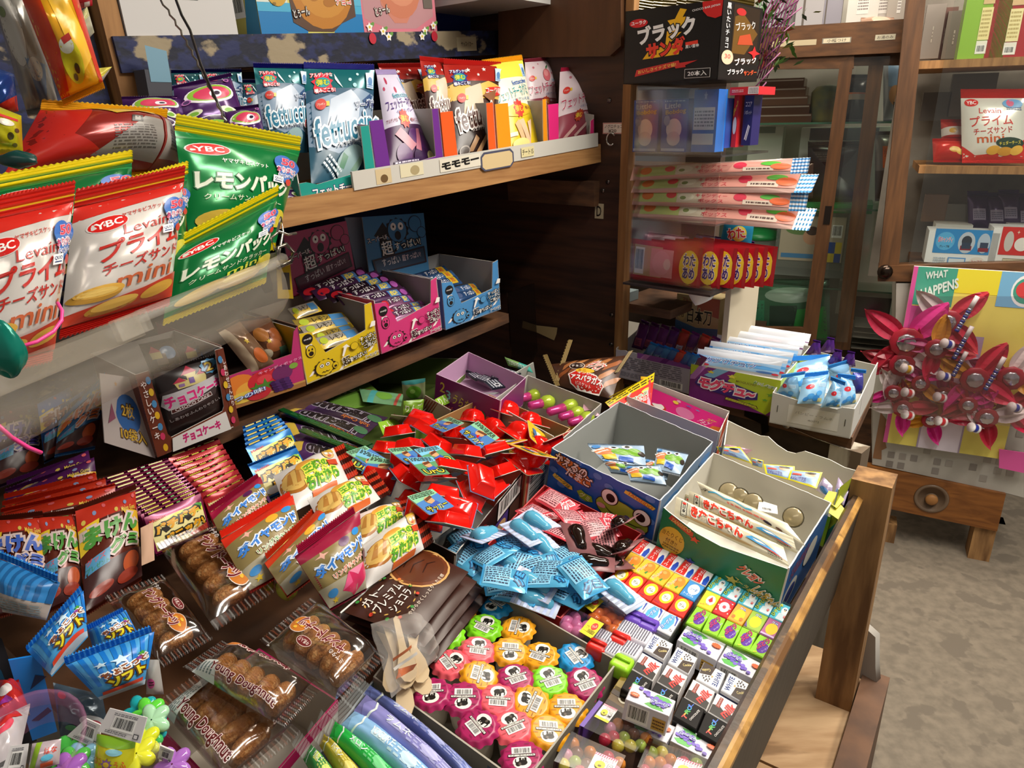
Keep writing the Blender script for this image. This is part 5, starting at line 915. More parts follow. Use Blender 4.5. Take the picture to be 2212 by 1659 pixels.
wire('hanging_wire','thin twisted silver wire hanging in front of the white carton',[(x+2.2*(-1)**i,y)for i,(x,y)in enumerate([(tw[0][0]+(tw[-1][0]-tw[0][0])*(t/24)**.85,t/24*262)for t in range(25)])],.78,.66,.0009,'a8a49c:m')
wire('hanging_wire','plain black wire running down beside the twisted silver wire',[(378,-6),(392,32),(410,64),(420,96),(434,140),(460,200),(490,264)],.79,.665,.0012,'1c1a1a')
wire('pink_string','bright pink string curving over the left white cracker bag',[(124,654),(134,672),(133,692),(116,716),(80,738),(34,752)],.50,.48,.0011,'ff4a9a','string')
wire('pink_string','bright pink string below the trough at the left edge of the picture',[(-10,914),(24,944),(60,966),(89,978)],.50,.52,.0013,'ff4a9a','string')
def lump(name,label,cat,px,py,d,rx,ry,key,seed,grp=None,n=14,rough=.25):
 r=random.Random(seed);o=at(px,py,d);mb=MB();ph=[r.uniform(0,6)for _ in range(6)]
 rings=[]
 for i in range(n+1):
  t=PI*i/n;rings.append([((math.sin(t)*math.cos(a)*rx)*(1+rough*math.sin(3*a+ph[0]+2*t)*math.sin(2*a+ph[1])),math.sin(t)*math.sin(a)*rx*.6,-math.cos(t)*ry*(1+rough*.6*math.sin(2*a+ph[2])))for a in[2*PI*j/18 for j in range(18)]])
 mb.loft(rings,key);return obj(name,mb,None,True,Matrix.Translation(o),label,cat,grp)
lump('teal_wrapper','crumpled teal foil wrapper at the left edge in front of the trough','wrapper',4,752,.47,.011,.015,'0e7a68:f',3)
lump('ribbon','dark green crumpled ribbon on the back of the red bag','ribbon',40,345,.56,.012,.005,'0c3c38:g',5)
# ---- bags hanging at the upper left
def hq(pts,d):return[at(*p,d[i]if isinstance(d,(list,tuple))else d)for i,p in enumerate(pts)]
bag('hanging_bag','yellow and orange bag twisting down at the upper left','snack bag',hq([(28,-50),(152,-60),(226,188),(138,228)],.72),'e0a020:f',[('P',[(0,0),(0,140),(30,140),(34,60),(20,0)],'c83c14'),('P',[(40,140),(70,140),(96,40),(60,20)],'ecb838'),('P',[(84,140),(100,140),(100,0),(92,0)],'c83418'),('E',50,40,20,30,'c8c020'),('E',48,60,14,10,'d8d8c8'),('P',[(42,70),(60,74),(62,66),(44,62)],'b03028'),('E',54,30,5,7,'4a3a18'),('E',46,20,4,5,'4a3a18')],100,140,bulge=.03,seals=(.04,.05),amp=.012,seed=3)
bag('hanging_bag','translucent greyish bag at the far upper left','snack bag',hq([(-30,-40),(60,-40),(130,240),(60,250)],.76),'8c8880:f',[('E',30,90,24,40,'a8a49c'),('P',[(40,60),(90,50),(70,10),(50,0)],'5a6a80'),('E',60,46,18,14,'98948c'),('E',16,110,8,6,'6a7a50')],100,140,bulge=.025,seals=(.02,.05),amp=.012,seed=5)
bag('hanging_bag','red bag with white checks at the top left corner','snack bag',hq([(92,-60),(196,-60),(200,12),(100,40)],.80),'b02028:f',[('R',0,0,100,24,'b01c28'),('R',4,2,16,22,'d8d0cc'),('R',30,2,42,22,'d8d0cc'),('R',56,2,68,22,'d8d0cc'),('R',82,2,94,22,'d8d0cc'),('E',10,60,40,26,'c8b820'),('E',30,70,20,16,'3a2a20'),('E',60,60,10,8,'2a5aa0')],100,140,bulge=.015,seals=(.0,.0),amp=.006,seed=6)
bag('hanging_bag','pale yellow crinkled bag below the red checked bag','snack bag',hq([(130,60),(188,14),(204,70),(150,130)],.82),'b8b498:f',[('P',[(0,140),(100,140),(100,90),(0,100)],'c0bc84'),('L',0,92,100,40,5,'a8a468')],100,140,bulge=.02,seals=(.0,.0),amp=.01,seed=7)
bag('hanging_bag','pale yellow and white fold of a bag beside the left divider','snack bag',hq([(190,150),(242,144),(206,200),(196,204)],.78),'b8b4a8:f',[('P',[(0,140),(100,140),(80,90),(0,100)],'d8cc50')],100,140,bulge=.01,seals=(.0,.0),amp=.006,seed=8)
bag('hanging_bag','yellow bag with dark spots at the left edge above the trough','snack bag',hq([(-40,215),(46,250),(50,330),(-40,340)],.64),'c0b81c:f',[('E',70,60,8,12,'3a3414'),('E',86,80,6,8,'3a3414'),('E',60,100,20,10,'d8d0c0'),('R',40,112,90,120,'c03030'),('E',80,30,6,8,'3a3414')],100,140,bulge=.025,seals=(.0,.0),amp=.006,seed=9)
bag('hanging_bag','blue and red bag just visible at the left edge of the picture','snack bag',hq([(-50,130),(30,160),(40,240),(-40,260)],.70),'1a3a7a:f',[('P',[(0,0),(100,0),(100,60),(40,30)],'a82818')],100,140,bulge=.02,seals=(.0,.0),amp=.008,seed=10)
# ================================================================ goods on the table: cartons
TB=-.05
def tq(pts,h):
 return[tab(*p,h[i]if isinstance(h,(list,tuple))else h)for i,p in enumerate(pts)]
def tcarton(name,label,rim,h,outer,inner,base=TB,**k):
 "rim corners FL FR BR BL as pixels at height h above the gum tops"
 return carton(name,label,'box',tq(rim,h),(max(h)if isinstance(h,(list,tuple))else h)-base,TN,outer,inner,**k)
tn=lambda y,a,s:[(0,0),(1,0)]+torn(1,0,y,16,a,s)
# frog carton
frA=[('E',8,88,3,4,'5a8ad8'),('E',92,90,4,5,'5a8ad8'),('E',46,84,4,5,'5a8ad8'),('E',57,72,4,5,'5a8ad8'),('E',5,48,4,5,'5a8ad8'),('E',88,12,4,5,'5a8ad8'),('E',14,20,4,5,'5a8ad8'),('E',36,14,4,5,'5a8ad8'),('E',95,42,4,5,'5a8ad8'),('E',28,94,3,4,'5a8ad8'),
       ('P',[(4,84),(8,94),(18,92),(26,88),(34,82),(40,68),(42,52),(36,46),(28,48),(22,54),(16,64),(8,68)],'d88030'),('T','かえるの',21,80,32,17,'f6f0e8',-.16,'3a2418',.09,.03),('T','たまご',30,61,25,16,'f6f0e8',-.12,'3a2418',.09,.03),
       ('P',[(5,34),(7,42),(25,30),(26,22),(22,20),(7,30)],'e8d050'),('T','ソーダ味',15.5,31,17,8,'4a5a20',-.45),('P',[(30,26),(34,34),(38,30),(44,30),(46,18),(40,12),(34,14)],'8ab828'),('T','グミ',38,22,10,9,'e8f0c8',-.15),
       ('P',[(72,86),(71,78),(96,70),(98,77),(94,80)],'e8c840'),('T','TANSEIDO',85,78.5,22,6,'c86a1c',-.25,None,0,.03),
       ('E',72,24,24,21,'241e18',-.15),('E',72,24,23.3,20,'9cb83c',-.15),('E',60,52,8,13,'241e18'),('E',60,52,7,12,'f0f0ec'),('E',61,51,4,7,'201812'),('E',89,42,8,13,'241e18'),('E',89,42,7,12,'f0f0ec'),('E',88,41,4,7,'201812'),('P',[(54,32),(62,18),(74,12),(86,14),(92,22),(86,16),(74,14.5),(62,20.5)],'241e18'),('E',54,24,4,4,'d8a0a8'),('E',90,10,4,4,'d8a0a8')]
_yy=lambda y:100-(100-y)*.56
frA=[(('P',[(x,_yy(y))for x,y in t[1]],t[2])if t[0]=='P' else(t[0],t[1],_yy(t[2]),t[3],t[4]*.8)+t[5:]if t[0]=='E' else(t[0],t[1],t[2],_yy(t[3]),t[4],t[5]*.80)+t[6:])for t in frA]
tcarton('frog_gum_carton','bright blue carton with a green frog face and white spots',[(1192,966),(1428,1080),(1541,952),(1337,866)],.045,'1f62c0:g','9a9c98:p',base=-.045,arts={'front':(frA,100,100),'right':([('E',20,80,14,8,'6a9ad8'),('E',60,70,20,8,'d88a50'),('E',84,84,12,6,'6a9ad8')],100,100)},keys={'right':'8fa4c4:g'},cuts={'front':tn(.985,.008,3),'right':tn(.985,.012,4),'back':tn(.99,.008,5),'left':tn(.985,.01,6)},edge='c8ccd4:p')
# green carton (no figures drawn)
gcA=[('P',[(6,88),(8,95),(28,84),(28,78),(24,78)],'c84838'),('T','TANSEIDO',17,86.5,18,6,'d8b868',-.3,None,0,.03),('E',12,58,11,20,'d8b838'),('T','当たりくじ',12,66,18,8,'7a5a18',-.1),('T','付き!!',12,56,10,7,'7a5a18',-.1),('L',5,44,14,8,2,'8a6a20',-.1),('S',30,76,5,'d84838'),('S',30,42,5,'3a58b0'),('S',64,46,6,'d8c050'),('R',36,10,60,34,'b8384a'),('R',38,0,58,10,'d8c878'),
       ('T','クレヨン',76,66,20,12,'e06048',-.42,'f0ece4',.1,.05),('T','しんちゃん',90,47,20,13,'d8a838',-.42,'f0ece4',.1,.05),('T','コーラ&ソーダグミ',82,44,36,7,'d8c050',-.42),('P',[(66,20),(72,30),(84,22),(98,8),(96,4),(80,8),(70,10)],'a8b4ac')]
tcarton('green_carton','dark green carton with a yellow prize circle holding long cream packs',[(1433,1096),(1706,1226),(1797,1084),(1541,976)],.045,'1c7a50:g','d0ccc0:p',base=-.03,arts={'front':(gcA,100,100),'right':([('E',20,40,16,18,'d8d4c8'),('E',20,38,12,12,'3a4a8a'),('L',10,66,40,20,3,'a04a58'),('E',60,60,16,18,'d8d4c8')],100,100)},keys={'right':'3a68a4:g'},cuts={'front':[(0,0),(1,0),(1,.97),(.96,.96),(.5,.84),(.3,.86),(.05,.97),(0,1)],'right':tn(.985,.012,7),'back':tn(.99,.006,8),'left':tn(.985,.008,9)},edge='dcd8d0:p')
tcarton('torn_carton','white carton with a torn top edge and coloured sides at the rail end',[(1564,958),(1814,1052),(1858,1018),(1572,905)],.05,'b8c83c:g','d6d0c2:p',base=-.03,cuts={'front':[(0,0),(1,0),(1,.5),(0,.5)],'back':[(0,0),(1,0)]+[(1,.98),(.9,.96),(.72,.94),(.66,.98),(.58,.9),(.5,.86),(.44,.88),(.38,.98),(.2,1.0),(.1,.97),(0,1)],'right':[(0,0),(1,0),(1,1),(.5,.9),(0,.96)],'left':tn(.98,.01,12)},
  arts={'right':([('R',0,0,100,100,'4a3a9a'),('P',[(0,0),(30,0),(60,100),(0,100)],'b8c83c'),('P',[(60,0),(100,0),(100,60)],'d83a78'),('S',40,50,18,'e8d030',8,.5),('R',0,0,40,30,'2a8a78')],100,100),'left':([('P',[(0,0),(100,0),(100,60),(0,100)],'4a88c0')],100,100)},edge='e8e2d4:p')
# mid grey carton (candy bats), pink carton, lilac carton
tcarton('grey_carton','shallow grey carton holding pink and yellow candy bats',[(1060,868),(1212,952),(1300,872),(1140,810)],.03,'9a9890:p','b4b0a8:p',base=-.04,edge='d0ccc4:p')
tcarton('lilac_carton','small lilac carton with a purple front standing far back on the table',[(942,808),(1082,866),(1136,816),(1012,760)],.045,'7a2468:g','c098b8:p',base=-.0,arts={'front':([('E',30,62,0.1,.1,'7a2468'),('T','2',12,64,8,34,'d8c050'),('T','3',22,46,8,30,'7ab0d0'),('T','うらない',48,40,36,34,'d8b850',-.1),('E',76,30,5,12,'3a7a50'),('E',86,22,5,12,'c04a30'),('E',94,18,4,10,'4a8a5a')],100,100),'left':([('R',30,30,60,60,'9a4a88')],100,100)},edge='d8b8d0:p')
for i,(x,y,a)in enumerate(((1010,800,.3),(1030,815,-.2),(1052,822,.1),(1082,818,.8),(1100,806,.2),(1068,832,-.3))):
 m=tfr(x,y,x+30,y+14,.012+.003*i,.1*(i%3-1))@Matrix.Rotation(a,4,'Z');mb=MB();mb.box(-.016,-.011,0,.016,.011,.0025,'202430:g')
 mb.art([('L',-.014,-.009,.028,.018,4,'c8ccd4'),('E',.006,.002,.006,.005,'d8d8dc'),('E',.006,.002,.003,.003,'202430')],AF((0,0,.0026),(1,0,0),(0,1,0)));obj('mini_sachet',mb,m=m,label='black and white mini sachet in the lilac carton, %s'%('leftmost','second from left','third from left','leaning on the right wall','at the back right corner','nearest the front')[i],cat='sachet',group='black and white sachets')
tcarton('pink_card_carton','white-walled carton holding chocolate spoons near the blue frog carton',[(1354,856),(1554,934),(1576,888),(1392,820)],.035,'d8c8c0:p','cfc8c2:p',base=-.03,cuts={'right':tn(.97,.02,14)},arts={'right':([('P',[(0,0),(60,0),(90,100),(40,100)],'c85a3c'),('P',[(0,40),(100,60),(100,70),(0,50)],'e8e0d8')],100,100)},edge='e0d8d0:p')
def tbag(name,label,cat,pts,h,body,art=(),W=100,H=100,group=None,**k):
 return bag(name,label,cat,tq(pts,h),body,art,W,H,group,**k)
m,q=quadframe(tq([(1408,838),(1566,905),(1556,945),(1404,880)],[.026,.026,.0,.0]));TL,TR,BR,BL=q;mb=MB();mb.prism([(p.x,p.y)for p in(BL,BR,TR,TL)],-.001,0,'d82a80:g')
mb.art([('P',[(6,78),(12,70),(40,48),(46,52),(16,84)],'e88ab0'),('E',50,44,13,26,'d878a8'),('E',10,80,6,12,'e898b8'),('E',10,22,14,24,'c83a30'),('E',12,26,9,14,'f0ece8'),('S',26,86,7,'7ab83c'),('S',54,86,6,'8a5ab0'),('S',66,84,4,'5a9ad0'),('E',36,78,4,8,'e8c84a'),('E',40,90,3,6,'e8a0c0'),('T','つけて',84,60,10,24,'d8c048',-.3),('T','チョコ',76,40,12,24,'e8d8e0',-.3),('P',[(80,0),(88,40),(100,50),(100,0)],'d87030')],
       lambda x,y,h:(BL*(1-x/100)+BR*x/100)*(1-y/100)+(TL*(1-x/100)+TR*x/100)*y/100+V((0,0,h)))
obj('pink_card',mb,m=m,label='pink printed card with stars standing in the white-walled carton',cat='card')
spA=[('R',0,0,100,100,'d8382c'),('R',0,76,100,100,'d8c018'),('L',2,80,96,16,2,'3a3018'),('E',80,62,12,6,'f0d060'),('E',14,40,12,7,'f0d060'),('T','つぶつぶ',56,52,56,12,'4a9a50',.1,'f4f0e8',.1),('T','いちごチョコ',56,38,76,13,'d83a4c',.1,'f4f0e8',.1),('R',32,22,76,29,'4a3420'),('E',60,6,18,12,'c88a78')]
tbag('chocolate_packet','yellow and red chocolate packet leaning in the white-walled carton','candy pack',[(1316,858),(1404,812),(1404,890),(1340,905)],[.04,.04,.01,.01],'d03828:f',spA,bulge=.004,seals=(.03,.0),sealk='d8c018:f',n=14)
tbag('spoon_chocolate','red and pink spoon chocolate pack standing beside the yellow packet','candy pack',[(1384,812),(1406,816),(1406,894),(1382,886)],[.045,.045,.01,.01],'d84a58:f',[('R',0,90,100,100,'e8b830'),('E',60,20,40,24,'e8a0b8'),('R',40,30,80,60,'e090a8')],bulge=.004,seals=(.0,.0),n=10)
for i,(x,y)in enumerate(((1520,912),(1535,925),(1548,918))):
 lumpm=tfr(x,y,x+30,y+12,-.004+.004*i);mb=MB();mb.rbox(.03,.02,.008,.004,('c8c0d0:f','b0a8c8:f','d8d0d4:f')[i]);mb.art([('E',0,0,.006,.005,'4a5ab0')],AF((0,0,.0082),(1,0,0),(0,1,0)));obj('mini_sachet',mb,None,True,lumpm,'small pale sachet in the right end of the white-walled carton, %s'%('left','nearest','right')[i],'sachet','pale sachets by the pink card')
# green little pack beyond the lilac carton
tbag('apple_stick','pale green and turquoise stick pack behind the lilac carton','candy pack',[(1092,772),(1142,790),(1152,806),(1098,790)],[.03,.03,.02,.02],'9ac878:f',[('P',[(40,0),(100,0),(100,100),(60,100)],'4ab8a8'),('L',10,20,70,60,3,'e8f0e0')],bulge=.003,seals=(0,0),n=10)
mb=MB();m,q=quadframe(tq([(1084,806),(1168,790),(1160,830),(1090,868)],[.03,.03,-.02,-.02]));mb.prism([(p.x,p.y)for p in(q[3],q[2],q[1],q[0])],-.0015,0,'b8b8b0:p');obj('grey_flap',mb,m=m,label='pale grey cardboard flap between the lilac carton and the biscuit bag',cat='card')
mb=MB();m,q=quadframe(tq([(960,846),(1078,852),(1020,872),(950,862)],[.0,.0,-.01,-.01]));mb.prism([(p.x,p.y)for p in(q[3],q[2],q[1],q[0])],-.0015,0,'b4bcb8:p');obj('grey_flap',mb,m=m,label='pale greenish card lying in front of the lilac carton',cat='card')
# candy bats
for i,(a,b,w)in enumerate((((1108,878),(1180,862),.011),((1140,892),(1200,878),.011),((1180,906),(1256,884),.011),((1206,916),(1262,900),.010),((1226,928),(1284,912),.010))):
 A,B=tab(*a,-.01+.004*i),tab(*b,-.008+.004*i);D=B-A;m=frame(A,D,TN);L=D.length
 r=thing('candy_bat','pink and yellow-green candy bat, %s in the grey carton'%('leftmost','second from left','third from left','second from right','rightmost')[i],'candy',m,'candy bats in the grey carton')
 mb=MB();mb.loft([[(x*L,math.cos(t)*w*r_,w+math.sin(t)*w*r_)for t in[2*PI*k/12 for k in range(12)]]for x,r_ in((0,.1),(.06,.6),(.3,.62),(.45,.7))],'c83a80:f',True);obj('pink_wrap',mb,r,True)
 mb=MB();mb.loft([[(x*L,math.cos(t)*w*r_,w+math.sin(t)*w*r_)for t in[2*PI*k/12 for k in range(12)]]for x,r_ in((.45,.7),(.6,1),(.75,1.0),(.86,.7),(.9,.2))],'b8d040:f',True);obj('candy_head',mb,r,True)
 mb=MB();mb.add([(.9*L,0,w),(1.12*L,w,w+.006),(1.16*L,0,w),(1.12*L,-w,w+.004)],[(0,1,2),(0,2,3)],'d8a8b8:f');obj('twisted_end',mb,r)
for i,(x,y)in enumerate(((1262,922),(1290,930),(1240,940))):
 mb=MB();mb.lathe([(.0001,0),(.008,.002),(.011,.009),(.008,.016),(.0001,.018)],'c4d848:s',14);obj('lime_ball',mb,None,True,tfr(x,y,x+10,y,-.02+.004*i),'yellow-green ball at the front of the grey carton, %s'%('left','right','nearest')[i],'candy','yellow-green balls')
# asparagus biscuit bag
asA=[('R',0,0,100,100,'4a2c1c')]+[('P',[(x,y),(x+4,y+3),(x+18,y+22),(x+24,y+36),(x+19,y+36),(x+4,y+16)],c)for x,y,c in((18,52,'a86a3c'),(32,54,'b87a48'),(48,50,'a86838'),(62,52,'b07040'),(76,50,'a05c30'),(70,22,'b47644'),(80,10,'a86a38'),(8,20,'8a4c28'),(24,28,'8a5030'))]+[
       ('E',40,60,11,12,'201410'),('E',40,60,11,12,'e8d8c8'),('E',40,60,10,11,'2c1812'),('T','チョコ',40,60,15,8,'f4ece4'),('T','ギンビス',68,62,20,24,'d8342c',-.7,'f0e4d8',.1),('P',[(28,8),(26,34),(40,46),(70,34),(84,14),(78,-2),(40,-2)],'f0e8e0'),('P',[(30,9),(28,33),(41,44),(69,32),(82,14),(77,0),(41,0)],'d0241c'),('E',52,44,14,7,'e8b830'),('T','ミニ',48,44,12,7,'8a2a18'),('T','ギンビス',54,36,26,7,'f4ece4',-.1),('T','アスパラガス',55,23,50,15,'f8f4f0',-.12,'a01810',.06,.04),('T','ビスケット',50,9,26,7,'f4ece4',-.12)]
r=tbag('biscuit_bag','brown and red bag of asparagus-shaped chocolate biscuits with gold ends','snack bag',[(1178,772),(1352,784),(1322,862),(1200,832)],[.055,.055,.02,.02],'4a2c1c:f',asA,bulge=.016,seals=(0,0),amp=.005,seed=4)
for(a,b,o)in(((1182,765),(1210,835),(1160,770)),((1240,758),(1208,830),(1215,760)),((1360,784),(1330,836),(1378,790))):
 i_=r.matrix_world.inverted();A,B,O=[i_@p for p in tq([a,b,o],[.055,.022,.05])];A.z=B.z=.008;O.z=.01;obj('gold_end',sealmesh(B,A,(O-A),.007,'8a7448:g',14,lines=3),r)
# ---------------------------------------------------------------- stand behind the table
G0,G1,G2,G3=lev(1320,800,RZ),lev(1838,943,RZ),lev(1900,800,RZ),lev(1390,690,RZ)
st=thing('wooden_stand','old dark wooden stand with a whitewashed corner post behind the table','stand',Matrix.Translation(((G0+G1)/2).xy.to_3d()))
si=st.matrix_world.inverted()
def spt(name,mb,smooth=False):mb.v=[tuple(si@V(v))for v in mb.v];return obj(name,mb,st,smooth)
gx=(G1-G0);gm=frame(G0,gx,UP);gl=gx.length
mb=MB();_g=[gm.inverted()@lev(x,y,RZ)for x,y in((1322,800),(1842,944),(1889,842),(1420,720))];mb.prism([(v.x,v.y)for v in _g],-.02,-.001,oldwood,gm);spt('top_board',mb)
mb=MB();mb.box(-.02,.005,-.10,gl*.99,.02,-.02,noisy('dark_front','2a2018','3e3024',5,(1.5,8,8),.6),gm);spt('front_board',mb)
mb=MB();mb.box(gl*.94,-.004,-.72,gl+.02,.03,-.02,noisy('whitewash','8a8070','bdb4a2',7,(4,4,1),.8,'6a5a48',7,.1),gm);spt('corner_post',mb)
mb=MB();mb.box(gl*.6,.02,-.3,gl*.94,.05,-.10,oldwood,gm);mb.box(gl*.70,.0,-.3,gl*.78,.02,-.09,shelfwood,gm);spt('inner_boards',mb)
mb=MB();mb.lathe([(.006,0),(.006,.003)],'a8a498:m',12);mb.tube([(0,0,.002),(.02,-.004,.003),(.05,-.008,.004),(.085,-.010,.004)],.0008,'a8a498:m');p=onp(1700,917,G0,gm.to_3x3()@V((0,1,0)));mb.v=[tuple(frame(p,gx,gm.to_3x3()@V((0,-1,0)))@V(v))for v in mb.v];spt('wire_ring',mb,True)
mb=MB();a=gm.inverted()@onp(1610,880,G0,gm.to_3x3()@V((0,1,0)));mb.prism([(a.x,a.z),(a.x+.04,a.z-.006),(a.x+.044,a.z-.03),(a.x+.034,a.z-.04),(a.x+.03,a.z-.02),(a.x,a.z-.015)],-.0005,.0015,'6a6258:c',gm@Matrix(((1,0,0,0),(0,0,-1,0),(0,1,0,0),(0,0,0,1))));spt('tape',mb)
def rcarton(name,label,rim,z,outer,inner,**k):
 return carton(name,label,'box',[lev(*p,z)for p in rim],z-RZ,UP,outer,inner,**k)
rcarton('sour_carton','whitish carton with purple top print full of pointed purple packets',[(1331,752),(1492,786),(1566,722),(1398,694)],RZ+.055,'b8b0bc:p','b8b2ac:p',arts={'front':([('R',30,82,100,100,'8a4a98'),('P',[(34,82),(40,100),(48,100),(42,82)],'c080c0'),('P',[(60,82),(66,100),(74,100),(68,82)],'6a2a7a'),('L',10,34,80,46,7,'7a7480'),('B',62,6,30,22),('L',8,10,50,16,3,'8a8490')],100,100)},cuts={'front':tn(.97,.03,21),'back':tn(.98,.02,22)},edge='d4d0cc:p')
mgA=[('R',0,0,100,100,'b4c824'),('P',[(0,0),(0,70),(20,100),(52,100),(40,60),(60,20),(88,0)],'7a2a78'),('P',[(10,100),(18,100),(6,60),(0,58),(0,66)],'b878c0'),('P',[(30,100),(44,100),(26,70),(16,76)],'7ab0d0'),('P',[(88,0),(100,0),(100,30)],'7a2a78'),('S',24,88,5,'e0d040'),('S',48,86,6,'e8e048'),('S',92,56,6,'6aa838'),('S',70,20,5,'6aa838'),('S',86,40,4,'6aa838'),
       ('P',[(6,50),(12,72),(40,74),(62,62),(78,54),(78,36),(60,28),(30,34),(10,44)],'3a2070'),('T','モグチュ~',43,53,64,34,'e8486c',-.1,'f4e8ec',.09,.06),('T','MOGUCHU',64,76,22,6,'7a6a20',-.08),('T','おいしさUP!!',84,80,24,8,'3a8a50',-.25,'f0f0e0',.1),('P',[(42,20),(43,28),(78,20),(80,12)],'4a3a20'),('P',[(43,21),(44,27),(77,19),(79,13)],'d0cc48'),('T','チューイングキャンディ',61,20,32,5,'4a3a20',-.22)]
rcarton('chew_candy_carton','purple and lime green carton of long white chew candy packs',[(1493,786),(1687,822),(1752,748),(1570,716)],RZ+.062,'b4c824:g','c8c4bc:p',arts={'front':(mgA,100,100),'right':([('R',0,0,100,100,'b4c824'),('R',0,0,100,14,'7a2a78'),('S',40,50,8,'6aa838'),('S',64,26,6,'6aa838')],100,100)},cuts={'front':tn(.98,.01,23)})
rcarton('white_carton','white-grey carton with a paper label holding light blue bags',[(1669,848),(1847,880),(1896,789),(1735,752)],RZ+.05,'c4c2bc:p','bcb8b0:p',arts={'front':([('R',22,14,84,72,'dcdad4'),('T','バンビー・ラムネ',54,50,46,9,'a8a4a0',-.05),('T','40円',54,32,14,7,'a8a4a0'),('R',8,40,9,62,'4a4844'),('R',91,36,92,58,'4a4844')],100,100),'right':([('R',30,30,60,90,'d8d8d4')],100,100)},cuts={'front':[(0,0),(1,0),(1,.95),(.86,.93),(.8,.84),(.3,.9),(.1,.98),(0,1.0)],'right':[(0,0),(1,0),(1,1.1),(.7,1.1),(.2,.92),(0,.95)]})
def rq(pts,z):return[lev(*p,z[i]if isinstance(z,(list,tuple))else z)for i,p in enumerate(pts)]
ch=[('R',0,24,100,100,'9cc4e8'),('P',[(0,60),(30,90),(60,94),(100,70),(100,50),(40,56)],'5aa0dc'),('T','カジリチュウ',42,70,60,40,'2a50a8',-.04,'e8f0f8',.06),('E',12,30,6,10,'d83a48'),('E',84,30,10,9,'4a7ac0'),('E',96,24,4,9,'d83a48'),('R',0,0,4,100,'2a70b8'),('L',20,76,60,14,1,'a8b4c8')]
for i in range(6):
 t=i/5;x0,y0=1500+68*t,792-64*t-9*(i==0);x1,y1=1680+62*t,818-70*t-9*(i==0)
 bag('chew_candy_stick',('white and light blue chew candy stick, %s in the lime carton' if i<4 else 'white and purple chew candy stick, %s in the lime carton')%('foremost','second from front','third from front','fourth from front','fifth from front','rearmost')[i],'candy stick',rq([(x0+10,y0-30),(x1+10,y1-28),(x1,y1+8),(x0,y0+8)],[RZ+.082,RZ+.082,RZ+.054,RZ+.054]),'d8dce4:f',ch if i<4 else[('R',0,60,100,70,'6a2a6c'),('R',60,20,90,40,'9ab04a'),('B',36,20,16,50)],group='chew candy sticks in the lime carton',bulge=.006,seals=(0,0),n=12,amp=.002,seed=i)
for i in range(16):
 row,k=divmod(i,8);c=('682c68','682c68','783470','682c68','c84030','783470','c84030','682c68','2f88d8','2f70c0','2f88d8','2f70c0','c84030','2f70c0','2f88d8','783470')[i]
 x,y=(1372+k*22,742+k*2)if row==0 else(1392+k*15,764+k*4);h_=52-3*k if row==0 else 26
 bag('pointed_packet','%s pointed sour packet in the whitish carton, %s'%({'6':'purple','7':'plum','c':'red','2':'blue'}[c[0]],('back row leftmost','back row second','back row third','back row fourth','back row fifth','back row sixth','back row seventh','back row rightmost','front row leftmost','front row second','front row third','front row fourth','front row fifth','front row sixth','front row seventh','front row rightmost')[i]),'candy pack',rq([(x+14,y-h_),(x+30,y-h_+8),(x+16,y+14),(x-8,y+8)],[RZ+.09,RZ+.088,RZ+.03,RZ+.03]),c+':f',[('R',20,10,80,60,'a84a60' if c[0]in '67' else 'd8d0d8'),('L',30,20,40,30,3,'3a2040')],group='pointed packets in the whitish carton',bulge=.005,seals=(.1,.06),n=10,amp=.003,seed=i)
lbA=[('R',0,0,100,100,'9ac8e8'),('E',30,80,16,13,'d83040'),('T','Y',30,80,6,8,'f0f0f0'),('R',60,76,92,94,'c8e0f0'),('L',62,78,28,14,3,'6a9ac0'),('E',40,30,14,14,'4a98d8'),('E',62,22,14,14,'3a88d0'),('E',70,44,12,12,'58a4e0'),('E',24,18,10,10,'3a88d0'),('R',70,6,88,22,'c8c48a')]
for i,(p,z)in enumerate((([(1712,770),(1792,764),(1790,850),(1706,840)],.05),([(1688,812),(1740,800),(1730,866),(1676,850)],.06),([(1740,806),(1790,800),(1778,872),(1722,872)],.065),([(1796,812),(1826,826),(1816,880),(1772,880)],.068),([(1810,806),(1848,812),(1850,872),(1808,878)],.066),([(1788,790),(1830,778),(1838,820),(1798,830)],.055),([(1838,795),(1872,800),(1862,850),(1834,852)],.05))):
 bag('ramune_bag','light blue bag with a red oval in the white-grey carton, %s'%('rear left, the widest','front left','front second from left','front leaning right','front right','rear middle, darker','rear right corner')[i],'candy bag',rq(p,[RZ+z+.02,RZ+z+.02,RZ+z-.02,RZ+z-.02]),'8abce4:f' if i<6 else '4a4a9a:f',lbA if i<6 else[('E',40,50,20,20,'2a2a8a'),('E',70,40,20,20,'3a3aa0')],group='light blue bags in the white-grey carton',bulge=.010,seals=(.14,.0),sealk='3a90d8:f',n=14,amp=.004,seed=i)
for i,(x,y)in enumerate(((1752,752),(1782,746),(1798,772),(1826,776))):
 bag('purple_bag','purple twisted bag top behind the light blue bags, %s'%('leftmost','second','third','rightmost')[i],'candy bag',rq([(x+6,y-18),(x+20,y-14),(x+22,y+16),(x-14,y+14)],[RZ+.09,RZ+.09,RZ+.06,RZ+.06]),'5a2a88:f',[('E',50,40,20,16,'a880c8')],group='purple bags behind the light blue bags',bulge=.008,seals=(.1,.0),n=10,amp=.006,seed=i)
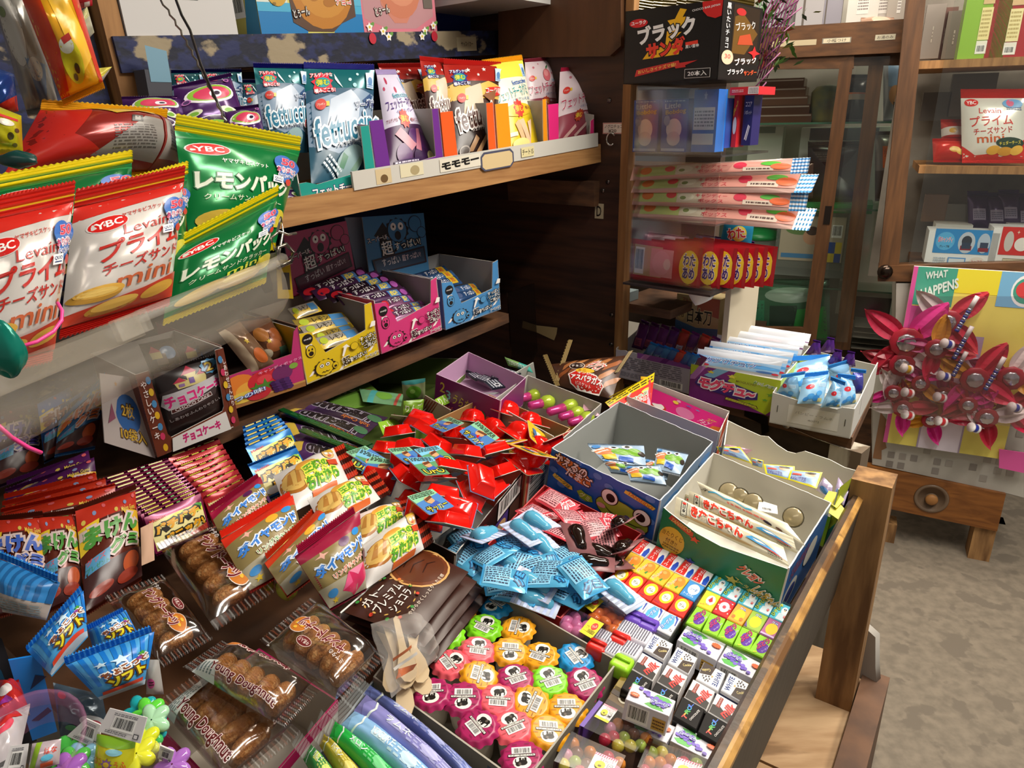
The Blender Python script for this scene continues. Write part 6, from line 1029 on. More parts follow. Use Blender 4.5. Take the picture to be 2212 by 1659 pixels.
# ================================================================ gum boxes and small sweets near the rail
def grid(q,nu,nv,h):
 P00,P10,P11,P01=tq(q,h)
 def cell(i,j):
  f=lambda u,v:(P00*(1-u)+P10*u)*(1-v)+(P01*(1-u)+P11*u)*v
  a,b,c,d=f(i/nu,j/nv),f((i+1)/nu,j/nv),f((i+1)/nu,(j+1)/nv),f(i/nu,(j+1)/nv)
  return a,b,c,d
 return cell
def gumbox(name,label,c,hgt,key,art,W,H,group,inset=.96,side=None,cat='gum box',seed=0,keys=None):
 "box whose top is the quad c = TL TR BR BL; art on the top"
 TL,TR,BR,BL=c;o=(TL+TR+BR+BL)/4;x=(TR-TL+BR-BL);m=frame(o,x,TN);i=m.inverted();q=[(i@p)*inset for p in(BL,BR,TR,TL)]
 for p in q:p.z=0
 mb=MB();b=.0007
 top=[p*(1-b/max(p.length,1e-4)*1.2)for p in q]
 vs=[p-V((0,0,hgt))for p in q]+[p-V((0,0,b))for p in q]+top
 mb.add(vs,[(3,2,1,0)]+[(k,(k+1)%4,4+(k+1)%4,4+k)for k in range(4)],key)
 mb.add(vs,[(4+k,4+(k+1)%4,8+(k+1)%4,8+k)for k in range(4)]+[(8,9,10,11)],key)
 B,C,D,A=top[0],top[1],top[2],top[3]
 mb.art(art,lambda X,Y,h:(B*(1-X/W)+C*X/W)*(1-Y/H)+(A*(1-X/W)+D*X/W)*Y/H+V((0,0,h)),dz=.00006,z0=.0001)
 if side:
  f0,f1=vs[0],vs[1];X=(f1-f0);mb.art(side,lambda x,y,h:f0+X*(x/100)+V((0,0,hgt*y/100))+V((X.y,-X.x,0)).normalized()*h,dz=.00006,z0=.0001)
 if seed:m=m@Matrix.Rotation(random.Random(seed).uniform(-.05,.05),4,'Z')
 return obj(name,mb,m=m,label=label,cat=cat,group=group)
nth=('first','second','third','fourth','fifth')
cola=[('P',[(0,0),(0,100),(52,100),(50,60),(58,30),(60,0)],'d02a24'),('P',[(72,0),(66,30),(76,62),(88,62),(100,40),(100,0)],'2048b0'),('T','コーラガム',30,50,84,26,'f4f0f0',PI/2-.15),('T','ゼロカロリー',10,84,22,9,'e8c8a0',.2)]
oran=[('R',0,0,100,100,'e8b830'),('P',[(0,0),(0,40),(40,0)],'d8d048'),('E',62,62,36,34,'e8862c'),('E',56,74,14,10,'f0a050'),('P',[(56,20),(66,36),(74,34),(70,16)],'3a8a3c'),('T','オレンジ',26,40,66,20,'d83a30',PI/2-.5,'f4e0b0',.1)]
redb=[('R',0,0,100,100,'d02818'),('E',54,58,42,38,'e8c820'),('E',54,56,26,24,'ecead8'),('T','ガム',54,56,36,18,'1c1612'),('T','フーセンガム',24,12,40,9,'3a2a70')]
yogu=[('P',[(14,20),(10,60),(30,96),(66,96),(80,60),(66,20),(40,8)],'5aaee0'),('P',[(66,96),(84,80),(90,50),(96,50),(92,90),(76,100)],'2a48a8'),('T','ヨーグルト',42,54,82,24,'f4f4f8',PI/2-.35,'2a58b0',.08),('T','ガム',86,22,20,14,'2a2a40'),('T','マルカワ',8,20,24,6,'c83848',.6)]
blub=[('R',0,0,100,100,'3a88c8'),('E',56,58,36,34,'d8e4ec'),('T','フーセンガム',46,18,70,14,'e8eef4'),('T','ソーダ',56,58,44,22,'2a68b0')]
Lg=grid([(1388,1163.5),(1546,1237),(1447,1374.5),(1279.5,1285.6)],5,4,0)
for j,(k,art,nm,gr)in enumerate((('e8e6e4:g',cola,'red white and blue cola gum box','cola gum boxes'),('e8b830:g',oran,'orange gum box with a round orange fruit','orange gum boxes'),('d02818:g',redb,'red gum box with a yellow circle','red gum boxes'),('e8e8ea:g',yogu,'white and sky blue yogurt gum box','yogurt gum boxes'))):
 for i in range(5):
  if j==1 and i==4:gumbox('gum_box','plain blue gum box ending the orange row',Lg(i,j),.016,'3a88c8:g',blub,100,100,'gum boxes',seed=9);continue
  gumbox('gum_box','%s, %s from the left in its row'%(nm,nth[i]),Lg(i,j),.016,k,art,100,100,gr,seed=1+i+5*j)
cyan=[('R',0,0,100,100,'5ac4d8'),('P',[(34,0),(40,40),(100,60),(100,0)],'dcecf0'),('E',66,62,20,24,'f4f6f6'),('E',62,70,4,5,'24305a'),('E',72,70,4,5,'24305a'),('E',68,62,5,3,'e8c040'),('T','ひやひや',22,52,86,26,'d8e040',PI/2-.3,'2a6a58',.1),('E',82,26,8,8,'d84848'),('T','梅',82,26,9,9,'f4e8e8'),('S',36,88,8,'e8d840',5)]
mix=[('e8cc30',[('R',0,0,100,100,'e8cc30'),('E',60,54,30,30,'d8d4d0'),('T','フーセンガム',36,20,60,12,'c83a30',.3),('P',[(44,50),(60,76),(76,50),(60,40)],'c83030')],'yellow'),('c82428',[('R',0,0,100,100,'c82428'),('E',50,50,34,30,'e8e0e4'),('T','ドーナツガム',50,88,70,10,'3a60b0'),('E',50,50,12,10,'c84858')]+[('E',x,y,4,4,'f0e0e0')for x in(10,90)for y in(20,50,80)],'red'),
       ('e8a030',[('R',0,0,100,100,'e8a040'),('E',50,44,36,34,'ecc82c'),('T','ガム',50,84,40,14,'d8e0e8',0,'3a58a8',.1),('E',24,24,12,10,'d87838'),('E',76,24,12,10,'d87838')],'orange'),('a8c060',[('R',0,0,100,100,'98b848'),('E',50,44,36,34,'ecc82c'),('T','ガム',50,84,40,14,'d8e0e8',0,'3a58a8',.1),('P',[(0,0),(20,0),(0,30)],'6a4a90')],'green and yellow'),('a06090',[('R',0,0,100,100,'a86088'),('E',50,44,36,34,'ecc02c'),('T','ガム',50,84,40,14,'d8e0e8',0,'3a58a8',.1),('R',0,0,100,10,'c8a8d0')],'mauve and yellow')]
grap=[('R',0,0,100,100,'8cc828'),('E',60,40,34,28,'5a2a9a',.3),('E',42,58,22,20,'6a34a8'),('T','ぶどう',46,62,74,30,'e02a68',PI/2-.6,'6a1a58',.1),('T','フーセンガム',80,46,60,12,'d8c8f0',PI/2-.5),('P',[(20,6),(40,12),(44,8),(24,2)],'e8e040')]
Rg=grid([(1546,1240),(1715,1313),(1653,1424),(1481,1346)],5,3,0)
for i in range(5):
 gumbox('gum_box','pale turquoise gum box with a white bird, %s from the left'%nth[i],Rg(i,0),.016,'6ac8dc:g',cyan,100,100,'turquoise gum boxes',seed=31+i)
 gumbox('gum_box','%s gum box in the mixed row below the turquoise boxes'%mix[i][2],Rg(i,1),.016,mix[i][0]+':g',mix[i][1],100,100,'mixed gum boxes',seed=41+i)
 gumbox('gum_box','lime and purple grape gum box, %s from the left'%nth[i],Rg(i,2),.016,'8cc828:g',grap,100,100,'lime gum boxes',seed=51+i)
def tray(name,label,q,h0,h1,key='d8dcd8:c'):
 "clear tray: low walls round the quad"
 P=tq(q,h1);m=frame(sum(P,V())/4,P[1]-P[0],TN);i=m.inverted();L=[i@p for p in P];mb=MB();H=h1-h0
 for a,b in((0,1),(1,2),(2,3),(3,0)):
  A,B=L[a],L[b];d=(B-A).normalized();n=V((d.y,-d.x,0))*.0012
  mb.add([A,B,B+n,A+n,A-V((0,0,H)),B-V((0,0,H)),B+n-V((0,0,H)),A+n-V((0,0,H))],[(0,1,2,3),(0,4,5,1),(3,2,6,7)],key)
 mb.add([p-V((0,0,H))for p in L],[(0,1,2,3)],key)
 return obj(name,mb,m=m,label=label,cat='tray')
tray('clear_tray','clear plastic tray holding the cola, orange, red and yogurt gum boxes',[(1386,1156),(1552,1234),(1446,1384),(1268,1288)],-.02,.002)
tray('clear_tray','clear plastic tray holding the turquoise, mixed and lime gum boxes',[(1546,1234),(1726,1313),(1656,1432),(1474,1350)],-.02,.002)
# big white grape gum boxes
bg=[('P',[(40,14),(48,30),(66,34),(80,22),(88,8),(60,4)],'5aa848'),('P',[(50,56),(60,92),(86,94),(98,78),(70,52)],'58b050')]+[('E',x,y,5.6,9,c)for x,y,c in((52,62,'6a50b8'),(62,70,'7a60c4'),(72,62,'6a50b8'),(56,46,'7458bc'),(66,50,'6248ae'),(76,48,'7a60c4'),(60,32,'6a50b8'),(70,34,'7458bc'),(82,58,'6248ae'),(86,44,'6a50b8'),(82,34,'7458bc'),(92,56,'7a60c4'),(34,74,'7a60c4'),(40,78,'6a50b8'),(22,86,'7a60c4'),(42,64,'8068c8'))]+[
      ('T','グレープ',72,42,42,20,'2a3a90',.1,'d8d8f0',.1,.04),('T','フーセンガム',72,24,34,9,'2a3a90',.1),('S',14,36,13,'e8602c',14,.8),('L',8,32,13,9,2,'f8d8c0'),('T','6粒入',26,92,14,7,'4a4a60')]
gsd=[('R',0,0,100,100,'d8d6dc'),('B',8,8,50,80),('R',66,10,96,70,'c8a048'),('L',68,16,26,46,3,'5a3a28')]
flip=lambda a,W=100,H=100:[(('P',[(W-x,H-y)for x,y in t[1]],t[2])if t[0]=='P' else(t[0],W-t[1],H-t[2])+t[3:]if t[0]in 'ES' else('T',t[1],W-t[2],H-t[3],t[4],t[5],t[6],(t[7]if len(t)>7 else 0)+PI)+t[8:]if t[0]=='T' else('R',W-t[3],H-t[4],W-t[1],H-t[2],t[5])if t[0]=='R' else t)for t in a if t[0]!='L']
G='white grape gum boxes'
gumbox('grape_gum_box','white grape gum box lying in the row under the lime boxes, left',tq([(1483,1350),(1569,1391),(1548,1428),(1462,1382)],0),.018,'dedce2:g',flip(bg),100,100,G,.98,gsd)
gumbox('grape_gum_box','white grape gum box lying in the row under the lime boxes, right',tq([(1570,1393),(1655,1438),(1632,1470),(1549,1429)],0),.018,'dedce2:g',flip(bg),100,100,G,.98,gsd)
gumbox('grape_gum_box','white grape gum box perched tilted on top of the black chocolates',tq([(1367,1469),(1462,1509),(1445,1553),(1349,1515)],[.026,.026,.022,.022]),.018,'dedce2:g',bg,100,100,G,.98,gsd)
gumbox('grape_gum_box','white grape gum box nearest the bottom edge beside the rail',tq([(1462,1560),(1560,1612),(1541,1648),(1447,1600)],0),.018,'dedce2:g',flip(bg),100,100,G,.98,gsd)
gumbox('grape_gum_box','white grape gum box half hidden under the perched one',tq([(1378,1536),(1462,1570),(1440,1606),(1360,1572)],-.002),.016,'dedce2:g',flip(bg),100,100,G,.98,gsd)
# square chocolates
whi=[('R',4,30,96,60,'e8e8ec'),('P',[(44,0),(50,50),(100,66),(100,0)],'3a2a22'),('T','WHITE',20,50,80,24,'1c3a80',PI/2),('T','&',44,52,10,12,'c8a048'),('T','Cookie',78,36,40,14,'e0cc88',.6)]+[('E',x,y,3.4,3,'2c1c14')for x,y in((50,70),(60,78),(56,60),(68,66),(52,84),(74,80),(64,88),(82,72))]
mil=[('P',[(0,0),(0,42),(30,50),(60,34),(70,44),(100,36),(100,0)],'18120f'),('P',[(14,40),(18,92),(34,92),(32,40)],'8a2c20'),('T','コンペイトウ',24,66,44,8,'f0e0d8',PI/2-.05),('T','milk',66,52,80,40,'e02a24',PI/2-.4,None,0,.03)]
tir=[('T','T',40,22,24,20,'d03428',PI/2-.3,None,0,.03),('T','I',38,38,24,6,'d0a028',PI/2-.3,None,0,.03),('T','R',42,50,24,18,'38a84a',PI/2-.3,None,0,.03),('T','O',44,68,24,18,'2a9ac8',PI/2-.3,None,0,.03),('T','L',44,85,24,16,'3a6ad0',PI/2-.3,None,0,.03),('T','CHOCOLATE',74,50,66,9,'e0dcd8',PI/2-.3)]
sqA,sqB=tab(1422.6,1395.6,.004),tab(1590,1484.5,.004);sqU=(sqB-sqA)/3;sqW=tab(1398.5,1439,.004)-sqA;
def choc(label,px,py,key,art,sidek,group,rot=0,h=.004):
 o=tab(px,py,h);u,w=sqU*.42,sqW*.42
 return gumbox('square_chocolate',label,[o-u-w,o+u-w,o+u+w,o-u+w],.016,key,flip(art)if rot else art,100,100,group,.98,[('R',0,0,100,80,sidek),('B',66,10,26,60)],cat='chocolate',seed=int(px))
for i,(x,y)in enumerate(((1422.6,1395.6),(1475,1425.7),(1535.6,1460),(1590,1484.5))):choc('white and cookie square chocolate, %s in the top row'%('leftmost','second from left','turned upside down, third','rightmost by the rail')[i],x,y,'e4e4e8:g',whi,'1c2c5c','white square chocolates',i==2)
for i,(x,y)in enumerate(((1398.5,1439),(1452.8,1466.4),(1511.5,1499.6),(1564,1531))):choc('milk square chocolate with red lettering, %s in the middle row'%('leftmost','second from left','third from left','rightmost by the rail')[i],x,y,'e8e4e2:g',mil,'18120f','milk square chocolates')
for i,(x,y)in enumerate(((1376,1479),(1431,1506),(1489,1539),(1542,1573))):choc('black square chocolate with rainbow letters, %s in lowest row'%('leftmost','mostly covered by the perched gum box','third from left','rightmost by the rail')[i],x,y,'15110f:p',tir,'15110f','black square chocolates')
for i,(x,y)in enumerate(((1352,1490),(1340,1512))):choc('brown-gold square chocolate standing %s the grey jelly carton'%('at the corner of','lower down beside')[i],x,y,'8a742c:g' if i==0 else '5a4424:g',[('E',60,60,24,20,'d8d0b8'),('E',60,60,14,12,'3a2c1c'),('R',0,0,100,24,'3a2a1c')],'6a5a24','brown-gold chocolates',0,-.004)
# small sweets in flip cases
def flipcase(label,px,py,qx,qy,c,cap_near,h=.004,group='flip-top sweet cases'):
 A,B=tab(px,py,h),tab(qx,qy,h);D=B-A;L=D.length;m=frame((A+B)/2-TN*.014,D,TN)
 r=thing('sweet_case',label,'sweet case',m,group);w=.0165
 mb=MB();mb.rbox(L*.52,w,.013,.003,'d4d2dc:g',(L*.24*(-1 if cap_near else 1),0,0));mb.art([('L',-L*.2,-w*.42,L*.4,w*.8,6,'6a6a78')],AF((L*.24*(-1 if cap_near else 1),0,.0132),(1,0,0),(0,1,0)));obj('case_body',mb,r,True)
 mb=MB();s=(1 if cap_near else-1);mb.rbox(L*.46,w*1.02,.0135,.003,c,(L*.25*s,0,0));mb.box(L*.23*s-.0012,-w*.4,.0135,L*.23*s+.0012,w*.4,.0155,c);obj('flip_cap',mb,r,True)
flipcase('purple-capped sweet case, left of the pair by the yogurt gum',1382,1316,1348,1366,'6a48b8:g',False)
flipcase('purple-capped sweet case, right of the pair by the yogurt gum',1410,1330,1377,1382,'6a48b8:g',False)
flipcase('red-capped sweet case between the pink sweets and the lime case',1348,1362,1314,1408,'d82820:g',False)
flipcase('red-capped sweet case beside the pink sweets',1314,1358,1284,1400,'d82820:g',True)
flipcase('lime green capped sweet case beside the jelly carton',1374,1384,1334,1440,'a4e030:g',True)
def ballcase(name,label,q,h,depth,balls,br,lab,labk,n,seed,grp,cap=None,extra_label=None,cname='candy_ball',shape=1):
 P=tq(q,h);o=sum(P,V())/4;m=frame(o-TN*depth,P[1]-P[0],TN);i=m.inverted();L=[i@p for p in P];r=thing(name,label,'sweet case',m,grp)
 mb=MB();T=L;B=[V((p.x,p.y,0))for p in L]
 mb.add(T+B,[(0,3,2,1),(0,1,5,4),(1,2,6,5),(2,3,7,6),(3,0,4,7)],'ece8ec:c');obj('clear_case',mb,r)
 f=lambda u,v,z=0:(T[3]*(1-u)+T[2]*u)*(1-v)+(T[0]*(1-u)+T[1]*u)*v-V((0,0,z))
 mb=MB();u0,v0,u1,v1=labk;mb.art(lab,lambda x,y,hh:f(u0+(u1-u0)*x/100,v0+(v1-v0)*y/100)+V((0,0,hh)),dz=.00008);obj('paper_label',mb,r)
 if cap:
  c,a0,a1=cap;mb=MB();mb.add([f(a0,0,-.0004),f(a1,0,-.0004),f(a1,1,-.0004),f(a0,1,-.0004),f(a0,0,depth),f(a1,0,depth),f(a1,1,depth),f(a0,1,depth)],[(0,1,2,3),(4,5,1,0),(5,6,2,1),(6,7,3,2),(7,4,0,3)],c);obj('end_cap',mb,r)
 rr=random.Random(seed);pts=[];cols={}
 lo_u,hi_u=extra_label
 for _ in range(9000):
  if len(pts)>=n:break
  u,v=rr.uniform(lo_u,hi_u),rr.uniform(.1,.9);p=f(u,v,depth);z=max(br,depth-br*(1.2 if len(pts)<n*.4 else 2.5 if len(pts)<n*.75 else 3.4))
  p.z=z
  if z+br>depth:continue
  if all((p-s).length>1.6*br for s in pts):pts.append(p)
 for k,p in enumerate(pts):
  cn,ck=balls[k%len(balls)]
  if ck not in cols:
   mb=MB();n_=8;mb.loft([[(math.sin(PI*a/n_)*math.cos(2*PI*b/12)*br*shape+0,math.sin(PI*a/n_)*math.sin(2*PI*b/12)*br,-math.cos(PI*a/n_)*br*.98)for b in range(12)]for a in range(n_+1)],ck);cols[ck]=mb.mesh(cname,True)
  b_=obj(cname,cols[ck],None,m=m@Matrix.Translation(p)@Matrix.Rotation(rr.uniform(0,3),4,'Z'),label='%s %s in the %s'%(cn,'ball' if cname=='candy_ball' else 'nugget',extra_name),cat='candy',group='%s sweets, %s'%(cn,extra_name))
cb=[('orange candy','d88838:s'),('yellow candy','d8d050:s'),('lime candy','a8c058:s'),('brown candy','7a4a34:s'),('crimson candy','c02a48:s'),('pink candy','d898b0:s')]
labY=[('R',0,0,100,100,'ece8e4'),('R',0,0,100,16,'e8d820')]+[('P',[(x,88),(x+5,100),(x+9,100),(x+4,88)],'d83a78')for x in range(0,96,10)]+[('T','チョコレート',60,74,56,14,'d83a78'),('E',40,46,22,18,'e8dc30'),('E',40,40,8,5,'6a5a20'),('R',70,36,92,60,'4a4a50'),('R',72,38,90,58,'ece8e4'),('T','プラ',81,48,14,12,'2a2a30'),('L',64,20,32,10,2,'5a5058')]
rot_l=lambda a:[(('T',)+t[1:7]+((t[7]if len(t)>7 else 0)-0,)+t[8:])if t[0]=='T' else t for t in a]
extra_name='upper clear case beside the jelly carton'
ballcase('ball_case','clear case of mixed chocolate balls with a purple end, upper one of three',[(1297,1515),(1409,1575),(1374,1624),(1255,1569)],.004,.022,cb,.0046,labY,(.08,.45,.34,1.0),70,1,'chocolate ball cases',('6a48a8:g',-.03,.05),(.36,.97))
extra_name='lower left clear case at the bottom edge'
ballcase('ball_case','clear case of mixed chocolate balls, lower left one of three',[(1238,1582),(1352,1632),(1326,1690),(1200,1646)],.006,.022,cb,.0046,labY,(.52,.02,.92,.72),70,2,'chocolate ball cases',('6a48a8:c',-.03,.06),(.05,.97))
extra_name='lower right clear case at the bottom edge'
ballcase('ball_case','clear case of mixed chocolate balls, lower right one of three',[(1409,1597),(1530,1640),(1504,1694),(1382,1660)],.004,.022,cb,.0046,labY,(.52,.05,.96,.7),70,3,'chocolate ball cases',('c03a48:c',-.05,.02),(.05,.97))
pw=[('R',0,0,100,100,'e8d428'),('E',62,62,22,22,'d83a30'),('T','ラムネ',62,62,30,16,'f4e8d8',.4),('R',12,20,40,60,'e8d428'),('T','プラ',26,44,20,20,'8a6a20'),('L',40,16,50,22,3,'6a5a24')]
extra_name='clear case with a yellow label'
ballcase('nugget_case','clear case of pink sweets with a yellow label next to the jelly carton',[(1237,1311),(1318,1352),(1287,1390),(1209,1344)],.004,.018,[('pink','ec88b8:s')],.0056,pw,(.52,.08,.86,.95),40,4,'clear cases of coloured nuggets',None,(.03,.55),'candy_nugget',1.25)
ballcase('nugget_case','clear case of orange sweets with a yellow label beside the gum tray',[(1277,1279),(1352,1325),(1326,1360),(1248,1301)],.002,.018,[('orange','ee8038:s')],.0056,pw,(.06,.04,.4,.92),40,5,'clear cases of coloured nuggets',('a8dc40:g',-.05,.03),(.42,.98),'candy_nugget',1.25)
# ================================================================ jelly cups
tcarton('jelly_carton','grey-brown open carton full of small jelly cups',[(806,1462),(1130,1698),(1337,1428),(985,1226)],.002,'8a8272:p','857e70:p',base=-.048,edge='a8a294:p')
cups=[('o',993,1317),('b',1071,1306),('g',965,1366),('g',1046,1352),('o',1118,1355),('p',973,1430),('p',1033,1401),('o',1102,1405),('o',1166,1414),('b',1244,1417),('o',1037,1457),('m',1114,1462),('g',1189,1468),('m',1263,1474),('m',932,1495),('m',1001,1506),('p',1076,1510),('o',1148,1517),('o',1224,1528),('m',1032,1568),('p',1108,1567),('o',1185,1577),('m',1127,1634)]
cc={'o':('eaa01c','amber'),'b':('1c90d0','blue'),'g':('80d820','lime green'),'p':('f0606c','coral pink'),'m':('a8205c','magenta')}
eleph=[('E',0,0,5.2,3.6,'17130f'),('E',5,1.6,3,3,'17130f'),('P',[(6.4,2),(8.6,-1),(8.2,-5),(7,-5),(7.2,-1.6),(5.4,0)],'17130f'),('R',-4.4,-6.4,-2,-1,'17130f'),('R',1.4,-6.4,3.8,-1,'17130f'),('R',-1.4,-5.4,.4,-1,'17130f'),('E',3.2,1.8,1.5,2.2,'5a5048')]
def sh_art(a,dx,dy,s):return[(('P',[(x*s+dx,y*s+dy)for x,y in t[1]],t[2])if t[0]=='P' else('E',t[1]*s+dx,t[2]*s+dy,t[3]*s,t[4]*s,t[5])if t[0]=='E' else('R',t[1]*s+dx,t[2]*s+dy,t[3]*s+dx,t[4]*s+dy,t[5]))for t in a]
lid_art=[('E',0,8.4,9.4,7.6,'f0ece4')]+sh_art(eleph,-.6,8.6,.92)+[('P',[(-14,-1.6),(-14,1.8),(14,1.8),(14,-1.6)],'17130f'),('P',[(-13.4,-1),(-13.4,1.2),(13.4,1.2),(13.4,-1)],'e8e4dc'),('T','モロッコヨーグル',0,.1,25,1.9,'17130f',0,None,0,.03),('B',-10,-10,20,8)]+[('L',15*math.cos(a)-2.6,15*math.sin(a)-.6,5,1.4,2,'3a2a20')for a in(.3,.8,2.4,2.9,3.6,4.3,5.2,5.9)]
lidm,cupm={},None
rr=random.Random(12);clab=bands([c_[1:]for c_ in cups],5,'row',('top','second','third','fourth','nearest'))
for k,(c,px,py)in enumerate(cups):
 if cupm is None:
  mb=MB();mb.lathe([(.0125,-.044),(.0135,-.041),(.0150,-.030),(.0162,-.018),(.0166,-.006),(.0178,-.0015),(.0182,0)],'d8d0c4:g',28);cupm=mb.mesh('cup',True)
 if c not in lidm:
  mb=MB();fr_=lambda i,t:1+(0,.0,.0,.02,.05,.06)[min(i,5)]*math.cos(t*12)
  mb.lathe([(.0001,.0012),(.0168,.0012),(.0184,.0010),(.0200,-.0006),(.0216,-.0026),(.0232,-.0044)],cc[c][0]+':g',84,wob=fr_,cap=False)
  mb.art(lid_art,AF((0,0,.0013),(.001,0,0),(0,.001,0)),dz=.00004,z0=.0001);lidm[c]=mb.mesh('foil_lid',True)
 m=tfr(px,py,px+30,py+13,-.006 if k<10 else-.004,rr.uniform(.06,.22),rr.uniform(-.12,.12))@Matrix.Rotation(rr.choice((0,.4,.9,-.5,1.6,2.8,3.6,-1.3)),4,'Z')@Matrix.Scale(.68,4)
 r=thing('jelly_cup','jelly cup with a %s lid, %s'%(cc[c][1],clab[k]),'jelly cup',m,'jelly cups')
 obj('cup',cupm,r);obj('foil_lid',lidm[c],r)
# ================================================================ heaps on the table
# --- red plastic blisters with cards
def rrect(w,d,r,n=4):return[(sx*(w/2-r)+r*math.cos(a0+PI/2*i/n),sy*(d/2-r)+r*math.sin(a0+PI/2*i/n))for sx,sy,a0 in((1,-1,-PI/2),(1,1,0),(-1,1,PI/2),(-1,-1,PI))for i in range(n+1)]
def ring(w,d,r,z):return[(x,y,z)for x,y in rrect(w,d,r)]
mb=MB();mb.loft([ring(.044,.033,.003,0),ring(.044,.033,.003,.0006),ring(.039,.028,.003,.0008),ring(.033,.022,.003,.0125),ring(.031,.020,.002,.0135),ring(.001,.001,.0004,.0135)],'d8160e:s');trayM=mb.mesh('red_tray',True)
def cardm(bg,bg2,txt,tc):
 mb=MB();mb.prism(rrect(.045,.034,.0025),-.0009,-.0002,bg,None,bg,'d8d4cc:p')
 a=[('R',0,0,45,34,bg),('P',[(0,20),(45,26),(45,34),(0,34)],bg2),('T',txt,23,7,36,9,tc,.05,'2a2020',.1),('E',22,19,7,6,'d8a070'),('P',[(16,22),(30,26),(30,22),(16,18)],'6a3a20'),('P',[(14,12),(30,16),(32,10),(14,8)],'3a58b0'),('L',2,26,38,7,3,'3a4a3a')]
 mb.art(a,lambda x,y,h:V(((x-22.5)*.001,(17-y)*.001,-.0009-h)));return mb.mesh('backing_card')
cardB,cardG,cardY=cardm('4a80c0:g','8ac8a0','サッカー','e8d840'),cardm('5a9868:g','7ac0e0','UFO','e8d040'),cardm('e0b020:g','e8c840','ヤッターめん','c82818')
TR=[(860,939,-40,.035,.5,.3,0),(908,911,12,.03,-.3,.1,0),(886,972,-50,.05,.6,.5,0),(870,1012,60,.045,.9,.2,0),(875,1037,62,.052,.8,-.1,0),(817,1037,12,.035,-.9,0,0),(939,1037,-35,.055,.7,.4,0),(956,1078,5,.05,1.0,.1,0),(918,1111,8,.045,-.9,.2,0),(972,1134,-25,.05,.5,.5,0),(991,944,30,.045,.3,-.3,0),(1006,984,42,.055,.4,-.4,0),(1049,964,-12,.045,1.1,.1,0),(1070,982,-8,.045,1.0,-.1,0),(1039,1042,62,.06,.6,.3,0),(1009,1022,34,.05,.5,-.2,0),(1082,1027,-38,.05,.8,.2,0),(961,1020,-30,.06,.9,.5,0),(925,930,18,.03,.3,.2,0),(985,1103,10,.045,-.7,.2,0),(900,1090,25,.035,.5,0,0),(1014,1073,66,.045,1.0,0,0),(840,975,-20,.03,.3,.3,0),(945,965,40,.035,.5,0,0),(1060,1062,-40,.04,.5,0,0),
      (880,985,-24,0.064,-.35,.3,1),(940,985,-22,0.072,-.35,.2,2),(925,1008,-20,0.076,-.35,.3,2),(800,1002,14,0.044,-.35,.2,2),(828,1012,10,0.044,-.35,0,1),(1035,940,30,0.059,-.35,.2,1),(965,918,38,0.054,-.35,-.2,1),(790,985,-30,0.044,-.35,.2,1),(930,1085,-28,0.064,-.35,.2,1)]
lab=bands([t[:2]for t in TR],4,'part of the heap')
for(px,py,a,h,tx,ty,fl),lb in zip(TR,lab):
 q=(px+40*math.cos(math.radians(a)),py+40*math.sin(math.radians(a)))
 m=tfr(px,py,*q,h,-tx*.75,ty)@Matrix.Scale(.86,4)
 if fl:m=m@Matrix.Rotation(PI,4,'X')
 r=thing('sweet_tray',('red plastic sweet tray, back up, ' if not fl else 'sweet tray showing its printed card, ')+lb,'sweet tray',m,'red sweet trays')
 obj('red_blister',trayM,r);obj('backing_card',cardG if fl==2 else cardB,r)
mb=MB();mb.loft([ring(.044,.044,.005,0),ring(.044,.044,.005,.0006)]+[[(rr_*math.cos(t),rr_*math.sin(t),z)for t in[math.atan2(y,x)for x,y in rrect(.04,.04,.004)]]for rr_,z in((.0175,.0008),(.0165,.006),(.0145,.012),(.0105,.0165),(.005,.0185),(.0003,.019))],'d8160e:s');domeM=mb.mesh('red_dome',True)
DM=[(1020,912,30,.015,.5,-.3,0),(1095,893,40,.022,.5,-.2,0),(1143,918,36,.018,.5,-.4,0),(1118,940,20,.03,.5,.2,0),(1062,932,30,.02,.6,.3,0),(1050,882,60,.012,.8,.3,0),(1128,1000,20,.03,.4,.3,0),(1160,972,40,.02,.6,.4,0),
      (1090,955,-34,.035,.4,.2,1),(1152,976,30,.045,.5,-.1,1),(1188,950,-10,.03,.9,-.2,1),(1112,925,-40,.02,.5,.2,1),(1166,948,60,.03,1.0,.2,1),(1078,975,-26,.04,.3,.3,1)]
lab=bands([t[:2]for t in DM],3,'part of the brown carton')
for(px,py,a,h,tx,ty,fl),lb in zip(DM,lab):
 q=(px+40*math.cos(math.radians(a)),py+40*math.sin(math.radians(a)));m=tfr(px,py,*q,h,-tx*.7,ty)
 if fl:m=m@Matrix.Rotation(PI,4,'X')
 r=thing('dome_sweet',('round red dome sweet, ' if not fl else 'yellow card of a dome sweet, ')+lb,'sweet',m,'red dome sweets')
 obj('red_dome',domeM,r)
 if 'domecard' not in globals():
  mb=MB();mb.prism(rrect(.0445,.0445,.005),-.0009,-.0002,'e0b020:g',None,'e0b020:g','d8d4cc:p')
  mb.art([('T','ヤッター',22,34,32,9,'c82818',.06,'2a2018',.1),('E',22,20,10,8,'e8e0c8'),('E',22,25,9,4,'c03828'),('P',[(12,14),(30,16),(34,8),(12,8)],'3a6a9a'),('P',[(26,22),(38,30),(40,18)],'3a8a3c'),('T','めん!',32,7,16,7,'2a2018')],lambda x,y,h:V(((x-22)*.001,(22-y)*.001,-.0009-h)));domecard=mb.mesh('yellow_card')
 obj('yellow_card',domecard,r)
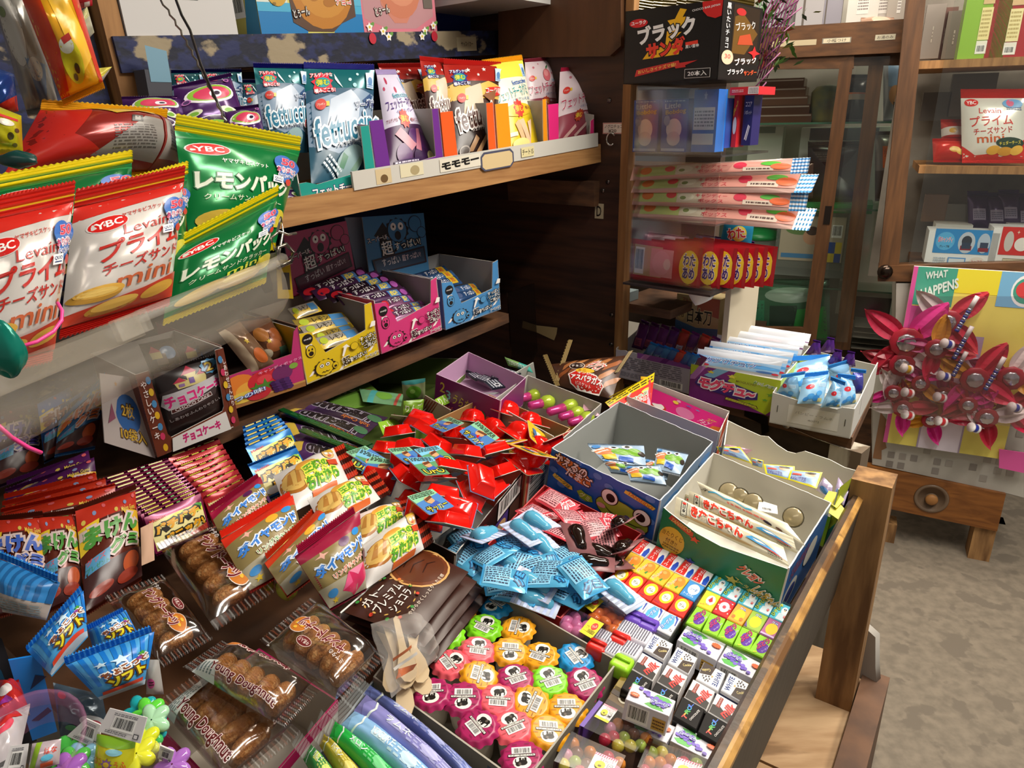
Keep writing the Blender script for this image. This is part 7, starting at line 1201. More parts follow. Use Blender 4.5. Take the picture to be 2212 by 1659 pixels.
tcarton('brown_carton','brown open carton full of red dome sweets with yellow cards',[(930,912),(1139,1018),(1232,925),(1057,852)],.025,'c8503c:p','a07848:p',base=-.045,arts={'right':([('R',0,0,100,100,'c8503c'),('B',52,10,84,46,PI/2),('R',50,0,60,100,'d8d4cc')],100,100)},edge='c8a878:p')
bkA=[('R',0,0,100,100,'1c1614'),('T','ん',36,66,12,36,'d8d0cc',0,'8a2a24',.1),('T','ば',22,62,12,36,'d8d0cc',0,'8a2a24',.1),('T','ん',9,56,12,36,'d8d0cc',0,'8a2a24',.1),('T','コ',34,34,9,14,'d8b838'),('R',50,20,72,60,'4a3a80'),('E',61,42,8,12,'c8a070'),('R',74,16,98,60,'4a3028'),('B',54,64,36,34),('R',92,66,99,96,'d8d4d0')]
tcarton('black_carton','black printed carton under the heap of red sweet trays',[(790,1100),(985,1197),(1137,1008),(946,915)],.022,'1c1614:g','8a8680:p',base=-.045,arts={'right':(bkA,100,100)},cuts={'right':tn(.98,.02,31)},edge='c8c4bc:p')
mb=MB();m,q=quadframe(tq([(938,1164),(982,1140),(984,1200),(950,1226)],[.02,.02,-.03,-.03]));mb.prism([(p.x,p.y)for p in(q[3],q[2],q[1],q[0])],-.001,0,'8a8680:p');mb.art([('R',-.02,.01,.02,.026,'1c1614'),('T','ジャック',0,.018,.034,.010,'d8d4d0',.2),('R',-.006,-.01,.014,.008,'4a3a80')],lambda x,y,h:V((x,y+.02,h)));obj('carton_flap',mb,m=m,label='torn grey flap with black lettering at the corner of the black carton',cat='card')
# --- gummy sachets
tcarton('red_carton','shallow red carton holding pink and blue gummy sachets',[(995,1236),(1212,1336),(1387,1152),(1176,1047)],.0,'c8282c:g','b82a2c:g',base=-.045,edge='d86060:p')
def sachet(nm,bg,dash,txtc,W=.042,D=.030):
 mb,base=bagmesh([(-W/2,D/2),(W/2,D/2),(W/2,-D/2),(-W/2,-D/2)],.0045,bg,[('R',6,8,62,92,dash),('L',8,12,52,76,8,'2a3a58' if nm=='b' else '5a2a34'),('T','グミ',81,50,60,22,txtc[0],PI/2,txtc[1],.12,.04),('R',0,0,2.5,100,txtc[0]),('R',97.5,0,100,100,txtc[0])],100,100,3,.0015,n=12)
 return mb.mesh('sachet',True)
sB,sP=sachet('b','58b0dc:f','8accec',('3aa0dc','1c4a78')),sachet('p','d84c58:f','e89aa0',('d83a4c','f0d0d4'))
def gummy(key,card,sheen):
 mb=MB();mb.box(-.021,-.015,-.0006,.021,.015,0,card)
 if card=='d0d8ec:p':mb.art([('R',-.021+.006*i,-.015,-.018+.006*i,.015,'b8c4e8')for i in range(7)],AF((0,0,0),(1,0,0),(0,1,0)),dz=.00001)
 rings=[]
 for x,w_,h_ in((-.0165,.001,.001),(-.016,.006,.005),(-.012,.0085,.008),(-.004,.0088,.0085),(.001,.0075,.0075),(.006,.006,.006),(.011,.0058,.0058),(.0145,.005,.004),(.0155,.001,.001)):
  rings.append([(x,w_*math.cos(t),.0004+h_*max(0,math.sin(t)))for t in[PI*k/10 for k in range(11)]])
 mb.loft(rings,key,closed=False);return mb.mesh('bottle_gummy',True)
gB_,gC_=gummy('58a8c8:s','d0d8ec:p',1),gummy('1c0e0a:s','8a5a5c:g',1)
BS=[(1115,1177,-8,0),(1067,1197,-18,0),(1009,1204,30,0),(1133,1212,-60,0),(1090,1250,8,0),(1199,1232,14,0),(1227,1204,40,0),(1259,1247,40,0),(1011,1171,50,0),(1094,1262,0,0),(1180,1256,12,0),(1225,1285,28,0),(1256,1262,34,0),(1040,1232,40,0),(1150,1240,30,0),(1120,1286,20,0),(1060,1228,36,0),(1190,1276,24,0),(1020,1224,20,0),(1100,1225,15,0),(1160,1205,24,0),(1215,1256,10,0),(1168,1228,-10,0)]
lab=bands([t[:2]for t in BS],4,'part of the blue heap');rr=random.Random(2)
for i,(px,py,a,f_)in enumerate(BS):
 q=(px+40*math.cos(math.radians(a)),py+40*math.sin(math.radians(a)));m=tfr(px,py,*q,(.012,.018,.010,.014,.024,.022,.016,.026,.012,.004,.020,.008,.012,.004,.008,.004,.006,.002,.002,.006,.006,.014,.016)[i],rr.uniform(-.25,.25),rr.uniform(-.25,.25))
 obj('gummy_sachet',sB,None,m=m,label='light blue printed gummy sachet, '+lab[i],cat='sachet',group='light blue gummy sachets')
PS=[(1204,1085,24),(1163,1113,28),(1239,1118,-8),(1189,1150,-20),(1221,1152,-30),(1292,1141,-6),(1256,1138,40),(1215,1118,20),(1290,1120,10),(1232,1178,-14),(1180,1132,10),(1306,1180,70),(1268,1172,-24),(1205,1090,28)]
lab=bands([t[:2]for t in PS],3,'part of the red carton')
for i,(px,py,a)in enumerate(PS):
 q=(px+40*math.cos(math.radians(a)),py+40*math.sin(math.radians(a)));m=tfr(px,py,*q,(.014,.012,.020,.014,.018,.018,.008,.006,.010,.006,.004,.010,.010,.004)[i],rr.uniform(-.25,.25),rr.uniform(-.3,.3)+(.6 if i==11 else 0))
 obj('gummy_sachet',sP,None,m=m,label='pink-red printed gummy sachet, '+lab[i],cat='sachet',group='pink gummy sachets')
for i,(px,py,a,h,tx,lb)in enumerate(((1048,1154,-28,.026,-.2,'leftmost, at the black carton'),(1133,1149,30,.028,-.1,'largest in the middle'),(1173,1182,40,.018,.1,'below the largest one'),(1153,1262,20,.016,.1,'in the near part of the heap'),(1160,1297,16,.008,0,'at the grey carton edge'),(1162,1130,28,.022,.1,'behind the largest one'),(1339,1283,34,.012,.0,'alone on the yogurt gum boxes'),(1105,1218,30,.012,.1,'half hidden in the heap'))):
 m=tfr(px,py,px+40*math.cos(math.radians(a)),py+40*math.sin(math.radians(a)),h,tx,.1)
 obj('bottle_gummy',gB_,None,m=m,label='blue bottle-shaped gummy on striped white card, '+lb,cat='gummy',group='blue bottle gummies')
for i,(px,py,a,h,tx,ty,lb)in enumerate(((1249,1163,60,.022,.2,.2,'leftmost'),(1281,1216,10,.014,.1,-.1,'lowest, at the red rim'),(1343,1130,-70,.03,.7,.3,'standing tall at the right'),(1348,1182,-60,.016,.6,.2,'at the right wall'),(1298,1196,20,.01,.2,0,'in the middle'),(1320,1205,40,.006,.2,0,'low beside the right wall'))):
 m=tfr(px,py,px+40*math.cos(math.radians(a)),py+40*math.sin(math.radians(a)),h,-tx,ty)
 obj('cola_gummy',gC_,None,m=m,label='dark cola gummy pack in the red carton, '+lb,cat='gummy',group='dark cola gummies')
# --- frog sachets, cream packs, sachets in the torn carton
fgA=[('R',0,0,100,100,'9cb4cc'),('E',18,60,18,20,'d88050'),('L',4,50,28,24,2,'f0e8e0',.4),('E',50,54,20,18,'6aa028'),('E',78,54,16,20,'6aa028'),('E',40,76,10,10,'f0f0f0'),('E',40,76,5,6,'1c1814'),('E',66,80,10,10,'f0f0f0'),('E',66,80,5,6,'1c1814'),('E',92,50,8,12,'2a2018'),('R',6,16,34,40,'e0b830'),('P',[(40,30),(70,20),(68,4),(36,10)],'1f58b8'),('E',10,86,8,8,'4a88c8')]
for i,(p,h,lb)in enumerate((([(1268,958),(1390,962),(1396,1012),(1310,1005)],.012,'lying at the back left'),([(1420,966),(1488,980),(1468,1028),(1412,1015)],.014,'at the right wall'),([(1350,1004),(1424,1006),(1440,1050),(1362,1040)],.018,'foremost'),([(1300,990),(1370,1000),(1380,1030),(1320,1022)],.006,'under the others'),([(1394,990),(1450,1000),(1440,1040),(1390,1030)],.004,'dark one between the others'))):
 tbag('frog_sachet','silver and blue frog gum sachet, %s'%lb,'sachet',p,[h+.012,h+.012,h,h],'a8b4c0:m' if i<3 else '2a303c:f',fgA,group='frog gum sachets',bulge=.005,seals=(.06,.06),sealk='b8c0c8:m',n=14,amp=.005,seed=i)
kA=[('R',6,10,12,90,'1c1814'),('R',6.6,12,11.4,88,'ece8d4'),('T','日\n本\n一',9,44,4,56,'1c1814'),('E',9,80,2,6,'d83a30'),('T','きなこちゃん',40,56,48,62,'e8402c',0,'f8f0e4',.1,.05),('P',[(66,50),(72,70),(80,66),(92,44),(98,34),(88,36),(78,40)],'3a98d0'),('P',[(72,60),(80,62),(84,52),(76,50)],'e8e0e0'),('P',[(78,42),(98,22),(90,38)],'d83a30'),('E',30,14,20,6,'d8b880'),('E',56,12,16,6,'d8b880'),('L',84,14,12,14,2,'3a342a')]
for i,(p,h,lb)in enumerate((([(1462,1074),(1692,1180),(1704,1224),(1456,1112)],[.048,.048,.036,.036],'foremost'),([(1490,1060),(1712,1160),(1722,1196),(1486,1092)],[.05,.05,.038,.038],'second from the front'),([(1506,1040),(1700,1130),(1740,1180),(1520,1076)],[.056,.056,.046,.046],'tilted on top of the others'),([(1476,1062),(1640,1130),(1650,1160),(1470,1090)],[.03,.03,.01,.01],'low at the left'))):
 tbag('soybean_stick_pack','long cream pack with red lettering in the green carton, %s'%lb,'candy pack',p,h,'e8e0c4:f',kA if i!=2 else[('P',[(10,60),(20,76),(30,62),(40,78),(52,62),(60,74),(60,66),(52,54),(40,70),(30,54),(20,68),(10,52)],'4ab0d8'),('L',30,30,40,20,1,'d86a58'),('E',70,30,4,10,'2a2030'),('E',80,24,3,8,'6a4a3a'),('T','日本一',8,60,8,24,'2a241c',-.3)],group='long cream packs',bulge=.005,seals=(0,0),n=14,amp=.002,seed=i)
for i,(x,y)in enumerate(((1575,1065),(1628,1088),(1715,1118),(1600,1075))):
 mb=MB();mb.lathe([(.0001,0),(.014,0),(.016,.003),(.016,.007),(.012,.010),(.0001,.011)],'a89a78:f',18);mb.lathe([(.0162,.002),(.0166,.005),(.0162,.008)],'4a4434:f',18,cap=False);obj('round_sweet',mb,None,True,tfr(x,y,x+30,y+12,.016,.9+.1*i)@Matrix.Scale(.72,4),'round olive wrapped sweet leaning at the back of the green carton, %s'%('leftmost','third','rightmost','second')[i],'sweet','round olive sweets')
mb=MB();m,q=quadframe(tq([(1640,1082),(1678,1094),(1680,1112),(1636,1104)],.022));mb.prism([(p.x,p.y)for p in(q[3],q[2],q[1],q[0])],0,.001,'e8e4dc:p');mb.art([('B',-.006,-.003,.012,.007)],lambda x,y,h:V((x,y+.006,h+.001)));obj('paper_tag',mb,m=m,label='small white tag with bar code among the cream packs',cat='tag')
ssA=[('R',0,0,100,100,'e8d828'),('R',6,8,94,90,'8aa8c8'),('E',66,70,18,16,'d8a888'),('E',66,80,18,8,'2a2420'),('L',8,12,50,30,3,'6a5a9a'),('R',10,50,40,64,'d85a50')]
for i,(p,h)in enumerate((([(1546,962),(1600,968),(1626,1002),(1556,980)],.02),([(1622,988),(1650,995),(1648,1012),(1624,1006)],.012),([(1650,1000),(1716,1010),(1716,1040),(1654,1024)],.018),([(1708,1012),(1776,1024),(1764,1056),(1702,1036)],.02),([(1570,952),(1624,980),(1610,984),(1556,972)],.014))):
 tbag('yellow_sachet',('yellow-edged printed sachet in the torn carton, %s' if i<4 else 'pink sachet behind the yellow ones, %s')%('leftmost','second','third','rightmost','at the far left')[i],'sachet',p,[h+.012,h+.012,h+.002,h+.002],'e8d828:f' if i<4 else 'd8a8c4:f',ssA if i<4 else(),group='sachets in the torn carton',bulge=.002,seals=(0,0),n=10,amp=.002,seed=i)
for i,(p,h)in enumerate((([(1778,1030),(1800,1050),(1796,1080),(1762,1058)],.02),([(1812,1032),(1832,1060),(1822,1092),(1798,1076)],.02))):
 tbag('lilac_sachet','lilac sachet with a blue sweet standing at the right of the torn carton, %s'%('left','right')[i],'sachet',p,[h+.018,h+.014,h,h],'c8b8d8:f',[('E',60,36,30,24,'5a8ac8')],group='lilac sachets in the torn carton',bulge=.006,seals=(0,0),n=10,amp=.003,seed=i)
for i,(x,y)in enumerate(((1800,1078),(1806,1104))):
 mb=MB();mb.prism([(-.008,-.007),(.009,-.009),(.010,.006),(.0,.010),(-.009,.006)],0,.0012,'e8dc28:g');obj('yellow_slip',mb,m=tfr(x,y,x+20,y+9,.03-.01*i,.6,.2),label='yellow paper slip between the green and torn cartons, %s'%('upper','lower')[i],cat='card',group='yellow slips')
# --- cookies in brown wrap
gaA=[('R',0,0,100,100,'3a1c12'),('E',74,56,30,40,'d0a060'),('E',74,56,28,37,'6a3418'),('E',74,56,24,32,'5a2c16'),('P',[(60,60),(72,66),(84,60),(84,58.5),(72,64),(60,58.5)],'2a120a'),('P',[(66,46),(80,52),(88,46),(88,44.5),(80,50),(66,44.5)],'2a120a'),('P',[(64,74),(76,78),(76,76.5),(64,72.5)],'2a120a'),
       ('T','ガトー',22,74,26,13,'f0e8e0',0,None,0,.01),('T','プレミアム',25,58,34,13,'f0e8e0',0,None,0,.01),('T','ショコラ',27,42,26,12,'f0e8e0',0,None,0,.01),('T','やわらかくしっとりした食感',46,22,60,5,'d8c8b8',.02),('E',92,94,7,5,'d83028'),('T','フルタ',92,94,10,4,'f0e0dc')]
for x,y,c in((4,60,'c83a24'),(5,40,'3a8a3c'),(10,28,'c83a24'),(24,24,'3a8a3c'),(40,30,'c83a24'),(44,44,'3a8a3c'),(46,62,'d86a28'),(42,80,'3a8a3c'),(26,90,'c83a24'),(10,84,'3a8a3c')):gaA.append(('E',x,y,1.6,2.2,c))
for k in range(14):a=2*PI*k/14;gaA.append(('E',25+20*math.cos(a),57+32*math.sin(a),2.2,.7,'c8a050',a+PI/2))
for i in range(4):
 d=(12+22*(3-i),30*(3-i)+8)if i<3 else(0,0);d=(d[0]*.55,d[1]*.55)if i<3 else d
 tbag('chocolate_cookie_pack','brown foil chocolate cookie pack, %s of the stack of four'%('lowest','second from the bottom','third from the bottom','topmost, its picture in full view')[i],'cookie pack',[(728+d[0],1318+d[1]),(886+d[0],1174+d[1]),(1012+d[0],1236+d[1]),(898+d[0],1378+d[1])],.032-.012*(3-i),'3a1c12:f',gaA,group='brown chocolate cookie packs',bulge=.006,seals=(0,0),sealk='3a2014:f',n=20,amp=.002,seed=i,art_res=6)
 r=COL.objects[-1];r=r if r.type=='EMPTY' else r.parent
 iv=r.matrix_world.inverted();A,B,O=[iv@p for p in tq([(1012+d[0],1236+d[1]),(886+d[0],1174+d[1]),(930,1140)],.032-.012*(3-i))]
# carton with cream puffs and cookies wall
mb=MB();m,q=quadframe(tq([(738,1326),(905,1178),(905,1196),(735,1346)],[.035,.035,.0,.0]));mb.prism([(p.x,p.y)for p in(q[3],q[2],q[1],q[0])],-.0012,0,'d8d8d4:p');obj('white_divider',mb,m=m,label='white card divider between the cream puff bags and the cookie packs',cat='card')
# --- wooden spoons in a clear bag
spm=None;rr=random.Random(9);SPO=[]
for i in range(14):
 px,py=868+rr.uniform(-28,34),1432+rr.uniform(-34,44);a=rr.uniform(.9,2.0)
 if spm is None:
  mb=MB();mb.prism([(-.028,-.0022),(.0,-.0026),(.012,-.006),(.022,-.0066),(.028,-.004),(.030,0),(.028,.004),(.022,.0066),(.012,.006),(.0,.0026),(-.028,.0022),(-.030,0)],0,.0009,'d8c09a:p');spm=mb.mesh('wooden_spoon')
 SPO.append((px,py,a))
lab=bands([s[:2]for s in SPO],3,'part of the spoon bag')
for i,(px,py,a)in enumerate(SPO):
 obj('wooden_spoon',spm,m=tfr(px,py,px+30*math.cos(a),py+30*math.sin(a),.004+.002*i,.3,.2),label='small flat wooden spoon, '+lab[i],cat='spoon',group='wooden spoons in the clear bag')
tbag('spoon_bag','crumpled clear bag of wooden spoons beside the jelly cups','bag',[(796,1350),(900,1318),(946,1420),(846,1508)],[.055,.05,.02,.02],'eee8e2:h',[('P',[(4,20),(10,30),(30,24),(28,18)],'d8784c'),('P',[(6,34),(30,40),(30,36),(6,30)],'ece4dc'),('P',[(8,46),(26,52),(26,48),(8,42)],'d8784c')],bulge=.024,seals=(0,0),n=26,amp=.016,seed=8)
# --- stick jellies
tcarton('stick_carton','grey carton of clear jelly sticks at the bottom edge',[(560,1800),(930,1800),(1085,1672),(810,1462)],-.002,'a8a498:p','5c6672:p',base=-.05,cuts={'front':None},edge='8a9298:p')
jA=lambda c,d,t:[('P',[(8,0),(4,50),(10,100),(100,100),(100,0)],c),('R',30,30,46,70,d),('L',50,20,44,60,4,d),('E',70,50,8,24,d),('T',t,40,52,24,36,'e8f0f4'),('P',[(12,0),(16,50),(12,100),(14,100),(18,50),(14,0)],'e8f4f0')]
for i,(p,h,c,d,t,l)in enumerate((([(792,1500),(1010,1690),(985,1720),(764,1535)],.012,'8a88c8:f','b8b8e8','ラムネ','violet and clear jelly stick against the grey carton wall'),([(770,1532),(960,1690),(925,1730),(736,1566)],.012,'8ab8e0:f','c8e4f4','YOGURT','pale blue yogurt jelly stick'),([(724,1558),(880,1690),(850,1730),(712,1590)],.014,'28b048:f','7ad890','メロン','bright green melon jelly stick'),([(700,1585),(800,1690),(760,1730),(690,1610)],.010,'b8a838:f','d8cc70','パイン','olive yellow pineapple jelly stick'),([(672,1608),(740,1690),(700,1720),(655,1640)],.012,'3a8a48:f','c8d870','りんご','green and yellow jelly stick nearest the doughnut carton'),([(800,1480),(1020,1660),(1004,1680),(784,1500)],.006,'6a78b8:f','a8b0e0','ラムネ','blue-violet jelly stick lying lowest by the carton wall'))):
 tbag('jelly_stick',l,'jelly stick',p,h,c,jA(c.split(':')[0],d,t),group='jelly sticks',bulge=.008,seals=(0,0),n=18,amp=.003,seed=i)
 r=COL.objects[-1].parent;iv=r.matrix_world.inverted();A,B=iv@tab(*p[0],h),iv@tab(*p[3],h);obj('clear_end',sealmesh(A,B,(A-iv@tab(*p[1],h)),.014,'e0e8e8:h',8),r)
# ================================================================ left part of the table
def rside(r,q,wid,keys,teeth=16,wd=3):
 "crimped striped end along the right edge of a bag (q = world TL TR BR BL)"
 iv=r.matrix_world.inverted();A,B=iv@q[2],iv@q[1];obj('striped_end',sealmesh(A,B,(iv@q[1]-iv@q[0]),wid,keys[0],teeth,stripes=(keys,wd)),r)
def lastroot():o=COL.objects[-1];return o if o.type=='EMPTY' or o.parent is None else o.parent
# --- doughnut packs
dough=noisy('sugared_doughnut','a4682f','c98e50',420,(1,1,1),.85,'d8a76c',4,.6,.3,.7)
def doughmesh(seed):
 r=random.Random(seed);mb=MB();n=14;L,R_=.021,.0098;rings=[]
 for i in range(n+1):
  t=i/n;x=-math.cos(PI*t)*L;rad=R_*(max(0,1-abs(-math.cos(PI*t))**3.2))**.5+.0002
  rings.append([(x,math.cos(a)*rad*(1+.05*r.uniform(-1,1)),math.sin(a)*rad*.92*(1+.05*r.uniform(-1,1)))for a in[2*PI*k/16 for k in range(16)]])
 mb.loft(rings,dough,cap=True);return mb.mesh('doughnut',True)
dms=[doughmesh(i)for i in range(3)]
_r=-PI/2
ydA=[('E',58,26,15,17,'e8d8cc'),('E',58,26,14,16,'c8762a'),('E',58,20,2.4,3.4,'e8b840'),('E',66,24,2.4,3.4,'e8b840'),('E',60,32,2.4,3.4,'e8b840'),('T','ヤングドーナツ',52,68,92,20,'6a1420',_r,'e0c8c0',.06,.03),('E',78,56,8,14,'d8c0b8'),('E',78,56,7,13,'6a1c20'),('T','牛乳入り',78,56,20,7,'e8d8d0',_r),('T','ミヤタの',68,112,26,8,'d8d0cc',_r)]
ydB=[('P',[(0,140),(0,100),(30,112),(26,140)],'c8ccc8'),('L',4,108,18,28,5,'6a7a78'),('E',86,124,12,13,'e8d8cc'),('E',86,124,11,12,'c8762a'),('T','ヤングドーナツ',86,70,84,15,'6a1420',-_r,'e0c8c0',.09,.05),('T','Young Doughnut',14,62,108,18,'5a1a1c',_r,'e0d0cc',.045,.02)]
ydC=[('P',[(0,140),(0,110),(60,116),(60,140)],'c8ccc8'),('L',6,116,40,20,5,'6a7a78'),('T','Young Doughnut',14,66,110,19,'5a1a1c',_r,'e0d0cc',.045,.02)]
DP=[('upper left, its lettering running down to the right',[(337,1172),(471,1118),(612,1262),(466,1362)],.03,ydA,5,0),('leftmost, under the chocolate-coloured packs',[(223,1288),(352,1240),(458,1378),(352,1440)],.026,ydA,5,0),
      ('turned upside down, nearest the cookie packs',[(832,1418),(742,1512),(560,1384),(672,1290)],.058,ydA,5,0),('lower middle, tilted on top of the lowest one',[(396,1440),(480,1384),(694,1484),(612,1572)],.046,ydB,5,0),('lowest, at the bottom edge',[(336,1520),(470,1420),(650,1580),(500,1706)],.024,ydC,5,0)]
for n_,(l,p,h,art,nd,hor)in enumerate(DP):
 q=tq(p,h)
 r=bag('doughnut_pack','clear pack of sugared doughnuts, '+l,'doughnut pack',q,'eae4e0:c',art,100,140,'doughnut packs',bulge=.010,seals=(.09,.09),sealk='e4dcd8:h',sealstr=(('e8e0dc:c','e8e0dc:c','e8e4e0:h','eae4e0:c','eae4e0:c','c86a4c:h'),1),part='clear_film',amp=.004,seed=n_,backb=0,pu=6,pv=5,art_res=5)
 m,qq=quadframe(q);TL,TR,BR,BL=qq
 cx_=lambda u,v:(BL*(1-u)+BR*u)*(1-v)+(TL*(1-u)+TR*u)*v
 mb=MB();T4=[cx_(u,v)for u,v in((.06,.1),(.94,.1),(.94,.9),(.06,.9))];Bq=[cx_(u,v)-V((0,0,.013))for u,v in((.12,.15),(.88,.15),(.88,.85),(.12,.85))]
 T4=[p+V((0,0,.001))for p in T4];mb.loft([Bq,T4],'ece8e6:c');mb.add(Bq,[(0,1,2,3)],'ece8e6:c');obj('clear_tray',mb,r)
 for k in range(nd):
  t=(k+.5)/nd
  a,b=(cx_(.16,.14+.72*t),cx_(.84,.14+.72*t))if not hor else(cx_(.1+.8*t,.16),cx_(.1+.8*t,.84))
  L_=(b-a).length;sc=min(1.5,L_/.046);wy=((cx_(.5,.86)-cx_(.5,.14)).length if not hor else(cx_(.9,.5)-cx_(.1,.5)).length)/nd
  mm=m@frame((a+b)/2-V((0,0,.0035)),b-a,V((0,0,1)))@Matrix.Rotation(RND.uniform(-.1,.1),4,'Z')@Matrix.Diagonal((sc,min(1.3,wy/.0192),1.0,1))
  obj('doughnut',dms[(k+n_)%3],m=mm,label='sugared brown doughnut, %s in the doughnut pack %s'%(NTH[k],('at the upper left','at the far left','turned upside down','in the lower middle','lying lowest')[n_]),cat='doughnut',group='doughnuts in clear packs')
tcarton('doughnut_carton','white carton with a magenta rim under the doughnut packs at the bottom edge',[(340,1568),(520,1760),(730,1512),(560,1400)],-.002,'c01c64:g','b8b0a4:p',base=-.05,arts={'right':([('R',0,0,100,80,'d4d0c4'),('R',0,80,100,100,'b81c60'),('P',[(20,80),(30,20),(40,80)],'c8b060')],100,100)},edge='a81c58:g',keys={'right':'d4d0c4:p'})
# --- popping candy stacks: blue, red, plum
ppA=lambda c,g:[('R',4,4,96,80,'e8dc98'),('P',[(4,60),(50,80),(96,76),(96,60)],'d8d84c'),('E',86,74,10,8,g),('T','Meisan',18,82,26,8,'c82c28',.1),('T','パチパチ',48,60,82,24,'e0a018',.16,'1c1408',.14,.07),('T','パニック!',56,30,74,22,'e0a018',.16,'1c1408',.14,.07),('P',[(66,6),(62,16),(96,26),(96,12)],'d84a38'),('E',20,14,14,10,'d8d8e0')]
def fanned(label,tl0,tl1,tr0,tr1,n,body,art,db,h0,h1,names,seedb):
 for i in range(n):
  t=i/(n-1);TLp=(tl0[0]+(tl1[0]-tl0[0])*t,tl0[1]+(tl1[1]-tl0[1])*t);TRp=(tr0[0]+(tr1[0]-tr0[0])*t,tr0[1]+(tr1[1]-tr0[1])*t);hh=h0+(h1-h0)*t
  p=[TLp,TRp,(TRp[0]+db[0],TRp[1]+db[1]),(TLp[0]+db[0],TLp[1]+db[1])]
  tbag('popping_candy','%s, %s of %d from the back'%(label,NTH[i]if i<12 else('thirteenth','fourteenth')[i-12],n),'candy pack',p,[hh+.014,hh+.014,hh-.02,hh-.02],body,art,group=names,bulge=.003,seals=(.05,.03),n=10,amp=.001,seed=seedb+i,topart=[('R',.06,.15,.3,.8,'c8b438'),('R',.36,.2,.5,.8,'c8b438'),('R',.56,.1,.62,.7,'5a9a3c'),('R',.68,.2,.9,.8,'b8a838')])
fanned('blue popping candy pack',(519,893),(530,962),(580,872),(622,922),8,'1f70b8:f',ppA('1f70b8','8ab83c'),(36,74),.0,.015,'blue popping candy packs',1)
tbag('popping_candy','blue popping candy pack lying foremost, its yellow label in full view','candy pack',[(535,1004),(638,962),(676,1032),(574,1082)],[.05,.05,.02,.02],'1f70b8:f',ppA('1f70b8','8ab83c'),group='blue popping candy packs',bulge=.004,seals=(.06,.03),n=12,amp=.001)
fanned('red popping candy pack',(364,985),(440,1072),(471,946),(524,1032),9,'a8242c:f',ppA('a8242c','4a9a3c'),(24,70),.0,.01,'red popping candy packs',20)
fanned('plum popping candy pack',(222,1034),(311,1112),(362,990),(430,1062),13,'7a1c48:f',ppA('7a1c48','4a9a3c'),(26,88),.0,.012,'plum popping candy packs',40)
# --- gummy packs at the far left
mkA=lambda c,g:[('R',0,108,100,140,c)]+[('E',8+17*k,116+8*((k*7)%3),3,4,('c8b050','7a8ab0','c85a60')[k%3])for k in range(6)]+[('P',[(0,108),(30,112),(24,80),(0,70)],'d8b830'),('P',[(70,110),(100,104),(100,60),(84,70)],'d8a828'),('R',30,100,66,110,'4a1c18'),('T','Maken Gumi',80,112,26,9,'d8c048'),('T','まけん',50,88,92,30,g,0,'c8b4b0',.12,.06),('T','グミ',66,60,54,22,g,0,'c8b4b0',.12,.06),('R',0,0,100,44,'3a1c1c'),('P',[(2,40),(4,58),(40,62),(38,42)],'4a8ab0'),('T','グッズ',18,56,28,8,'c8404c'),('T','プレゼント',20,46,34,7,'3a8a6a'),('E',76,28,16,14,'a84a24'),('E',24,14,20,7,'8a3020'),('E',70,12,20,8,'8a3020')]
def mk(label,p,hb,ht,body,art,seed,**k):return tbag('gummy_pack',label,'gummy pack',p,[ht,ht,hb,hb],body,art,100,140,'gummy packs at the far left',bulge=.010,seals=(.06,.03),seed=seed,amp=.003,n=18,**k)
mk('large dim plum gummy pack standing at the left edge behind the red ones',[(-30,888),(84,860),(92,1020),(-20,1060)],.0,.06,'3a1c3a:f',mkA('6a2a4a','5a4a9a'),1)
mk('dim blue soda gummy pack left of the pale card',[(84,862),(152,828),(150,975),(96,1000)],.02,.075,'1c3c6a:f',mkA('2a5a9a','8a4a2a'),2)  # darker tints of the light blue pack, shade put into the colour
mk('light blue gummy pack leaning on the pale card',[(130,880),(234,808),(205,970),(118,985)],.03,.08,'3a6a9a:f',mkA('4a88b8','c86a38'),3)
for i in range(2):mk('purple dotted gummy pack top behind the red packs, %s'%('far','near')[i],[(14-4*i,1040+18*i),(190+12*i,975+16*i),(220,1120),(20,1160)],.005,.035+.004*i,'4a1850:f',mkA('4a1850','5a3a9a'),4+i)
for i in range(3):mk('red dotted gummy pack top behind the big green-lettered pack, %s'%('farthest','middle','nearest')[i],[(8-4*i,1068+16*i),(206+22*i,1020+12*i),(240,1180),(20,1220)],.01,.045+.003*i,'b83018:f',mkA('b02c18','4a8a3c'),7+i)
mk('red gummy pack with big green lettering and a brown paw print',[(158,1096),(294,1045),(306,1252),(186,1330)],.012,.06,'5a2418:f',mkA('b02c1c','4a8a3c'),11)
mk('red gummy pack second from the left edge, partly covered',[(70,1112),(166,1098),(180,1290),(90,1330)],.016,.06,'5a2418:f',mkA('b02c1c','4a8a3c'),12)
mk('red gummy pack with blue lettering at the left edge',[(-40,1118),(92,1104),(112,1300),(-20,1340)],.022,.064,'5a2418:f',mkA('b02c1c','3a5ab0'),13)
tbag('cream_slab','cream and brown speckled card beside the doughnut packs','card',[(304,1140),(330,1128),(334,1210),(306,1222)],[.05,.05,.03,.03],'c09a80:p',[],bulge=.002,seals=(0,0),n=8)
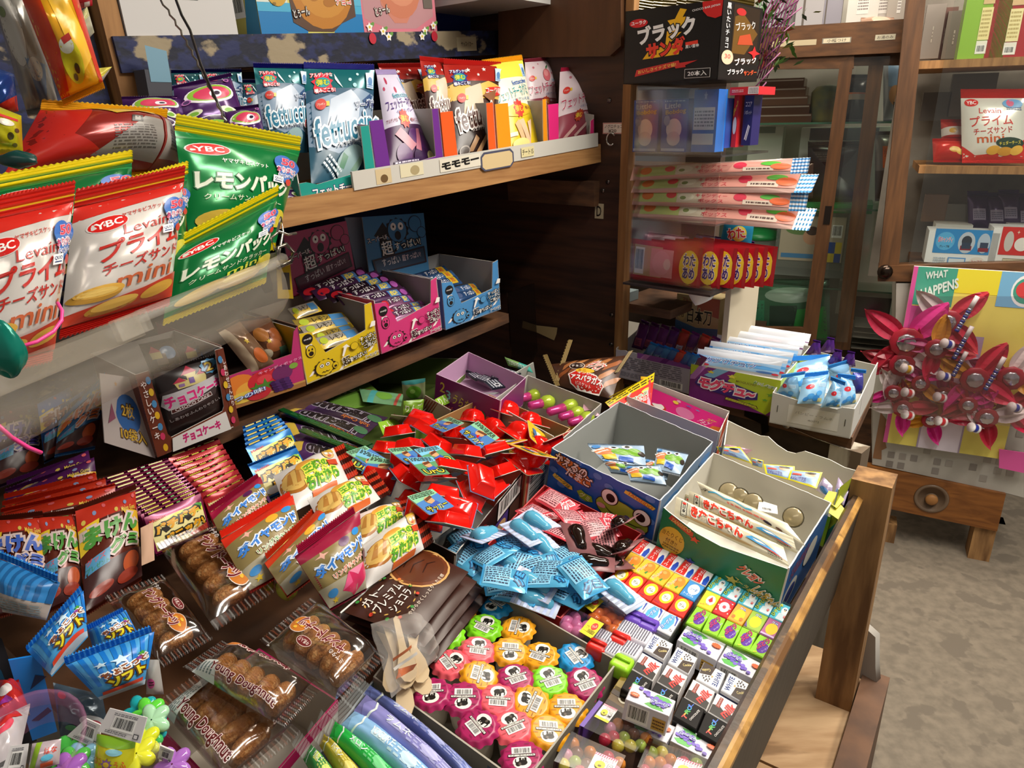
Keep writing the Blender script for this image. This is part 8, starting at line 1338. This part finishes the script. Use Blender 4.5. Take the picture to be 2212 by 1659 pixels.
# --- ring candy bags
dmA=lambda c:[('R',0,116,100,140,c),('P',[(0,116),(100,116),(100,60),(60,30),(0,40)],'8a7848'),('S',22,108,9,'e8b0a0',4,.35),('E',56,108,9,9,'5a2058' if c[0]=='9' else 'e0a830'),('E',80,112,8,7,'2a88d0'),('E',12,90,3,3,'8ab8e0'),('E',90,100,3,3,'8ab8e0'),('T','ダイヤモンド',48,84,88,24,'3a80d8',.12,'e4ecf8',.12,.05),('T','リングキャンディ',56,60,66,12,'d85a3c' if c[0]=='9' else '4a9a4c',.14,'e8d8c8',.1),('R',0,0,100,46,'a8a088'),('P',[(30,20),(46,50),(84,50),(96,24),(64,0)],'d0285c' if c[0]=='9' else 'a8c030'),('P',[(46,50),(84,50),(66,34)],'e888a8' if c[0]=='9' else 'd0d860'),('P',[(30,20),(46,50),(52,26)],'e05a88' if c[0]=='9' else 'c0d048'),('E',14,26,8,9,'3a88c8'),('S',16,10,7,'d8b838'),('E',90,60,6,12,'4a2050')]
def dm(label,p,hb,ht,c,seed):return tbag('ring_candy_bag',label,'candy bag',p,[ht,ht,hb,hb],c+':f',dmA(c),100,140,'ring candy bags',bulge=.014,seals=(.10,.02),seed=seed,amp=.005,n=22)
dm('crimson ring candy bag at the upper left, beside the plum packs',[(450,1096),(556,1022),(602,1130),(496,1200)],.025,.05,'98183c',1)
dm('bright red ring candy bag below the crimson one',[(472,1150),(626,1060),(668,1210),(540,1280)],.03,.06,'d0301c',2)
dm('red-gold ring candy bag behind the large crimson one',[(572,1200),(690,1082),(742,1200),(620,1290)],.03,.055,'c03a1c',3)
dm('large crimson ring candy bag in front with a pink jewel',[(637,1184),(766,1092),(790,1275),(712,1318)],.04,.085,'98183c',4)
for i,(x,y,c,l)in enumerate(((572,1250,'a8b830','lime'),(590,1205,'3a88c8','blue'),(620,1270,'b0b848','lime and yellow'),(560,1225,'d8506c','pink'))):
 lump('ring_candy','%s jewel candy showing low between the ring candy bags'%l,'candy',x,y,(tab(x,y,.02)-CAM).length,.009,.011,c+':s',i,'jewel candies')
# --- cream puff bags with striped ends
cpA=[('R',0,0,100,100,'e0dcd8'),('E',22,46,20,30,'a86a28',.3),('E',22,48,17,26,'d8b060',.3),('P',[(10,46),(16,70),(20,70),(18,40)],'b8803c'),('P',[(24,36),(28,70),(32,66),(30,34)],'b8803c'),('E',44,68,16,12,'e0a040'),('T','王様の',58,52,42,24,'5aa028',.1,'e8e858',.12,.05),('T','おたから',62,24,52,24,'5aa028',.1,'e8e858',.12,.05),('E',84,76,10,16,'e0b878'),('P',[(74,84),(80,98),(92,98),(96,84)],'d8b038'),('E',80,74,3,4,'f0f0f0'),('E',88,74,3,4,'f0f0f0'),('E',84,66,3,3,'d06a50'),('R',40,0,80,8,'d86a30'),('R',76,40,92,56,'c84a28')]
for i,(l,p,h)in enumerate((('farthest, pointing up to the right',[(590,1028),(720,968),(756,1046),(622,1112)],[.045,.05,.045,.04]),('second, in the middle of the heap',[(664,1084),(786,1024),(822,1078),(700,1150)],[.055,.058,.05,.05]),('third, nearest the red trays',[(762,1118),(862,1084),(884,1132),(764,1204)],[.045,.045,.035,.035]),('nearest, against the white divider',[(772,1184),(892,1104),(916,1186),(792,1272)],[.055,.055,.04,.04]))):
 q=tq(p,h);r=bag('cream_puff_bag','white bag with a cream puff picture, '+l,'snack bag',q,'dcd8d4:f',cpA,100,100,'cream puff bags',bulge=.014,seals=(0,0),n=22,amp=.006,seed=i)
 rside(r,q,.014,('4a1c14:f','4a1c14:f','d8482c:f','d8482c:f'),16,2)
# --- long dark candy packs and green apple sticks under the shelf
lgA=[('R',0,0,100,100,'30203a'),('P',[(60,0),(100,0),(100,100),(74,100)],'4a2a5c'),('T','LIFEGUARD',46,50,74,46,'17121a',0,'9a94a0',.07,.08),('T','Soft Candy',22,84,34,16,'c8702c'),('P',[(86,10),(90,70),(100,80),(100,20)],'d8b848'),('E',8,40,8,20,'3a6a48')]
for i,(l,p,h)in enumerate((('farthest under the shelf',[(664,860),(838,902),(800,930),(630,878)],.016),('second from the shelf',[(640,880),(806,926),(772,956),(606,896)],.02),('third, crossing the green strip',[(606,908),(800,956),(826,992),(640,952)],.016),('nearest, behind the blue packs',[(634,948),(806,992),(756,1020),(640,990)],.014))):
 tbag('long_candy_pack','long dark purple candy pack with black lettering, '+l,'candy pack',p,h,'30203a:f',flip(lgA),group='long dark candy packs',bulge=.007,seals=(0,0),n=18,amp=.003,seed=i)
for i,(a,b)in enumerate((((606,886),(800,962)),((650,930),(838,1000)))):
 A,B=tab(*a,.026),tab(*b,.024);mb=MB();D=B-A;mb.prism([(0,-.004),(D.length,-.009),(D.length,.004),(0,.005)],0,.002,'164e22:f');mb.art([('L',.02,-.003,D.length*.8,.006,2,'2a6a38')],AF((0,0,.002),(1,0,0),(0,1,0)));obj('green_strip',mb,m=frame(A,D,TN),label='dark green glossy strip lying along the long candy packs, %s'%('upper','lower')[i],cat='strip',group='green strips')
apA=[('R',0,0,100,100,'7a9a34'),('P',[(0,0),(20,0),(50,60),(30,60)],'2a3018'),('P',[(40,30),(70,20),(90,50),(60,70)],'3a4a20'),('E',80,30,14,16,'a8303c'),('L',10,70,60,20,2,'5a7a28')]
tcarton('apple_carton','pale green printed carton lid standing under the lower shelf',[(690,880),(900,902),(1040,776),(820,770)],.01,'6a8a30:g','4a5a24:p',base=-.04,cuts={'front':None,'left':None},arts={'back':(flip(apA),100,100)})
for i,(l,p,h,art)in enumerate((('large dim one with white lettering',[(690,838),(790,820),(840,868),(720,892)],.012,[('R',0,0,100,100,'5a8030'),('T','りんご',34,66,54,34,'c8d0b0',.1),('E',80,30,18,24,'8a2a28')]),('pale one lying behind the upright card',[(776,840),(872,852),(866,878),(784,868)],.02,[('R',0,0,100,100,'6a9a70'),('P',[(10,0),(30,100),(44,100),(26,0)],'4aa0a0'),('E',56,50,20,30,'6aa03c'),('P',[(80,0),(90,100),(96,100),(88,0)],'a84a3c')]),('small one standing with a round apple picture',[(866,820),(920,820),(918,864),(872,868)],[.06,.06,.02,.02],[('R',0,0,100,100,'8a9a70'),('R',0,86,100,100,'3a9090'),('E',46,50,34,30,'5aa030'),('E',40,56,12,10,'8ac060'),('R',0,0,100,8,'b04a3c')]),('upright green card with white lettering',[(872,866),(916,862),(912,892),(870,896)],[.03,.03,.01,.01],[('R',0,0,100,100,'7aa030'),('T','りんご',50,50,84,50,'e8ecd8',.05)]))):
 tbag('apple_candy','green apple candy pack under the shelf, '+l,'candy pack',p,h,'5a8030:f',art,group='apple candy packs',bulge=.004,seals=(0,0),n=14,amp=.003,seed=i)
for i,(p,l)in enumerate((([(908,858),(984,882),(960,918),(902,886)],'far'),([(846,892),(902,908),(892,926),(836,916)],'near'))):
 m,q=quadframe(tq(p,[.03,.03,.0,.0]));TL,TR,BR,BL=q;mb=MB();mb.prism([(p_.x,p_.y)for p_ in(BL,BR,TR,TL)],-.001,0,'b8a898:p')
 mb.art([('P',[(x,0),(x+4,0),(x+14,100),(x+10,100)],'8a2424')for x in range(0,88,8)],lambda x,y,h:(BL*(1-x/100)+BR*x/100)*(1-y/100)+(TL*(1-x/100)+TR*x/100)*y/100+V((0,0,h)),dz=.00001)
 obj('striped_card',mb,m=m,label='red and cream striped card flap by the apple candy, %s one'%l,cat='card',group='striped card flaps')
for i,(p,l)in enumerate((([(812,916),(860,900),(864,918),(830,944)],'left of the red trays'),([(940,862),(968,848),(976,868),(950,880)],'beside the lilac carton'))):
 m,q=quadframe(tq(p,[.02,.02,.01,.01]));mb=MB();mb.prism([(p_.x,p_.y)for p_ in(q[3],q[2],q[1],q[0])],-.001,0,'8ab830:g');mb.art([('T','りん',0,.008,.02,.012,'e8ecd0',.1)],lambda x,y,h:V((x,y,h)));obj('green_card',mb,m=m,label='lime green printed card flap, '+l,cat='card',group='green card flaps')
# --- blue striped cone packs
scA=[('R',0,0,100,140,'4aa0dc')]+[('R',x,40,x+6,140,'1a78d0')for x in range(0,100,12)]+[('S',56,96,15,'c8e4f4'),('S',30,100,9,'c8e4f4'),('T','ちょこっと',60,72,74,20,'8a4820',.28,'f0f0ee',.14,.06),('T','ソフト',62,44,66,26,'e0d028',.24,'5a3a10',.14,.07),('S',86,94,7,'4aa038'),('S',82,82,7,'8a3a9a'),('P',[(10,10),(12,20),(92,24),(92,14)],'d84830'),('P',[(0,0),(0,10),(100,14),(100,0)],'a8b8c8')]
for i,(l,p,h)in enumerate((('in full view, foremost',[(130,1424),(331,1350),(312,1478),(216,1512)],[.06,.06,.034,.034]),('leaning at the left, its stripes slanting',[(52,1402),(176,1262),(190,1376),(112,1462)],[.045,.065,.045,.036]),('dark one between the other two',[(188,1352),(264,1312),(304,1388),(206,1420)],[.045,.045,.03,.03]),('upper left, turned away',[(-16,1184),(128,1246),(100,1340),(6,1322)],[.09,.085,.06,.06]))):
 tbag('cone_candy_pack','blue striped soft cone candy pack, '+l,'candy pack',p,h,'3a92d8:f',scA if i!=3 else[('R',0,0,100,60,'a89c94'),('R',0,60,100,140,'2a78b8')]+[('R',x,60,x+5,140,'1a5890')for x in range(0,100,12)]+[('L',4,8,90,40,5,'7a8a90')],100,140,'cone candy packs',bulge=.014,seals=(.13,.0),sealstr=(('1a70cc:f','1a70cc:f','4aa0e0:f'),1),seed=i,amp=.004,n=22)
mb=MB();m,q=quadframe(tq([(10,1384),(96,1460),(124,1580),(70,1600)],[.045,.045,-.02,-.02]));mb.prism([(p.x,p.y)for p in(q[3],q[2],q[1],q[0])],-.0016,0,'1a7ad0:g',None,'1c1a1c:p');mb.art([('P',[(-.006,.016),(.004,.022),(.006,.018),(-.002,.014)],'142a5a'),('P',[(-.004,.04),(.006,.046),(.0,.05)],'142a5a')],lambda x,y,h:V((x,y,h)));obj('blue_carton_side',mb,m=m,label='bright blue torn carton side at the lower left edge',cat='box')
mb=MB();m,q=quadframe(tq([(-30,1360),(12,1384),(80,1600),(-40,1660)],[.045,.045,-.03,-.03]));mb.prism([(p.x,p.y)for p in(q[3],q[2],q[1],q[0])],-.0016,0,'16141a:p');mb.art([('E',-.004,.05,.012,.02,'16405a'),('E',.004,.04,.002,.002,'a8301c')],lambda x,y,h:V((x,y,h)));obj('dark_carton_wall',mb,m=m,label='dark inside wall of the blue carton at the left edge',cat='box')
for i,(l,p,h,c,art)in enumerate((('upper',[(-10,1470),(40,1468),(66,1540),(-10,1570)],.03,'c02824',[('E',40,60,24,20,'d8d0d0'),('P',[(10,20),(40,40),(60,20)],'8a2a88')]),('lower, with silver crimped edge',[(-20,1560),(66,1520),(40,1640),(-30,1680)],.04,'d0c8cc',[('E',40,70,34,24,'d84a60'),('E',30,76,20,14,'e8c8d0'),('P',[(0,90),(60,120),(90,100),(40,70)],'c02824')]))):
 tbag('red_candy_bag','red and white candy bag at the lower left edge, '+l,'candy bag',p,h,c+':f',art,100,140,'red and white candy bags',bulge=.01,seals=(.06,.12),botk='a8a8a8:m',seed=i,amp=.006,n=16)
tbag('white_figure_pack','clear pack with white, pink and red print under the cone candy packs','candy pack',[(120,1475),(216,1500),(236,1580),(130,1590)],[.02,.02,.0,.0],'4a5a68:f',[('E',20,110,10,10,'c02c28'),('E',74,40,22,18,'c8ccd0'),('E',80,30,10,12,'b84858'),('E',30,20,12,8,'4a8a5a')],100,140,bulge=.01,seals=(0,0),amp=.006,n=16)
tbag('white_figure_pack','white pack with a pink cheek mark right of the foremost cone pack','candy pack',[(312,1430),(346,1420),(354,1500),(316,1500)],[.04,.04,.01,.01],'d8d4d0:f',[('E',50,70,24,20,'e058a0'),('L',40,60,30,20,2,'3a2a24')],100,140,bulge=.006,seals=(0,0),n=10)
# --- small flower toys with bar code cards
def flower(px,py,h,c,s=1):
 mb=MB();mb.loft([[((.55+.45*abs(math.cos(2.5*t)))*.012*s*k,0,z)if False else(math.cos(t)*(.6+.4*abs(math.cos(2.5*t)))*.011*s*k,math.sin(t)*(.6+.4*abs(math.cos(2.5*t)))*.011*s*k,z)for t in[2*PI*j/40 for j in range(40)]]for k,z in((.86,0),(1,.0012),(1,.0034),(.8,.005),(.05,.0055))],c);return mb
FL=[(305,1540,'1ca0a8','teal'),(322,1545,'60d040','green'),(332,1560,'a8d8b0','pale green'),(326,1576,'28b0c0','turquoise'),(310,1608,'d8e030','yellow'),(300,1632,'e0e038','lemon yellow'),(150,1630,'4ab84a','leaf green'),(176,1646,'8ac0e0','pale blue'),(158,1655,'50b048','dark leaf green'),(318,1590,'4ac060','mid green'),(376,1655,'a86ac0','violet'),(150,1668,'a060b8','purple')]
for i,(x,y,c,l)in enumerate(FL):
 obj('flower_charm',flower(x,y,0,c+':s'),None,True,tfr(x,y,x+20,y+8,.03+.003*(i%3),.5,.2),'%s plastic flower charm among the toy packets at the lower left'%l,'toy','plastic flower charms')
for i,(l,p,h,barc)in enumerate((('in front of the yellow packet',[(236,1530),(318,1550),(302,1606),(210,1580)],.055,1),('at the left, partly covered',[(186,1552),(216,1566),(214,1620),(144,1590)],.042,1),('lower right, small',[(345,1612),(376,1622),(368,1650),(340,1638)],.04,1),('at the lower left over the pink cup',[(22,1612),(62,1606),(52,1672),(0,1676)],.05,1))):
 m,q=quadframe(tq(p,[h+.008,h+.008,h-.004,h-.004]));TL,TR,BR,BL=q;mb=MB();mb.prism([(p_.x,p_.y)for p_ in(BL,BR,TR,TL)],-.0008,0,'e0dcdc:p')
 mb.art([('B',24,24,56,54),('L',20,80,60,12,2,'6a6a70'),('L',16,8,50,12,2,'5a5a60'),('R',82,10,94,30,'3a3a40'),('R',84,13,92,27,'e0dcdc')],lambda x,y,hh:(BL*(1-x/100)+BR*x/100)*(1-y/100)+(TL*(1-x/100)+TR*x/100)*y/100+V((0,0,hh)))
 obj('bar_code_card',mb,m=m,label='white bar code card of a toy packet, '+l,cat='card',group='bar code cards')
tbag('toy_packet','yellow toy packet with a flower print at the bottom edge','toy',[(212,1584),(292,1600),(282,1680),(200,1670)],[.05,.05,.03,.03],'dcd828:f',[('R',0,80,100,100,'7aa828'),('S',46,40,16,'8a5aa0',8,.6),('E',46,40,8,7,'e0c030'),('T','はな',20,44,24,20,'d8442c'),('T','うふ',78,40,26,20,'d8442c'),('E',60,72,20,8,'8ac8d8')],bulge=.006,seals=(0,0),n=14)
mb=MB();mb.lathe([(.022,0),(.026,.02),(.028,.03),(.0285,.031),(.026,.031),(.024,.02)],'d888b8:h',28,cap=False);obj('pink_cup',mb,None,True,tfr(96,1640,130,1655,.02,.35,.2),'translucent pink toy cup at the lower left','toy')
tbag('toy_packet','clear toy packet with green edge over the pink cup','toy',[(70,1606),(132,1596),(128,1650),(60,1670)],[.06,.06,.05,.05],'c8b8c0:f',[('P',[(0,0),(16,100),(36,100),(20,0)],'8ab028'),('T','はな',70,66,40,24,'d84430'),('E',60,40,20,12,'5ab0d0'),('R',40,4,80,22,'e0603c')],bulge=.006,seals=(0,0),n=12)
tbag('toy_packet','clear toy packet with pale trim right of the yellow one','toy',[(316,1602),(348,1606),(350,1680),(290,1690)],[.04,.04,.02,.02],'c0bca8:h',[('R',90,0,100,100,'e0dcc0'),('E',40,20,20,14,'a870c0')],bulge=.006,seals=(0,0),n=12)
